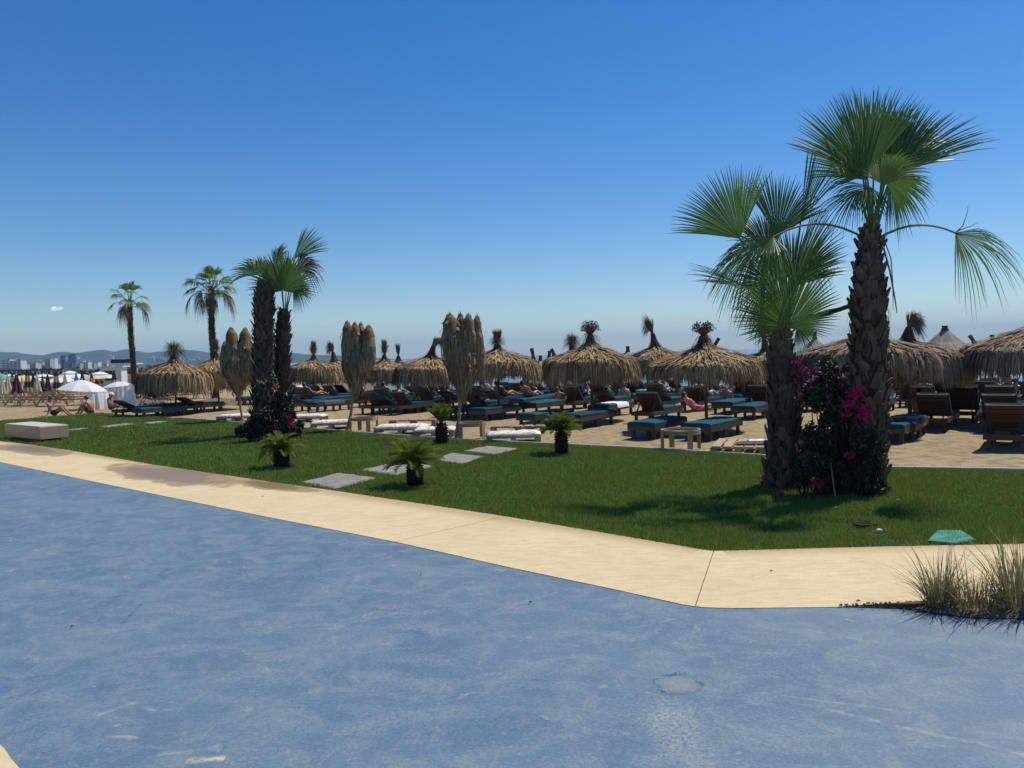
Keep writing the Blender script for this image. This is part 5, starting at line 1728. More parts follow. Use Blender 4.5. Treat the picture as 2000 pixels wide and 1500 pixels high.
def pallet(px, py, L, W, label, rz, cushion=None, cat='pallet seat', planks=7, seed=0, h=.15, wood='wood_grey'):
    rd = random.Random(seed)
    B = at(px, py, -.03)
    th = thing('cushioned_pallet' if cushion else 'pallet', label, cat, B, rz, 'pallets at the lawn edge')
    pw = L / planks
    me = MB(); me.box((0, 0, 0), (pw * .78, W, .024)); pm = me.mesh('plank', MAT[wood])
    for k in range(planks):
        obj('plank', pm, th, Matrix.Translation((-L / 2 + pw * (k + .5), 0, h)) @ Matrix.Rotation(rd.uniform(-.02, .02), 4, 'Z'))
    me = MB(); me.box((0, 0, 0), (L, .09, .022)); rm = me.mesh('runner', MAT[wood])
    bm_ = MB(); bm_.box((0, 0, 0), (.13, .09, h - .05)); bk = bm_.mesh('block', MAT[wood])
    for y in (-W / 2 + .05, 0, W / 2 - .05):
        obj('runner', rm, th, Matrix.Translation((0, y, h - .024)))
        for x in (-L / 2 + .07, 0, L / 2 - .07):
            obj('block', bk, th, Matrix.Translation((x, y, (h - .05) / 2 + .012)))
    if cushion:
        n, m = 14, 8
        vs, fs = [], []
        cl, cw, t = L * 1.02, W * 1.0, .085
        for j in range(m + 1):
            for i in range(n + 1):
                u, v = i / n * 2 - 1, j / m * 2 - 1
                e = (1 - abs(u) ** 6) * (1 - abs(v) ** 6)
                z = h + .02 + t * (.30 + .70 * max(0, e) ** .4) + .022 * mnoise.noise((u * 2.2 + seed, v * 2.2, seed)) + .010 * mnoise.noise((u * 7 + seed, v * 7, seed))
                vs.append((u * cl / 2 * (1 + .01 * mnoise.noise((v * 3, seed, 1))), v * cw / 2, z))
        o = len(vs)
        for j in range(m):
            for i in range(n):
                a = j * (n + 1) + i
                fs.append((a, a + 1, a + n + 2, a + n + 1))
        ring = [i for i in range(n + 1)] + [(j + 1) * (n + 1) - 1 for j in range(1, m + 1)] + [m * (n + 1) + i for i in range(n - 1, -1, -1)] + [j * (n + 1) for j in range(m - 1, 0, -1)]
        for i in ring:
            vs.append((vs[i][0] * .97, vs[i][1] * .97, h + .014))
        for k in range(len(ring)):
            k2 = (k + 1) % len(ring)
            fs.append((ring[k2], ring[k], o + k, o + k2))
        mb = MB(); mb.add(vs, fs)
        c = mb.build('seat_cushion', MAT['cushion'], None, smooth=True)
        c.location = B; c.rotation_euler = (0, 0, rz)
        tag(c, cushion, 'cushion', 'white cushions on the pallets')
    return th
def mat_cushion():
    m, nt, b = new_mat('cushion')
    tc = nt.nodes.new('ShaderNodeTexCoord')
    n = noise_n(nt, tc.outputs['Object'], 9, 5, .7)
    n2 = noise_n(nt, tc.outputs['Object'], 28, 3, .7)
    c = mixc(nt, ramp(nt, n, [(.48, 0), (.56, .85)]).outputs[0], (.74, .70, .63), (.42, .33, .24))
    c = mixc(nt, ramp(nt, n2, [(.60, 0), (.68, .8)]).outputs[0], c, (.24, .19, .15))
    nt.links.new(c, b.inputs['Base Color']); b.inputs['Roughness'].default_value = .9
    bump(nt, b, n, .4, .02)
    return m
MAT['cushion'] = mat_cushion()
rzr = math.atan2(RX.y, RX.x)
PAL = [
 (462, 822, 1.25, .75, 'pallet seat at the foot of the leftmost folded parasol', 'white cushion by the leftmost folded parasol pole', .30),
 (600, 823, 1.35, .75, 'pallet seat touching the right side of the close palm pair', 'crumpled cream cushion against the close palm pair', .15),
 (648, 836, 1.25, .80, 'pallet seat left of the middle folded parasol pole', 'white cushion left of the middle folded parasol pole', .55),
 (786, 846, 1.5, .80, 'low pallet seat between the two left round tables, the left one', 'patterned white cushion right of the leftmost round table', .15),
 (850, 852, 1.1, .80, 'pallet seat partly behind the narrow upright cycad', 'white cushion behind the narrow upright cycad', .20),
 (1003, 862, 1.35, .80, 'pallet seat with open block ends, left of the cycad at the sand edge', 'patterned white cushion left of the cycad at the sand edge', .25)]
for i, (px, py, L, W, lab, cl, dr) in enumerate(PAL):
    pallet(px, py, L, W, lab, dr * .5 - .12, cl, seed=10 + i)
pallet(808, 832, 1.5, .45, 'bare low pallet bench behind the white cushions between the round tables', -.1, planks=5, seed=21, h=.2)
pallet(1012, 846, 1.5, .40, 'bare low pallet bench behind the rightmost white cushion', -.12, planks=5, seed=22, h=.2)
pallet(1448, 880, 1.1, 1.5, 'bare yellow wooden pallet with wide gaps beside the short fan palm', -.38, planks=5, seed=23, h=.16, wood='wood_pale')
def crumple(px, py, z, sx, sy, mat, name, label, cat, seed, hgt=.05, rz=0.0, group=None):
    p = at(px, py, z)
    vs, fs = [], []
    n = 12
    for j in range(n + 1):
        for i in range(n + 1):
            u, v = i / n * 2 - 1, j / n * 2 - 1
            k = 1 + .22 * mnoise.noise((u * 2 + seed, v * 2, 0))
            zz = hgt * (.35 + .5 * mnoise.noise((u * 2.6 + seed, v * 2.6, 1)) + .3 * mnoise.noise((u * 6 + seed, v * 6, 2)))
            e = max(abs(u), abs(v))
            zz = max(.004, zz * (1 - max(0, e - .8) * 3.5))
            vs.append((u * sx / 2 * k, v * sy / 2 * k, zz))
    for j in range(n):
        for i in range(n):
            a = j * (n + 1) + i
            fs.append((a, a + 1, a + n + 2, a + n + 1))
    mb = MB(); mb.add(vs, fs)
    o = mb.build(name, MAT[mat], None, smooth=True)
    o.location = p; o.rotation_euler = (0, 0, rz)
    tag(o, label, cat, group)
    return o
crumple(1478, 866, .165, .85, .34, 'grey_cloth', 'towel', 'crumpled dark grey towel across the bare yellow pallet', 'towel', 3, .07, -.2)
crumple(1488, 860, .165, .55, .22, 'white_cloth', 'towel', 'white cloth at the far edge of the bare yellow pallet', 'towel', 8, .05, -.2)

# concrete bench
def bench():
    c0 = at(79, 866)                                  # front right foot corner
    z0, z1 = .10, .46
    # outline from the photograph's lower edges, taken at the underside height
    a = at(10, 851, z0); b_ = at(79, 859, z0)
    r = at(124, 853.5, z0)
    d1 = (a - b_); d2 = (r - b_)
    d2 = Vector((-d1.y, d1.x, 0)).normalized() * (-1 if Vector((-d1.y, d1.x, 0)).dot(d2) < 0 else 1) * max(.75, abs(Vector((-d1.y, d1.x, 0)).normalized().dot(d2)))
    th = thing('concrete_bench', 'square edged pale concrete bench block on a recessed dark foot', 'bench', (b_.x, b_.y, 0))
    m, nt, bs = new_mat('travertine')
    P = pos_n(nt)
    n1 = noise_n(nt, scaled(nt, P, (9, 9, 3)), 3, 6, .7)
    n2 = noise_n(nt, scaled(nt, P, (22, 22, 5)), 4, 4, .6)
    c = ramp(nt, n1, [(.3, (.40, .275, .17)), (.7, (.50, .36, .235))]).outputs[0]
    c = mixc(nt, ramp(nt, n2, [(.62, 0), (.68, .8)]).outputs[0], c, (.17, .12, .085))
    nt.links.new(c, bs.inputs['Base Color']); bs.inputs['Roughness'].default_value = .8
    bump(nt, bs, n2, .3, .01)
    P0 = Vector((0, 0, 0)); q = [P0, d2 * 1.0, d2 + d1, d1]
    q = [Vector((v.x, v.y, 0)) for v in q]
    if (q[1] - q[0]).cross(q[2] - q[1]).z < 0: q.reverse()
    cen = sum(q, Vector()) / 4
    mb = MB()
    e = .02
    ins = [v + (cen - v).normalized() * e for v in q]
    vs = [Vector((v.x, v.y, z0)) for v in ins] + [Vector((v.x, v.y, z0 + .012)) for v in q] + [Vector((v.x, v.y, z1 - .012)) for v in q] + [Vector((v.x, v.y, z1)) for v in ins]
    fs = [(3, 2, 1, 0), (12, 13, 14, 15)]
    for l in range(3):
        for k in range(4):
            fs.append((l * 4 + k, l * 4 + (k + 1) % 4, l * 4 + 4 + (k + 1) % 4, l * 4 + 4 + k))
    mb.add(vs, fs)
    mb.build('seat_block', m, th)
    top = [v + (cen - v).normalized() * .03 for v in q]
    mb = MB(); mb.poly(top, z1 + .001, z1 + .012)
    mb.build('top_slab', simple('pale_screed', (.50, .48, .45), (.42, .405, .38), .8, 8), th)
    mb = MB(); mb.poly([v.lerp(cen, .22) for v in q], -.03, z0 + .001)
    mb.build('foot', MAT['dark_metal'], th)
bench()

# irrigation lid, drain grate, bits
def valve_lid():
    q = W2([(1812, 1061), (1866, 1066), (1906, 1060), (1878, 1042), (1830, 1042)])
    c = sum(q, Vector()) / 5
    a = at(1813, 1060); b_ = at(1866, 1065); d = at(1829, 1042)
    th = thing('valve_box_lid', 'green plastic irrigation box lid in the lawn by the path', 'box lid', c)
    pts = [v - c for v in q]
    if (pts[1] - pts[0]).cross(pts[2] - pts[1]).z < 0: pts.reverse()
    mb = MB()
    n = len(pts)
    vs = [Vector((p.x, p.y, -.02)) for p in pts] + [Vector((p.x, p.y, .03)) for p in pts] + [Vector((p.x * .92, p.y * .92, .045)) for p in pts]
    fs = [tuple(2 * n + k for k in range(n))]
    for l in range(2):
        for k in range(n):
            fs.append((l * n + k, l * n + (k + 1) % n, (l + 1) * n + (k + 1) % n, (l + 1) * n + k))
    mb.add(vs, fs)
    mb.build('lid', simple('green_plastic', (.035, .27, .165), (.025, .21, .13), .45, 8), th)
    mb = MB()
    for k in range(4):
        u = -.55 + k * .36
        p0 = pts[0].lerp(pts[1], .5 + u * .4); p1 = pts[3].lerp(pts[2], .5 + u * .4)
        mb.bar(p0 * .8 + Vector((0, 0, .046)), p1 * .8 + Vector((0, 0, .046)), .012, .006)
    mb.build('ridges', simple('green_plastic_dark', (.03, .30, .19), (.025, .24, .15), .5, 8), th)
valve_lid()
g = at(1688, 1029)
th = thing('drain_grate', 'small black slotted grate in the lawn inside the palm shadow', 'grate', g, .2)
mb = MB()
for x0, y0, x1, y1 in ((-.1, -.08, .1, -.08), (.1, -.08, .1, .08), (.1, .08, -.1, .08), (-.1, .08, -.1, -.08)):
    mb.bar((x0, y0, .03), (x1, y1, .03), .016, .03)
mb.build('frame', MAT['dark_metal'], th)
sm = MB(); sm.box((0, 0, 0), (.19, .009, .022)); smm = sm.mesh('slat', MAT['dark_metal'])
for k in range(6):
    obj('slat', smm, th, Matrix.Translation((0, -.056 + k * .0225, .03)))
def pebble(px, py, s, mat, name, label, cat, seed, z=0.02, M=at):
    rd = random.Random(seed)
    mb = MB()
    mb.lathe([(.001, -s * .5), (s * .7, -s * .3), (s, 0), (s * .7, s * .45), (.001, s * .6)], 8, wob=lambda a, i: 1 + .25 * math.sin(2 * a + seed) + .1 * math.sin(5 * a))
    o = mb.build(name, MAT[mat], None)
    o.location = M(px, py, z)
    tag(o, label, cat)
pebble(1717, 1036, .035, 'white_paint', 'stone', 'small white stone beside the black lawn grate', 'stone', 1)
pebble(1754, 977, .018, 'white_paint', 'stone', 'tiny white stone on the lawn right of the bougainvillea', 'stone', 2)
pebble(1632, 992, .026, 'wood_pale', 'stone', 'small buff stone on the lawn in front of the garden stake', 'stone', 3)
crumple(1952, 1162, .02, .16, .13, 'white_cloth', 'plastic_bag', 'white plastic scrap lying behind the dry grass clumps', 'plastic scrap', 5, .10)
def dry_leaf(px, py, label, seed, s=.03):
    rd = random.Random(seed)
    mb = MB()
    mb.add([(-s, 0, .004), (0, -s * .4, .012), (s, 0, .006), (0, s * .4, .016), (s * .2, 0, .004)], [(0, 1, 4), (1, 2, 4), (2, 3, 4), (3, 0, 4)])
    o = mb.build('dry_leaf', MAT['black_cloth']); o.location = at(px, py, .008); o.rotation_euler = (0, 0, rd.uniform(0, 6))
    tag(o, label, 'leaf', 'dark crumbs on the paving')
for i, (px, py, lab) in enumerate(((1506, 1116, 'dark crumb in the middle of the cream path slab'), (513, 970, 'dark crumb on the cream path below the wet patch'), (1676, 1175, 'dark crumb on the path near the dry grass'), (141, 1224, 'dark crumb on the blue paving at the far left'), (823, 1122, 'dark crumb on the blue paving near the path'), (1036, 1177, 'dark crumb on the blue paving below the path bend'))):
    dry_leaf(px, py, lab, i, .022)

# towels on loungers
def towel_on(o, mat, name, label, y0, y1, zoff=.105, seed=0, mat2=None, drop=.16):
    """towel spread over the bed of lounger o between y0 and y1, hanging a little at the sides"""
    n, m = 10, 12
    vs, fs = [], []
    for j in range(n + 1):
        for i in range(m + 1):
            u = i / m * 2 - 1
            x = u * .47
            z = zoff + .012 * mnoise.noise((u * 3 + seed, j * .6, seed))
            if abs(x) > .37: z -= (abs(x) - .37) / .10 * drop; x = math.copysign(.375 + (abs(x) - .37) * .15, x)
            vs.append((x, y0 + (y1 - y0) * j / n + .02 * mnoise.noise((u * 2, j * .4, seed + 3)), LH + z))
    for j in range(n):
        for i in range(m):
            a = j * (m + 1) + i
            fs.append((a, a + 1, a + m + 2, a + m + 1))
    mb = MB(); mb.add(vs, fs, 0)
    if mat2:
        mb.m = [1 if (k // m) in (5, 6, 7, 8, 9) else 0 for k in range(len(fs))]
    t = mb.build(name, [MAT[mat], MAT[mat2]] if mat2 else MAT[mat], None, smooth=True)
    t.location = o.location; t.rotation_euler = o.rotation_euler
    return tag(t, label, 'towel', 'towels on the loungers')
def find(lbl):
    return next(o for o in bpy.data.objects if o.get('label', '').startswith(lbl))
towel_on(find('flat lounger carrying'), 'white_cloth', 'towel', 'patterned white towel spread on a flat lounger behind the tall flower topknot parasol pole', -.3, .55, seed=2)
towel_on(find('lounger with a pink'), 'pink_cloth', 'towel', 'pink and yellow beach towel over a lounger foot, right of the tall fan palm', .25, 1.03, seed=3, mat2='yellow_cloth', drop=.2)
o = find('steep-backed lounger with a white')
crumple(0, 0, 0, .3, .45, 'white_cloth', 'towel', 'white towel flung over the back of a steep-backed lounger', 'towel', 4, .1)
t = bpy.data.objects['towel'] if False else [q for q in bpy.data.objects if q.get('label', '').startswith('white towel flung')][0]
t.location = Vector(o.location) + Matrix.Rotation(o.rotation_euler.z, 3, 'Z') @ Vector((.24, -.66, LH + .54)); t.rotation_euler = (math.radians(-40), 0, o.rotation_euler.z)

# ================================================================== people
def skin_body(name, joints, edges, mat, sub=1):
    me = bpy.data.meshes.new(name)
    me.from_pydata([j[0] for j in joints], edges, [])
    o = bpy.data.objects.new(name, me); COL.objects.link(o)
    sk = o.modifiers.new('s', 'SKIN')
    for i, j in enumerate(joints):
        r = j[1]
        me.skin_vertices[0].data[i].radius = (r, r) if not hasattr(r, '__len__') else r
    me.skin_vertices[0].data[0].use_root = True
    sk.use_smooth_shade = True
    sb = o.modifiers.new('u', 'SUBSURF'); sb.levels = sub; sb.render_levels = sub
    dg = bpy.context.evaluated_depsgraph_get()
    m2 = bpy.data.meshes.new_from_object(o.evaluated_get(dg))
    bpy.data.objects.remove(o); bpy.data.meshes.remove(me)
    m2.name = name
    m2.materials.clear(); m2.materials.append(MAT[mat])
    return m2
def V3(*a): return Vector(a)
def pose(kind):
    """joints in metres; facing local +Y, origin on the ground or seat under the hips"""
    J = {}
    if kind == 'stand':
        J = dict(pel=V3(0, 0, .95), sp=V3(0, .01, 1.15), ch=V3(0, .0, 1.36), nk=V3(0, .01, 1.50), hd=V3(0, .03, 1.63), ht=V3(0, .02, 1.72))
        for s, n in ((-1, 'l'), (1, 'r')):
            J.update({'hip' + n: V3(s * .09, 0, .90), 'kn' + n: V3(s * .10, .02, .50), 'an' + n: V3(s * .10, -.01, .08), 'to' + n: V3(s * .11, .13, .03),
                      'sh' + n: V3(s * .18, 0, 1.42), 'el' + n: V3(s * .24, .0, 1.14), 'wr' + n: V3(s * .23, .10, .92), 'ha' + n: V3(s * .22, .14, .84)})
    elif kind == 'sit_up':                       # on a lounger edge or bed, legs out along +Y
        J = dict(pel=V3(0, 0, .12), sp=V3(0, -.03, .32), ch=V3(0, -.02, .52), nk=V3(0, .03, .66), hd=V3(0, .07, .79), ht=V3(0, .07, .88))
        for s, n in ((-1, 'l'), (1, 'r')):
            J.update({'hip' + n: V3(s * .10, .04, .10), 'kn' + n: V3(s * .13, .42, .26), 'an' + n: V3(s * .11, .78, .07), 'to' + n: V3(s * .12, .88, .12),
                      'sh' + n: V3(s * .18, 0, .58), 'el' + n: V3(s * .23, .12, .34), 'wr' + n: V3(s * .14, .32, .30), 'ha' + n: V3(s * .11, .40, .30)})
    elif kind == 'recline':                      # leaning back about 40 degrees
        J = dict(pel=V3(0, 0, .12), sp=V3(0, -.15, .24), ch=V3(0, -.31, .38), nk=V3(0, -.40, .48), hd=V3(0, -.46, .60), ht=V3(0, -.48, .69))
        for s, n in ((-1, 'l'), (1, 'r')):
            J.update({'hip' + n: V3(s * .10, .04, .10), 'kn' + n: V3(s * .11, .44, .24 if s > 0 else .12), 'an' + n: V3(s * .10, .86, .08), 'to' + n: V3(s * .12, .92, .18),
                      'sh' + n: V3(s * .18, -.33, .43), 'el' + n: V3(s * .24, -.20, .24), 'wr' + n: V3(s * .16, .02, .22), 'ha' + n: V3(s * .12, .10, .22)})
    elif kind == 'ground_back':                  # on the sand, one hand behind, knees up
        J = dict(pel=V3(0, 0, .11), sp=V3(0, -.09, .29), ch=V3(0, -.15, .49), nk=V3(0, -.14, .63), hd=V3(0, -.09, .75), ht=V3(0, -.09, .84))
        for s, n in ((-1, 'l'), (1, 'r')):
            J.update({'hip' + n: V3(s * .10, .04, .10), 'kn' + n: V3(s * .13, .40, .40), 'an' + n: V3(s * .12, .66, .07), 'to' + n: V3(s * .12, .79, .04),
                      'sh' + n: V3(s * .18, -.15, .55), 'el' + n: V3(s * .26, .06, .42) if s > 0 else V3(-.26, -.28, .32), 'wr' + n: V3(s * .16, .30, .44) if s > 0 else V3(-.27, -.36, .08), 'ha' + n: V3(s * .13, .38, .45) if s > 0 else V3(-.28, -.39, .03)})
    elif kind == 'hug':                          # sitting, arms round the knees
        J = dict(pel=V3(0, 0, .11), sp=V3(0, -.04, .30), ch=V3(0, .04, .49), nk=V3(0, .13, .61), hd=V3(0, .20, .71), ht=V3(0, .21, .80))
        for s, n in ((-1, 'l'), (1, 'r')):
            J.update({'hip' + n: V3(s * .10, .04, .10), 'kn' + n: V3(s * .12, .40, .42), 'an' + n: V3(s * .10, .58, .07), 'to' + n: V3(s * .11, .71, .04),
                      'sh' + n: V3(s * .18, .06, .55), 'el' + n: V3(s * .22, .30, .40), 'wr' + n: V3(s * .10, .52, .30), 'ha' + n: V3(s * .03, .56, .28)})
    return J
RAD = dict(pel=.145, sp=.125, ch=(.155, .125), nk=.058, hd=.088, ht=.060, hip=.095, kn=.062, an=.042, to=.034, sh=.062, el=.045, wr=.032, ha=.036)
BODY = [('pel', 'sp'), ('sp', 'ch'), ('ch', 'nk'), ('nk', 'hd'), ('hd', 'ht')]
for n in 'lr':
    BODY += [('pel', 'hip' + n), ('hip' + n, 'kn' + n), ('kn' + n, 'an' + n), ('an' + n, 'to' + n), ('ch', 'sh' + n), ('sh' + n, 'el' + n), ('el' + n, 'wr' + n), ('wr' + n, 'ha' + n)]
def rad(k):
    return RAD[k] if k in RAD else RAD[k[:-1]]
def up(r, f):
    return tuple(x * f for x in r) if hasattr(r, '__len__') else r * f
BODIES = {}
def person(kind, loc, face, label, skin='skin_tan', hair='hair', top=None, bottom='black_cloth', long=False, scale=1.0, hat=None, bikini=False):
    J = pose(kind)
    key = (kind, skin)
    if key not in BODIES:
        ks = ['pel'] + [k for k in J if k != 'pel']
        BODIES[key] = skin_body('person', [(J[k], rad(k)) for k in ks], [(ks.index(a), ks.index(b)) for a, b in BODY], skin)
    o = obj('person', BODIES[key])
    o.location = loc; o.rotation_euler = (0, 0, face_rz(face)); o.scale = (scale,) * 3
    tag(o, label, 'person', 'people on the beach')
    def cloth(name, chain, edges, f, mat):
        k2 = (kind, name, f)
        if k2 not in BODIES:
            BODIES[k2] = skin_body(name, [(p, up(r, f)) for p, r in chain], edges, mat)
        me = BODIES[k2].copy(); me.materials.clear(); me.materials.append(MAT[mat])
        return obj(name, me, o)
    kl = lambda a, b, t: J[a].lerp(J[b], t)
    t = .18 if bikini else .55
    cloth('shorts' if not bikini else 'swimsuit', [(J['pel'], RAD['pel']), (kl('pel', 'sp', .45), RAD['pel'] * .95), (J['hipl'], RAD['hip']), (J['hipr'], RAD['hip']), (kl('hipl', 'knl', t), .083), (kl('hipr', 'knr', t), .083)], [(0, 1), (0, 2), (0, 3), (2, 4), (3, 5)], 1.10, bottom)
    if top:
        cloth('shirt', [(J['sp'], RAD['sp']), (kl('pel', 'sp', .4), RAD['sp']), (J['ch'], RAD['ch']), (J['shl'], .066), (J['shr'], .066), (kl('shl', 'ell', .6), .052), (kl('shr', 'elr', .6), .052)], [(0, 1), (0, 2), (2, 3), (2, 4), (3, 5), (4, 6)], 1.10, top)
    # head details
    up_ = (J['ht'] - J['nk']).normalized()
    fw = Vector((0, 1, 0)) - up_ * up_.y; fw.normalize()
    sd = fw.cross(up_)
    hc = J['hd'] + up_ * .015
    mb = MB()
    def hp(a, e, r):
        return hc + (sd * math.cos(a) * math.cos(e) * .88 + fw * math.sin(a) * math.cos(e) + up_ * math.sin(e) * 1.12) * r
    n = 12
    vs, fs = [], []
    rows = 6
    for j in range(rows + 1):
        for i in range(n):
            a = 2 * PI * i / n
            back = .5 - .5 * math.sin(a)
            low = (-.75 if not long else -1.0) * back + .55 * (1 - back)
            e = low + (PI / 2 - low) * j / rows
            vs.append(hp(a, e, .108))
    for j in range(rows):
        for i in range(n):
            fs.append((j * n + i, j * n + (i + 1) % n, (j + 1) * n + (i + 1) % n, (j + 1) * n + i))
    mb.add(vs, fs)
    if long:
        mb.tube([hc - fw * .06, hc - fw * .10 - up_ * .12, hc - fw * .09 - up_ * .26], [.085, .075, .03], 8)
    else:
        mb.tube([hc - fw * .05, hc - fw * .062 - up_ * .06], [.075, .05], 8)
    mb.build('hair', MAT[hair], o, smooth=True)
    mb = MB()
    mb.tube([hc + fw * .085 + up_ * .012, hc + fw * .112 - up_ * .022, hc + fw * .088 - up_ * .03], [.008, .014, .010], 5)
    for s in (-1, 1):
        mb.tube([hc + sd * s * .088 - up_ * .0, hc + sd * s * .098 - up_ * .03], [.018, .012], 5)
    mb.build('nose_and_ears', MAT[skin], o, smooth=True)
    mb = MB()
    for s in (-1, 1):
        mb.tube([hc + fw * .082 + sd * s * .034 + up_ * .012, hc + fw * .094 + sd * s * .034 + up_ * .012], [.011, .006], 6)
    mb.build('eyes', MAT['hair'], o)
    mb = MB(); mb.tube([hc + fw * .090 - sd * .022 - up_ * .052, hc + fw * .097 - up_ * .055, hc + fw * .090 + sd * .022 - up_ * .052], [.004, .007, .004], 5)
    mb.build('mouth', MAT['red_cloth'], o)
    # fingers
    mb = MB()
    for nn in 'lr':
        d = (J['ha' + nn] - J['wr' + nn]).normalized()
        s_ = d.cross(Vector((0, 0, 1)))
        if s_.length < .1: s_ = Vector((0, 1, 0)).cross(d)
        s_.normalize(); u_ = s_.cross(d)
        for q in range(4):
            b0 = J['ha' + nn] + s_ * (-.027 + .018 * q) + d * .01
            L_ = (.070, .082, .078, .060)[q]
            mb.tube([b0, b0 + d * L_ * .55 - u_ * .008, b0 + d * L_ * .95 - u_ * .028], [.0095, .0085, .006], 5)
        b0 = J['ha' + nn] - d * .035 - s_ * .028
        mb.tube([b0, b0 - s_ * .028 + d * .03, b0 - s_ * .030 + d * .062], [.011, .0095, .007], 5)
    mb.build('fingers', MAT[skin], o)
    if hat:
        mb = MB()
        q = Matrix((sd, fw, up_)).transposed()
        pr = [(.17, .03), (.16, .045), (.10, .045), (.098, .10), (.06, .125), (.001, .13)]
        vs, fs = [], []
        for r, z in pr:
            for i in range(14):
                a = 2 * PI * i / 14
                vs.append(hc + q @ Vector((r * math.cos(a), r * math.sin(a), z)))
        for j in range(len(pr) - 1):
            for i in range(14):
                fs.append((j * 14 + i, j * 14 + (i + 1) % 14, (j + 1) * 14 + (i + 1) % 14, (j + 1) * 14 + i))
        mb.add(vs, fs); mb.build('hat', MAT[hat], o)
    return o
def gp(px, py): return ground(px, py)
def on_lounger(o, y, x=0.0, z=None):
    return Vector(o.location) + Matrix.Rotation(o.rotation_euler.z, 3, 'Z') @ Vector((x, y, LH + .085 if z is None else z))
def seat_at(px, Y, zoff=0.0):
    p = beachY(px, Y); p.z += zoff
    return p
AXl = Vector((.6, .8, 0))
person('ground_back', gp(104, 812), (1, .1, 0), 'person sitting on the sand left of the white tents, leaning on one hand', 'skin_tan', top=None, scale=1.0)
person('hug', gp(178, 809), (-1, .2, 0), 'person sitting with bent knees before the left white tent, facing left', 'skin_tan', scale=1.02)
person('sit_up', gp(216, 800), (1, -.1, 0), 'person sitting in the shade of the right white tent in a pale hat', 'skin_tan', hat='white_cloth', bottom='grey_cloth', scale=.95)
def person_up(kind, px, ytop, Y, face, label, h, **k):
    """person at distance Y whose head top shows at ytop; sits or stands on what is there, h metres tall in that pose"""
    p = ptY(px, ytop, Y)
    g = gz(p.x, p.y)
    z = p.z - h
    return person(kind, Vector((p.x, p.y, max(g, z))), face, label, **k)
person_up('sit_up', 1218, 748, 31, (.3, .95, 0), 'bare-backed person sitting up on a lounger, right of the tall flower topknot parasol pole', .88, skin='skin_fair')
person_up('recline', 1360, 770, 27, (.9, .2, 0), 'person in pink lying back with raised knees beside the widest parasol pole', .69, skin='skin_fair', top='pink_cloth', bottom='pink_cloth')
person_up('sit_up', 1426, 740, 33, (-.6, -.8, 0), 'person in a white shirt sitting up, facing us under the widest parasol', .88, top='white_cloth', bottom='white_cloth', hair='hair')
person_up('stand', 1353, 736, 50, (.2, -1, 0), 'person in a swimsuit standing near the water, left of the widest parasol pole', 1.72, skin='skin_fair', bikini=True, long=True, bottom='red_cloth')
person_up('sit_up', 1367, 745, 38, (.7, .7, 0), 'dark haired person sitting just right of the one standing in a swimsuit', .88, top='maroon_cloth', long=True)
person_up('sit_up', 1384, 746, 38, (.3, -.9, 0), 'person in black sitting next to the dark haired person', .88, top='black_cloth')
person_up('sit_up', 1418, 764, 29, (.5, .85, 0), 'pale haired person in teal seen from behind under the widest parasol', .88, hair='hair_pale', top='teal_cloth', bottom='teal_cloth', long=True)
person_up('sit_up', 1794, 764, 21.5, (.6, .8, 0), 'bare-backed person sitting on a steep-backed lounger right of the tall fan palm', .88)
person_up('sit_up', 1945, 738, 30, (.3, .95, 0), 'person in dark top sitting with back to us near the right edge', .88, top='black_cloth')
person_up('sit_up', 1982, 740, 30, (.8, .4, 0), 'person with an arm out sitting at the right edge of the picture', .88, top='black_cloth')
person_up('stand', 1911, 728, 46, (-.4, -.9, 0), 'person in swim shorts standing at the water, left of the right edge parasol', 1.72, skin='skin_tan', bottom='red_cloth')
person_up('stand', 1898, 731, 47, (.4, .9, 0), 'shorter person standing at the water beside the one in swim shorts', 1.6, skin='skin_fair', scale=.93, bikini=True, long=True)
person_up('sit_up', 776, 752, 36, (.7, .7, 0), 'person in black sitting under the parasol with the hooked topknot', .88, top='black_cloth')
person_up('sit_up', 852, 752, 36, (-.7, .7, 0), 'person in maroon sitting left of the rightmost folded parasol', .88, top='maroon_cloth', long=True)
person_up('sit_up', 872, 753, 36, (.4, .9, 0), 'person in navy sitting close behind the rightmost folded parasol', .88, top='navy_cloth')
person_up('sit_up', 958, 744, 40, (.3, -.9, 0), 'person in teal sitting under the rounded brush topknot parasol', .88, top='teal_cloth', bottom='teal_cloth')
person_up('sit_up', 1040, 752, 40, (.3, .9, 0), 'person in white sitting left of the small green topknot parasol', .88, top='white_cloth')
person_up('sit_up', 1068, 752, 42, (.6, .7, 0), 'bare-chested person sitting behind the cycad on a tall trunk', .88, skin='skin_fair')
person_up('recline', 1135, 752, 34, (.7, .7, 0), 'person reclining in maroon under the tall flower topknot parasol', .69, top='maroon_cloth')
person_up('recline', 1102, 756, 33, (.7, .7, 0), 'person reclining in navy left of the tall flower topknot parasol pole', .69, top='navy_cloth')
person_up('stand', 1204, 742, 52, (.1, 1, 0), 'person in green standing in the distance by the water', 1.7, top='green_cloth', bottom='green_cloth')
person_up('sit_up', 1293, 748, 37, (.4, .9, 0), 'person in black sitting under the horsetail topknot parasol', .88, top='black_cloth')
person_up('sit_up', 1320, 752, 36, (.4, .9, 0), 'person in yellow sitting right of the horsetail topknot parasol pole', .88, top='yellow_cloth', hair='hair_pale')
person_up('sit_up', 1484, 750, 34, (.5, .8, 0), 'person in white hat sitting left of the short fan palm trunk', .88, top='maroon_cloth', hat='white_cloth')
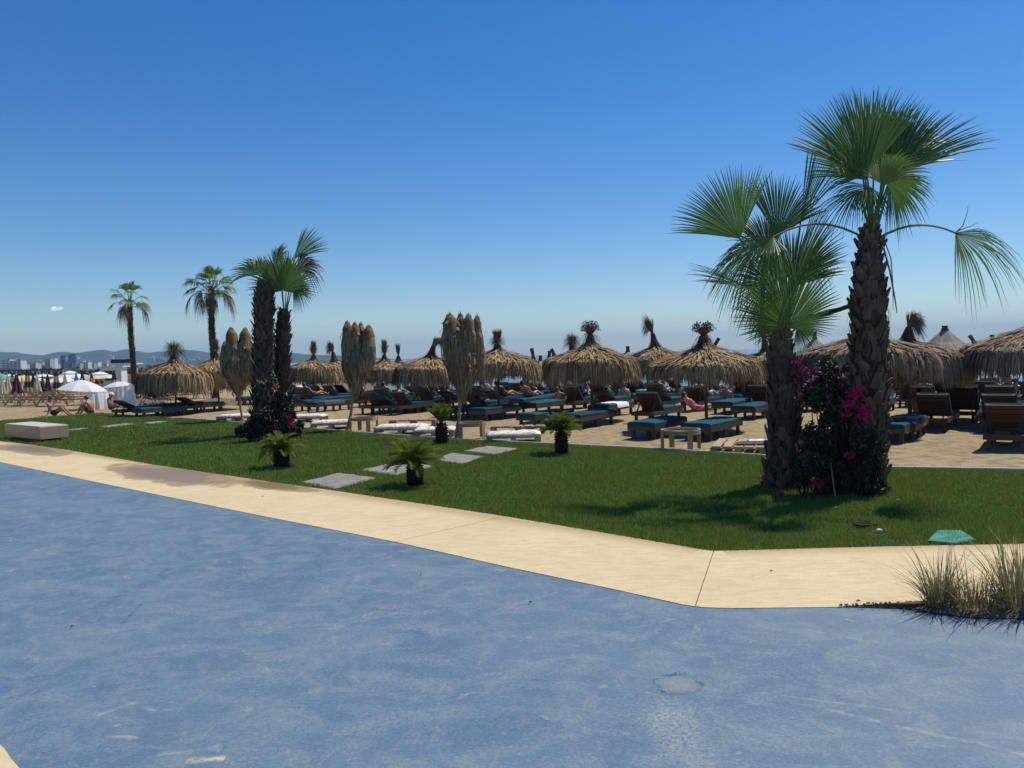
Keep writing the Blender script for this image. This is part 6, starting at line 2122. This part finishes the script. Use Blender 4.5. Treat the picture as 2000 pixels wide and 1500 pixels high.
for i, (px, Y) in enumerate(((1328, 66), (1402, 72), (1255, 80), (1455, 64))):
    p = ptY(px, 720, Y); 
    person('stand', (p.x, p.y, -1.55 - .1 * (i % 2)), (random.uniform(-1, 1), -1, 0), ['swimmer in the sea right of the horsetail topknot parasol', 'swimmer in the sea under the widest parasol', 'farthest swimmer in the sea, beside the tall flower topknot parasol', 'swimmer in the sea left of the short fan palm'][i], 'skin_tan')
# ================================================================== left beach: tents, striped parasols, deck chairs, bar
def gore_canopy(mb, c, R, zr, za, n=8, mats=(0,), sag=.10, drop=0.0, rz=0.0):
    """umbrella cloth of n sagging panels; mats are bands from the top down"""
    rows = 6
    for k in range(n):
        a0, a1 = rz + 2 * PI * k / n, rz + 2 * PI * (k + 1) / n
        for j in range(rows):
            q = []
            for t, am in ((j / rows, 0), ((j + 1) / rows, 0)):
                row = []
                for s in (0, .5, 1):
                    a = a0 + (a1 - a0) * s
                    r = R * t * (1 - (.10 * t if s == .5 else 0))
                    z = za + (zr - za) * (t ** 1.5) - (sag * .12 * t if s == .5 else 0)
                    row.append(Vector((c[0] + math.cos(a) * r, c[1] + math.sin(a) * r, z)))
                q.append(row)
            m = mats[min(int((j + .5) / rows * len(mats)), len(mats) - 1)]
            mb.add([q[0][0], q[0][1], q[0][2], q[1][0], q[1][1], q[1][2]], [(0, 3, 4, 1), (1, 4, 5, 2)], m)

def open_umbrella(px, Y, apex, rim, hw, mats, label, name='beach_umbrella', rz=.2, group='cloth sun umbrellas on the far beach', base=None):
    B = beachY(px, Y)
    th = thing(name, label, 'umbrella', B, 0, group)
    za, zr = ptY(px, apex, Y).z - B.z, ptY(px, rim, Y).z - B.z
    R = hw * Y / FPX
    mb = MB(); gore_canopy(mb, (0, 0), R, zr, za, 8, tuple(range(len(mats))), rz=rz)
    mb.build('canopy', [MAT[m] for m in mats], th)
    mb = MB(); mb.tube([(0, 0, -.1), (0, 0, za + .06)], .022, 6); mb.build('pole', MAT['white_paint'], th)
    for k in range(8):
        a = rz + 2 * PI * k / 8
        mb = MB(); mb.tube([(0, 0, za - .05), (math.cos(a) * R * .97, math.sin(a) * R * .97, zr - .015)], .008, 4, caps=False); mb.build('rib', MAT['white_paint'], th)
    return th

def closed_umbrella(px, Y, top, bot, hw, mats, label, seed):
    B = beachY(px, Y)
    th = thing('closed_umbrella', label, 'umbrella', B, 0, 'furled umbrellas on the far beach')
    zt, zb = ptY(px, top, Y).z - B.z, ptY(px, bot, Y).z - B.z
    R = hw * Y / FPX
    nb = len(mats)
    mb = MB()
    rows = nb * 2
    n = 16
    prev = None
    for j in range(rows + 1):
        t = j / rows
        r0 = R * (.18 + .82 * t ** .9)
        ring = [Vector((math.cos(2 * PI * k / n) * r0 * (1.0 if k % 2 else .62), math.sin(2 * PI * k / n) * r0 * (1.0 if k % 2 else .62), zt + (zb - zt) * t - (.03 if k % 2 else 0) * t)) for k in range(n)]
        if prev:
            mb.add(prev + ring, [(k, n + k, n + (k + 1) % n, (k + 1) % n) for k in range(n)], min((j - 1) // 2, nb - 1))
        prev = ring
    mb.build('folded_cloth', [MAT[m] for m in mats], th)
    mb = MB(); mb.tube([(0, 0, -.1), (0, 0, zt + .12)], .025, 6); mb.build('pole', MAT['white_paint'], th)
    return th
BY = ['navy_cloth', 'yellow_cloth', 'navy_cloth', 'yellow_cloth']
closed_umbrella(53, 50, 722, 768, 9, BY, 'furled navy and yellow umbrella beside the maroon one', 1)
closed_umbrella(109, 50, 723, 770, 9, BY, 'furled navy and yellow umbrella left of the left white tent', 2)
closed_umbrella(31, 46, 732, 768, 11, ['maroon_cloth'], 'furled dark maroon umbrella near the left edge', 3)
closed_umbrella(14, 48, 733, 766, 8, ['cream_cloth'], 'furled cream umbrella left of the maroon one', 4)
closed_umbrella(3, 47, 742, 768, 7, ['cream_cloth'], 'furled cream umbrella at the very left edge', 5)
closed_umbrella(71, 50, 733, 764, 8, ['cream_cloth'], 'furled cream umbrella between the two navy and yellow ones', 6)
closed_umbrella(160, 58, 723, 762, 7, ['navy_cloth', 'navy_cloth', 'yellow_cloth'], 'furled navy umbrella behind the left white tent', 7)
closed_umbrella(222, 58, 723, 760, 8, ['navy_cloth', 'yellow_cloth'], 'furled navy and yellow umbrella between the tents and the slim palm', 8)
closed_umbrella(82, 54, 733, 764, 5, ['grey_cloth'], 'thin furled grey umbrella on the far left beach', 9)
STR = ['yellow_cloth', 'white_cloth', 'sky_cloth', 'white_cloth']
open_umbrella(136, 64, 724, 738, 28, ['cream_cloth', 'white_cloth', 'sky_cloth', 'white_cloth'], 'open yellow, white and blue striped umbrella left of the navy furled one')
open_umbrella(194, 64, 726, 739, 32, ['cream_cloth', 'white_cloth', 'sky_cloth', 'cream_cloth'], 'open striped umbrella right of the navy furled one')
open_umbrella(46, 60, 733, 744, 42, ['cream_cloth'], 'wide cream open umbrella behind the furled maroon one')
open_umbrella(118, 60, 735, 746, 30, ['cream_cloth', 'white_cloth'], 'low cream open umbrella behind the navy and yellow furled one')
open_umbrella(0, 58, 729, 737, 14, ['green_cloth'], 'pale green open umbrella at the left edge')
open_umbrella(588, 50, 751, 768, 30, ['white_cloth'], 'white open sun umbrella low on the sand right of the close palm pair')
open_umbrella(648, 62, 755, 768, 26, ['red_cloth'], 'dark red open umbrella on the far sand behind the middle folded parasol')
open_umbrella(604, 66, 745, 757, 20, ['navy_cloth'], 'navy open umbrella behind the white sun umbrella')
open_umbrella(690, 66, 755, 766, 20, ['teal_cloth'], 'teal open umbrella on the far sand, right of the red one')
open_umbrella(318, 55, 768, 780, 26, ['white_cloth', 'navy_cloth', 'white_cloth'], 'low white and navy umbrella under the leftmost thatched parasol')
open_umbrella(378, 60, 764, 774, 22, ['white_cloth'], 'low white umbrella between the leftmost two thatched parasols')

for i_, (px_, Y_, tp_, ms_, lb_) in enumerate(((23, 54, 728, BY, 'furled navy and yellow umbrella behind the furled cream one'), (42, 52, 738, ['cream_cloth'], 'furled cream umbrella squeezed between the maroon and navy ones'), (92, 54, 731, ['maroon_cloth'], 'second furled maroon umbrella, farther back'), (126, 56, 730, ['cream_cloth'], 'furled cream umbrella right of the navy and yellow one'), (64, 56, 729, ['navy_cloth'], 'furled plain navy umbrella behind the cream ones'), (178, 60, 730, BY, 'furled navy and yellow umbrella behind the left tent top'), (148, 60, 728, ['sky_cloth'], 'furled pale blue umbrella behind the striped open ones'))):
    closed_umbrella(px_, Y_, tp_, tp_ + 34, 7, ms_, lb_, 20 + i_)
open_umbrella(84, 66, 730, 740, 30, ['yellow_cloth', 'white_cloth', 'navy_cloth'], 'open yellow and navy umbrella in the far crowd')
open_umbrella(18, 68, 731, 740, 26, ['white_cloth', 'sky_cloth'], 'open white and pale blue umbrella in the far crowd')
open_umbrella(160, 70, 731, 740, 26, ['cream_cloth', 'sky_cloth'], 'open cream and blue umbrella behind the left tent')

# white tents
def tent(px, pyb, apex, rim_l, rim_r, hwl, hwr, label, seed, sheet, rz):
    B = ground(px, pyb)
    Y = B.y
    th = thing('beach_tent', label, 'tent', B, 0, 'white shade tents on the sand')
    za = ptY(px, apex, Y).z - B.z
    zr = (ptY(px, rim_l, Y).z + ptY(px, rim_r, Y).z) / 2 - B.z
    tl = (ptY(px, rim_r, Y).z - ptY(px, rim_l, Y).z)
    R = (hwl + hwr) / 2 * Y / FPX
    mb = MB(); gore_canopy(mb, (0, 0), R, zr, za, 8, (0,), rz=rz)
    mb.v = [(x, y, z + tl * .5 * x / R) for x, y, z in mb.v]
    mb.build('canopy', MAT['tent_cloth'], th)
    mb = MB()
    n = 46
    a0, a1 = sheet
    vs, fs = [], []
    for i in range(n + 1):
        a = a0 + (a1 - a0) * i / n
        f = 1 + .05 * math.sin(i * 1.7 + seed) + .03 * math.sin(i * .9)
        for j in range(7):
            t = j / 6
            r = R * (.93 + .05 * t) * (1 + (f - 1) * (.3 + t))
            zz = zr + tl * .5 * math.cos(a) * .93
            vs.append((math.cos(a) * r, math.sin(a) * r, zz - .02 + (.015 - zz + .02) * t))
    for i in range(n):
        for j in range(6):
            fs.append((i * 7 + j, i * 7 + j + 1, i * 7 + j + 8, i * 7 + j + 7))
    mb.add(vs, fs)
    mb.build('side_sheet', MAT['tent_cloth'], th, smooth=True)
    mb = MB(); mb.tube([(0, 0, -.1), (0, 0, za + .08)], .022, 6); mb.build('pole', MAT['white_paint'], th)
    for k, a in enumerate((a0 + .1, (a0 + a1) / 2)):
        e = Vector((math.cos(a), math.sin(a), 0))
        mb = MB(); mb.tube([e * R * .95 + Vector((0, 0, zr)), e * R * 1.12], .016, 5); mb.build('guy_strip', MAT['white_paint'], th)
    return th
tent(163, 800, 742, 757, 766, 46, 46, 'white umbrella tent with a hanging side sheet, left of two', 1, (-.9, 1.9), .1)
tent(233, 795, 745, 757, 753, 30, 30, 'white umbrella tent wrapped in a gathered sheet beside the slim palm', 2, (-1.2, 3.0), .3)

# deck chairs with blue and white striped cloth
def mat_stripe():
    m, nt, b = new_mat('striped_canvas')
    tc = nt.nodes.new('ShaderNodeTexCoord')
    w = N(nt, 'ShaderNodeTexWave', Scale=3.2); w.bands_direction = 'X'
    nt.links.new(tc.outputs['Object'], w.inputs['Vector'])
    c = mixc(nt, ramp(nt, w.outputs[0], [(.45, 0), (.55, 1)]).outputs[0], (.70, .71, .70), (.07, .13, .30))
    nt.links.new(c, b.inputs['Base Color']); b.inputs['Roughness'].default_value = .85
    return m
MAT['stripe'] = mat_stripe()
def deck_chair_meshes():
    d = {}
    mb = MB(); mb.strip([Vector((0, -.95, .78)), Vector((0, -.6, .52)), Vector((0, -.25, .33)), Vector((0, .3, .30)), Vector((0, .95, .33))], Vector((1, 0, 0)), [.30] * 5); d['canvas'] = mb.mesh('canvas', MAT['stripe'])
    for s, n in ((-1, 'l'), (1, 'r')):
        mb = MB(); mb.bar((s * .32, -.98, .82), (s * .32, -.2, .30), .035, .05); mb.bar((s * .32, -.25, .32), (s * .32, 1.0, .34), .035, .05)
        d['side' + n] = mb.mesh('side_rail', MAT['wood_pale'])
        mb = MB(); mb.bar((s * .30, -.45, .48), (s * .30, -.75, 0), .035, .035); mb.bar((s * .30, -.1, .32), (s * .30, .05, 0), .035, .035); mb.bar((s * .30, .75, .33), (s * .30, .80, 0), .035, .035)
        d['legs' + n] = mb.mesh('legs', MAT['wood_pale'])
    mb = MB(); mb.bar((-.32, -.98, .82), (.32, -.98, .82), .04, .04); mb.bar((-.32, 1.0, .34), (.32, 1.0, .34), .04, .04); d['cross'] = mb.mesh('crossbar', MAT['wood_pale'])
    return d
DC = deck_chair_meshes()
def make_deck_chair():
    th = thing('deck_chair', '-', 'deck chair', (0, 0, 0), 0, 'striped deck chairs on the far left beach')
    for k, n in (('canvas', 'canvas'), ('sidel', 'side_rail'), ('sider', 'side_rail'), ('legsl', 'leg_frame'), ('legsr', 'leg_frame'), ('cross', 'crossbar')):
        obj(n, DC[k], th)
    return th
dc0 = make_deck_chair()
rd_ = random.Random(5)
first = True
DCP = [(x + rd_.uniform(-5, 5), y) for y, xs in ((792, (8, 36, 66, 96, 128)), (786, (-12, 18, 48, 78, 108, 138)), (780, (6, 34, 62, 90, 118)), (775, (-6, 22, 50, 78, 106, 140)), (771, (4, 30, 56, 82, 112)), (766, (16, 42, 68, 94, 128)), (762, (4, 30, 56, 84, 112, 140)), (790, (300,)), (781, (330, 352)), (778, (388, 402)), (776, (620, 640, 668))) for x in xs]
for i, (px, py) in enumerate(DCP):
    p = ground(px, py)
    o = dc0 if first else copy_tree(dc0); first = False
    o.location = (p.x, p.y, p.z)
    o.rotation_euler = (0, 0, face_rz((.75 + rd_.uniform(-.1, .1), .55, 0)))
    rowname = {792: 'front row', 786: 'second row', 780: 'third row', 775: 'fourth row', 771: 'fifth row', 766: 'sixth row', 762: 'rearmost row'}.get(py, '')
    lab = f'blue and white striped deck chair in the {rowname} on the far left beach' if px < 200 else ('striped deck chair on the sand behind the leftmost thatched parasols' if px < 500 else 'striped deck chair on the far sand right of the white sun umbrella')
    tag(o, lab, None, 'striped deck chairs on the far left beach' if px < 200 else ('striped deck chairs behind the thatched parasols' if px < 500 else 'striped deck chairs by the white sun umbrella'))
for i, (px, py, face, lab, kw) in enumerate(((92, 772, (.8, .5, 0), 'person in black sitting among the striped deck chairs', dict(top='black_cloth')), (128, 762, (-.6, .6, 0), 'bare-chested person sitting behind the left white tent', {}))):
    person('sit_up', ground(px, py) + Vector((0, 0, .35)), face, lab, **kw)
for px, Y, lab, kw in ((188, 66, 'person in red standing by the white kiosk', dict(top='red_cloth')), (196, 67, 'person in maroon standing by the white kiosk door', dict(top='maroon_cloth')), (120, 70, 'person standing under the striped umbrella', {}), (140, 72, 'person in orange standing behind the left white tent', dict(top='yellow_cloth'))):
    person('stand', beachY(px, Y), (.3, -1, 0), lab, **kw)

# kiosk with a navy fascia, beach bar roof
p = beachY(216, 70)
th = thing('kiosk', 'small white beach kiosk with an open hatch behind the white tents', 'kiosk', p, .15)
mb = MB()
for x0, x1, z0, z1 in ((-.9, -.55, 0, 2.1), (.15, .9, 0, 2.1), (-.55, .15, 0, .9), (-.55, .15, 1.8, 2.1)):
    mb.box(((x0 + x1) / 2, 0, (z0 + z1) / 2), (x1 - x0, .1, z1 - z0))
mb.box((-.85, .8, 1.05), (.1, 1.5, 2.1)); mb.box((.85, .8, 1.05), (.1, 1.5, 2.1)); mb.box((0, 1.5, 1.05), (1.6, .1, 2.1))
mb.build('wall', MAT['white_paint'], th)
mb = MB(); mb.box((0, .75, 2.16), (2.2, 2.0, .1)); mb.build('roof', MAT['white_paint'], th)
mb = MB(); mb.box((-.2, -.02, .92), (.8, .3, .05)); mb.build('counter', MAT['wood_pale'], th)
p = beachY(236, 84)
th = thing('beach_bar', 'beach bar with a navy fascia board and buff front beside the slim palm', 'beach bar', p, .1)
mb = MB(); mb.box((0, 0, 2.75), (2.0, .12, .42)); mb.build('fascia', MAT['navy_cloth'], th)
mb = MB(); mb.box((0, 1.5, 2.45), (2.5, 3.2, .12)); mb.build('roof', MAT['white_paint'], th)
mb = MB(); mb.box((0, .3, .6), (2.2, .12, 1.2)); mb.build('counter', MAT['cream_cloth'], th)
for x in (-1.1, 1.1):
    mb = MB(); mb.box((x, .1, 1.2), (.14, .14, 2.4)); mb.build('post', MAT['white_paint'], th)
p = beachY(66, 92)
th = thing('pergola', 'long low dark roofed pergola behind the far left umbrellas', 'pergola', p, .05)
mb = MB(); mb.box((0, 1.5, 2.05), (7.2, 4, .16)); mb.build('roof', MAT['grey_cloth'], th)
for k in range(6):
    mb = MB(); mb.box((-3.4 + k * 1.36, 0, 1.0), (.12, .12, 2.0)); mb.build('post', MAT['white_paint'], th)
# props and earth mounds at the slim palms
for (px, py, tx, ty, lab) in ((279, 786, 267, 718, 'white prop pole leaning on the small crowned slim palm'), (431, 786, 421, 735, 'pale prop pole leaning on the dense crowned slim palm')):
    B = ground(px, py); T = ptY(tx, ty, B.y - .1)
    mb = MB(); mb.tube([B, T], [.035, .03], 6)
    tag(mb.build('prop_pole', MAT['white_paint']), lab, 'prop pole')
def mound(px, py, w, h, label, seed):
    B = ground(px, py)
    mb = MB()
    pr = [(w, -.06), (w * .8, h * .3), (w * .5, h * .7), (w * .2, h * .95), (.001, h)]
    mb.lathe(pr, 22, wob=lambda a, i: 1 + .22 * mnoise.noise((math.cos(a) * 1.6 + seed, math.sin(a) * 1.6, i * .7)))
    rd = random.Random(seed)
    for _ in range(90):
        a = rd.uniform(0, 6.28); r = w * rd.random() ** .6; s = rd.uniform(.03, .09)
        q = Quaternion((rd.gauss(0, 1), rd.gauss(0, 1), rd.gauss(0, 1), rd.gauss(0, 1))).normalized()
        mb.box((math.cos(a) * r, math.sin(a) * r, max(0, h * (1 - r / w)) + .01), (s * 2, s, s * .7), q.to_matrix())
    o = mb.build('earth_mound', MAT['soil']); o.location = B
    tag(o, label, 'earth mound', 'earth mounds at the slim palms')
mound(275, 789, 1.3, .30, 'earth mound at the foot of the small crowned slim palm', 1)
mound(425, 790, 1.9, .34, 'earth mound at the foot of the dense crowned slim palm', 2)
def shrub(px, Y, w, h, label, seed, n=700):
    rd = random.Random(seed)
    B = beachY(px, Y)
    th = thing('shrub', label, 'shrub', B, 0, 'green shrubs behind the beach')
    mb = MB()
    for _ in range(n):
        while True:
            u = Vector((rd.uniform(-1, 1), rd.uniform(-1, 1), rd.uniform(0, 1)))
            if .3 < u.length < 1: break
        c = Vector((u.x * w, u.y * w * .7, u.z * h))
        q = Quaternion((rd.gauss(0, 1), rd.gauss(0, 1), rd.gauss(0, 1), rd.gauss(0, 1))).normalized()
        s = .11 * rd.uniform(.6, 1.3)
        mb.add([c + q @ Vector(v) for v in ((0, -s, 0), (s * .5, 0, .02), (0, s, 0), (-s * .5, 0, .02))], [(0, 1, 2, 3)])
    tag(mb.build('foliage', MAT['leaf_dark'], th), kind='stuff')
    mb = MB()
    for k in range(5):
        mb.tube([(0, 0, 0), (rd.uniform(-.6, .6) * w, rd.uniform(-.4, .4) * w, h * .8)], [.04, .01], 5)
    mb.build('stems', MAT['bark'], th)
shrub(298, 50, 1.0, 1.6, 'dark green shrub behind the leftmost thatched parasol', 3)
shrub(320, 60, 1.3, 1.3, 'second dark shrub behind the leftmost thatched parasol', 4)

# ================================================================== the far town
M_BLD = [simple('render_white', (.62, .61, .58), (.54, .53, .50), .8, .3), simple('render_buff', (.50, .43, .34), (.43, .37, .29), .8, .3), simple('render_pink', (.46, .33, .28), (.40, .28, .24), .8, .3), simple('render_grey', (.36, .37, .38), (.30, .31, .32), .8, .3)]
M_WIN = simple('dark_glass', (.05, .06, .075), (.035, .042, .055), .3, .5)
M_ROOF = simple('flat_roof', (.30, .27, .24), (.24, .22, .20), .9, .4)
def town_block(pxl, pxr, top, Y, mat, label, floors, depth=14.0, balc=False, twin=False):
    """block of flats: walls with set-in windows on the front, slab edges as balconies"""
    c = ptY((pxl + pxr) / 2, 715, Y)
    w = (pxr - pxl) * Y / FPX
    z0 = -.35
    zt = ptY((pxl + pxr) / 2, top, Y).z
    H = zt - z0
    th = thing('apartment_block', label, 'building', (c.x, c.y, z0), 0, 'blocks of flats in the far town')
    mb = MB(); mb.box((0, depth / 2, H / 2), (w, depth, H)); mb.build('wall', M_BLD[mat], th)
    mb = MB(); mb.box((0, depth / 2, H + .25), (w * .96, depth * .96, .5)); mb.box((w * .2, depth * .5, H + 1.3), (w * .25, depth * .3, 2.2)); mb.build('roof', M_ROOF if not twin else M_BLD[mat], th)
    fh = H / floors
    nc = max(2, int(w / 4.5))
    wm = MB(); wm.box((0, 0, 0), (w / nc * .55, .12, fh * .55)); wme = wm.mesh('window', M_WIN)
    for f in range(floors):
        for k in range(nc):
            obj('window', wme, th, Matrix.Translation((-w / 2 + w / nc * (k + .5), -.05, fh * (f + .52))))
    if balc:
        bm_ = MB(); bm_.box((0, -.7, 0), (w * .94, 1.5, .9)); bme = bm_.mesh('balcony', M_BLD[0])
        for f in range(floors):
            obj('balcony', bme, th, Matrix.Translation((0, 0, fh * (f + .10) + .3)))
    return th
town_block(3, 19, 703, 1150, 0, 'white balconied block, leftmost in the far town', 5, balc=True)
town_block(19, 41, 705, 1150, 0, 'wide white balconied hotel block, second from the left', 5, balc=True)
town_block(42, 47, 712, 1180, 1, 'narrow buff block right of the white hotel', 3)
town_block(55, 70, 710, 1200, 1, 'low buff block in the gap right of the white hotel', 4)
town_block(72, 82, 708, 1250, 2, 'pinkish block left of the grey tower', 5)
town_block(84, 88, 707, 1300, 0, 'slim white block left of the grey tower', 6)
town_block(88, 98, 702, 1250, 3, 'tall grey tower block', 8)
town_block(98, 104, 701, 1270, 0, 'slim white tower joined to the grey tower', 8)
town_block(107, 112, 712, 1300, 1, 'small buff block right of the towers', 4)
town_block(114, 119, 708, 1350, 2, 'slim pinkish block left of the blue masts', 5)
town_block(128, 134, 706, 1350, 2, 'pinkish slab between the two sets of blue masts', 6)
town_block(135, 139, 710, 1350, 1, 'buff slab behind the blue masts', 5)
town_block(150, 156, 711, 1500, 2, 'pinkish block right of the blue masts', 4)
town_block(163, 172, 708, 1500, 0, 'white block with a broad front, left of the white spire', 5)
town_block(189, 191, 708, 1500, 0, 'white spire-like tower in the middle of the far town', 6)
town_block(178, 184, 711, 1520, 3, 'grey block left of the white spire', 4)
town_block(202, 209, 710, 1550, 0, 'bright white block between the spire and the slim palm', 4)
town_block(212, 218, 714, 1550, 1, 'low buff block nearest the slim palm', 3)
rt = random.Random(77)
def hill_z(px, D):
    return None
# houses scattered over the slope
hb = MB(); hb.box((0, 0, 3.2), (9, 8, 6.4)); hw_ = hb.mesh('wall', M_BLD[0])
hb2 = MB(); hb2.box((0, 0, 3.2), (12, 8, 6.4)); hw2 = hb2.mesh('wall', M_BLD[1])
hr = MB(); hr.add([(-5, -4.5, 6.4), (5, -4.5, 6.4), (5, 4.5, 6.4), (-5, 4.5, 6.4), (-5, 0, 8.6), (5, 0, 8.6)], [(0, 1, 5, 4), (2, 3, 4, 5), (0, 4, 3), (1, 2, 5)]); hrm = hr.mesh('roof', simple('roof_tile', (.34, .16, .10), (.28, .13, .085), .9, .5))
HW = [o for o in bpy.data.objects if o.name == 'hills'][0]
dg = bpy.context.evaluated_depsgraph_get()
from mathutils.bvhtree import BVHTree
hbvh = BVHTree.FromObject(HW, dg)
cnt = 0
for i in range(400):
    if cnt >= 70: break
    px = rt.choice([rt.uniform(60, 260), rt.uniform(150, 330), rt.uniform(280, 480)])
    py = rt.uniform(698, 719) if px < 300 else rt.uniform(699, 712)
    d = ray(px, py).normalized()
    hit = hbvh.ray_cast(_C, d, 8000)
    if hit[0] is None: continue
    p = hit[0]
    big = rt.random() < .35
    th = thing('house', 'small pale house on the slope of the far wooded hills', 'house', (p.x, p.y, p.z - 2.0), rt.uniform(-.5, .5), 'houses scattered on the far hills')
    s = rt.uniform(.8, 1.7)
    th.scale = (s, s, s * rt.uniform(.9, 1.5))
    obj('wall', hw2 if big else hw_, th)
    if not big: obj('roof', hrm, th)
    cnt += 1
# masts
def mast(px, top, Y, label, w=2.2):
    c = ptY(px, 718, Y)
    zt = ptY(px, top, Y).z + .35
    th = thing('lattice_mast', label, 'mast', (c.x, c.y, -.35), 0, 'blue lattice masts in the far town')
    M_BL = MAT['mast_blue']
    h = w / 2
    for sx in (-1, 1):
        for sy in (-1, 1):
            mb = MB(); mb.box((sx * h, sy * h, zt / 2), (.5, .5, zt)); mb.build('leg', M_BL, th)
    mb = MB()
    k = 0
    z = 1.0
    while z < zt - w:
        s = 1 if k % 2 else -1
        for y in (-h, h):
            mb.bar((-h * s, y, z), (h * s, y, z + w), .28, .28)
        for x in (-h, h):
            mb.bar((x, -h * s, z), (x, h * s, z + w), .28, .28)
        z += w; k += 1
    mb.build('bracing', M_BL, th)
MAT['mast_blue'] = simple('mast_blue', (.03, .08, .20), (.02, .06, .15), .6, 1)
for px, tp, lab in ((121.5, 694, 'blue lattice mast, leftmost of five'), (125.5, 693.5, 'blue lattice mast close right of the leftmost one'), (137, 692, 'blue lattice mast, third from the left'), (140.5, 691, 'blue lattice mast, fourth from the left'), (146, 690.5, 'tallest blue lattice mast, rightmost of five')):
    mast(px, tp, 1000, lab)
# dark trees along the shore road, in front of the town
for i in range(26):
    px = -20 + i * 13 + rt.uniform(-5, 5)
    Y = rt.uniform(170, 300)
    c = ptY(px, 715, Y)
    th = thing('tree', 'dark rounded tree in the line between the far beach and the town', 'tree', (c.x, c.y, -.35), 0, 'tree line behind the far beach')
    mb = MB()
    h = rt.uniform(1.1, 2.2); w = rt.uniform(1.6, 3.2)
    for _ in range(150):
        u = Vector((rt.gauss(0, .5), rt.gauss(0, .5), rt.gauss(0, .45)))
        q = Quaternion((rt.gauss(0, 1), rt.gauss(0, 1), rt.gauss(0, 1), rt.gauss(0, 1))).normalized()
        s = rt.uniform(.25, .5)
        cc = Vector((u.x * w, u.y * w, h * .65 + u.z * h * .6))
        mb.add([cc + q @ Vector(v) for v in ((0, -s, 0), (s * .6, 0, 0), (0, s, 0), (-s * .6, 0, 0))], [(0, 1, 2, 3)])
    tag(mb.build('crown', MAT['leaf_dark'], th), kind='stuff')
    mb = MB(); mb.tube([(0, 0, 0), (.1, 0, h * .6)], [.14, .09], 6); mb.build('trunk', MAT['bark'], th)
# a little cloud low over the hills
cd = MB()
rc = random.Random(4)
for k in range(7):
    u = (rc.uniform(-55, 55), rc.uniform(-20, 20), rc.uniform(-8, 14)); s = rc.uniform(22, 40)
    cd.lathe([(.001, u[2] - s * .6), (s * .7, u[2] - s * .45), (s, u[2]), (s * .72, u[2] + s * .5), (.001, u[2] + s * .7)], 14, c=(u[0], u[1], 0))
cm, cn, cb = new_mat('cloud_vapour')
cb.inputs['Base Color'].default_value = (.9, .88, .88, 1); cb.inputs['Roughness'].default_value = 1.0
ct = cn.nodes.new('ShaderNodeBsdfTransparent'); cx_ = cn.nodes.new('ShaderNodeMixShader'); cx_.inputs[0].default_value = .16
ctl = cn.nodes.new('ShaderNodeBsdfTranslucent'); ctl.inputs['Color'].default_value = (.95, .93, .93, 1)
cad = cn.nodes.new('ShaderNodeAddShader')
cn.links.new(cb.outputs[0], cad.inputs[0]); cn.links.new(ctl.outputs[0], cad.inputs[1])
cn.links.new(ct.outputs[0], cx_.inputs[1]); cn.links.new(cad.outputs[0], cx_.inputs[2])
cn.links.new(cx_.outputs[0], cn.nodes['Material Output'].inputs['Surface'])
o = cd.build('cloud', cm, None, True); o.location = ptY(112, 604, 8950 + 700)
tag(o, 'single small pale cloud low in the sky at the left', 'cloud', kind='structure')

# more bathers in the shaded rows
rp = random.Random(51)
rows_ = [o for k_, o in LOUNGERS.items() if k_[0] == 'b']
rp.shuffle(rows_)
tops = ['black_cloth', 'maroon_cloth', 'navy_cloth', None, None, 'white_cloth', 'teal_cloth', 'red_cloth']
for o in rows_[:34]:
    k_ = rp.choice(['sit_up', 'recline', 'recline'])
    tp = rp.choice(tops)
    person(k_, on_lounger(o, rp.uniform(-.1, .25)), Matrix.Rotation(o.rotation_euler.z, 3, 'Z') @ Vector((0, 1, 0)),
           'bather %s on a lounger in the shaded rows%s' % ('sitting up' if k_ == 'sit_up' else 'lying back', '' if tp is None else ', in a %s top' % tp.split('_')[0]),
           rp.choice(['skin_tan', 'skin_fair']), top=tp, bottom=rp.choice(['black_cloth', 'navy_cloth', 'red_cloth']), long=rp.random() < .4)['group'] = 'bathers in the shaded rows'

# towels left on shaded loungers
tw_n = 0
for o in rows_[34:]:
    if tw_n >= 12: break
    if not o['label'].startswith('flat'): continue
    cname = ('white', 'teal', 'red', 'grey', 'maroon', 'green')[tw_n % 6]
    towel_on(o, cname + '_cloth', 'towel', '%s towel left on a flat lounger in the shaded rows' % cname, rp.uniform(-.6, -.2), rp.uniform(.2, .7), seed=60 + tw_n)
    tw_n += 1
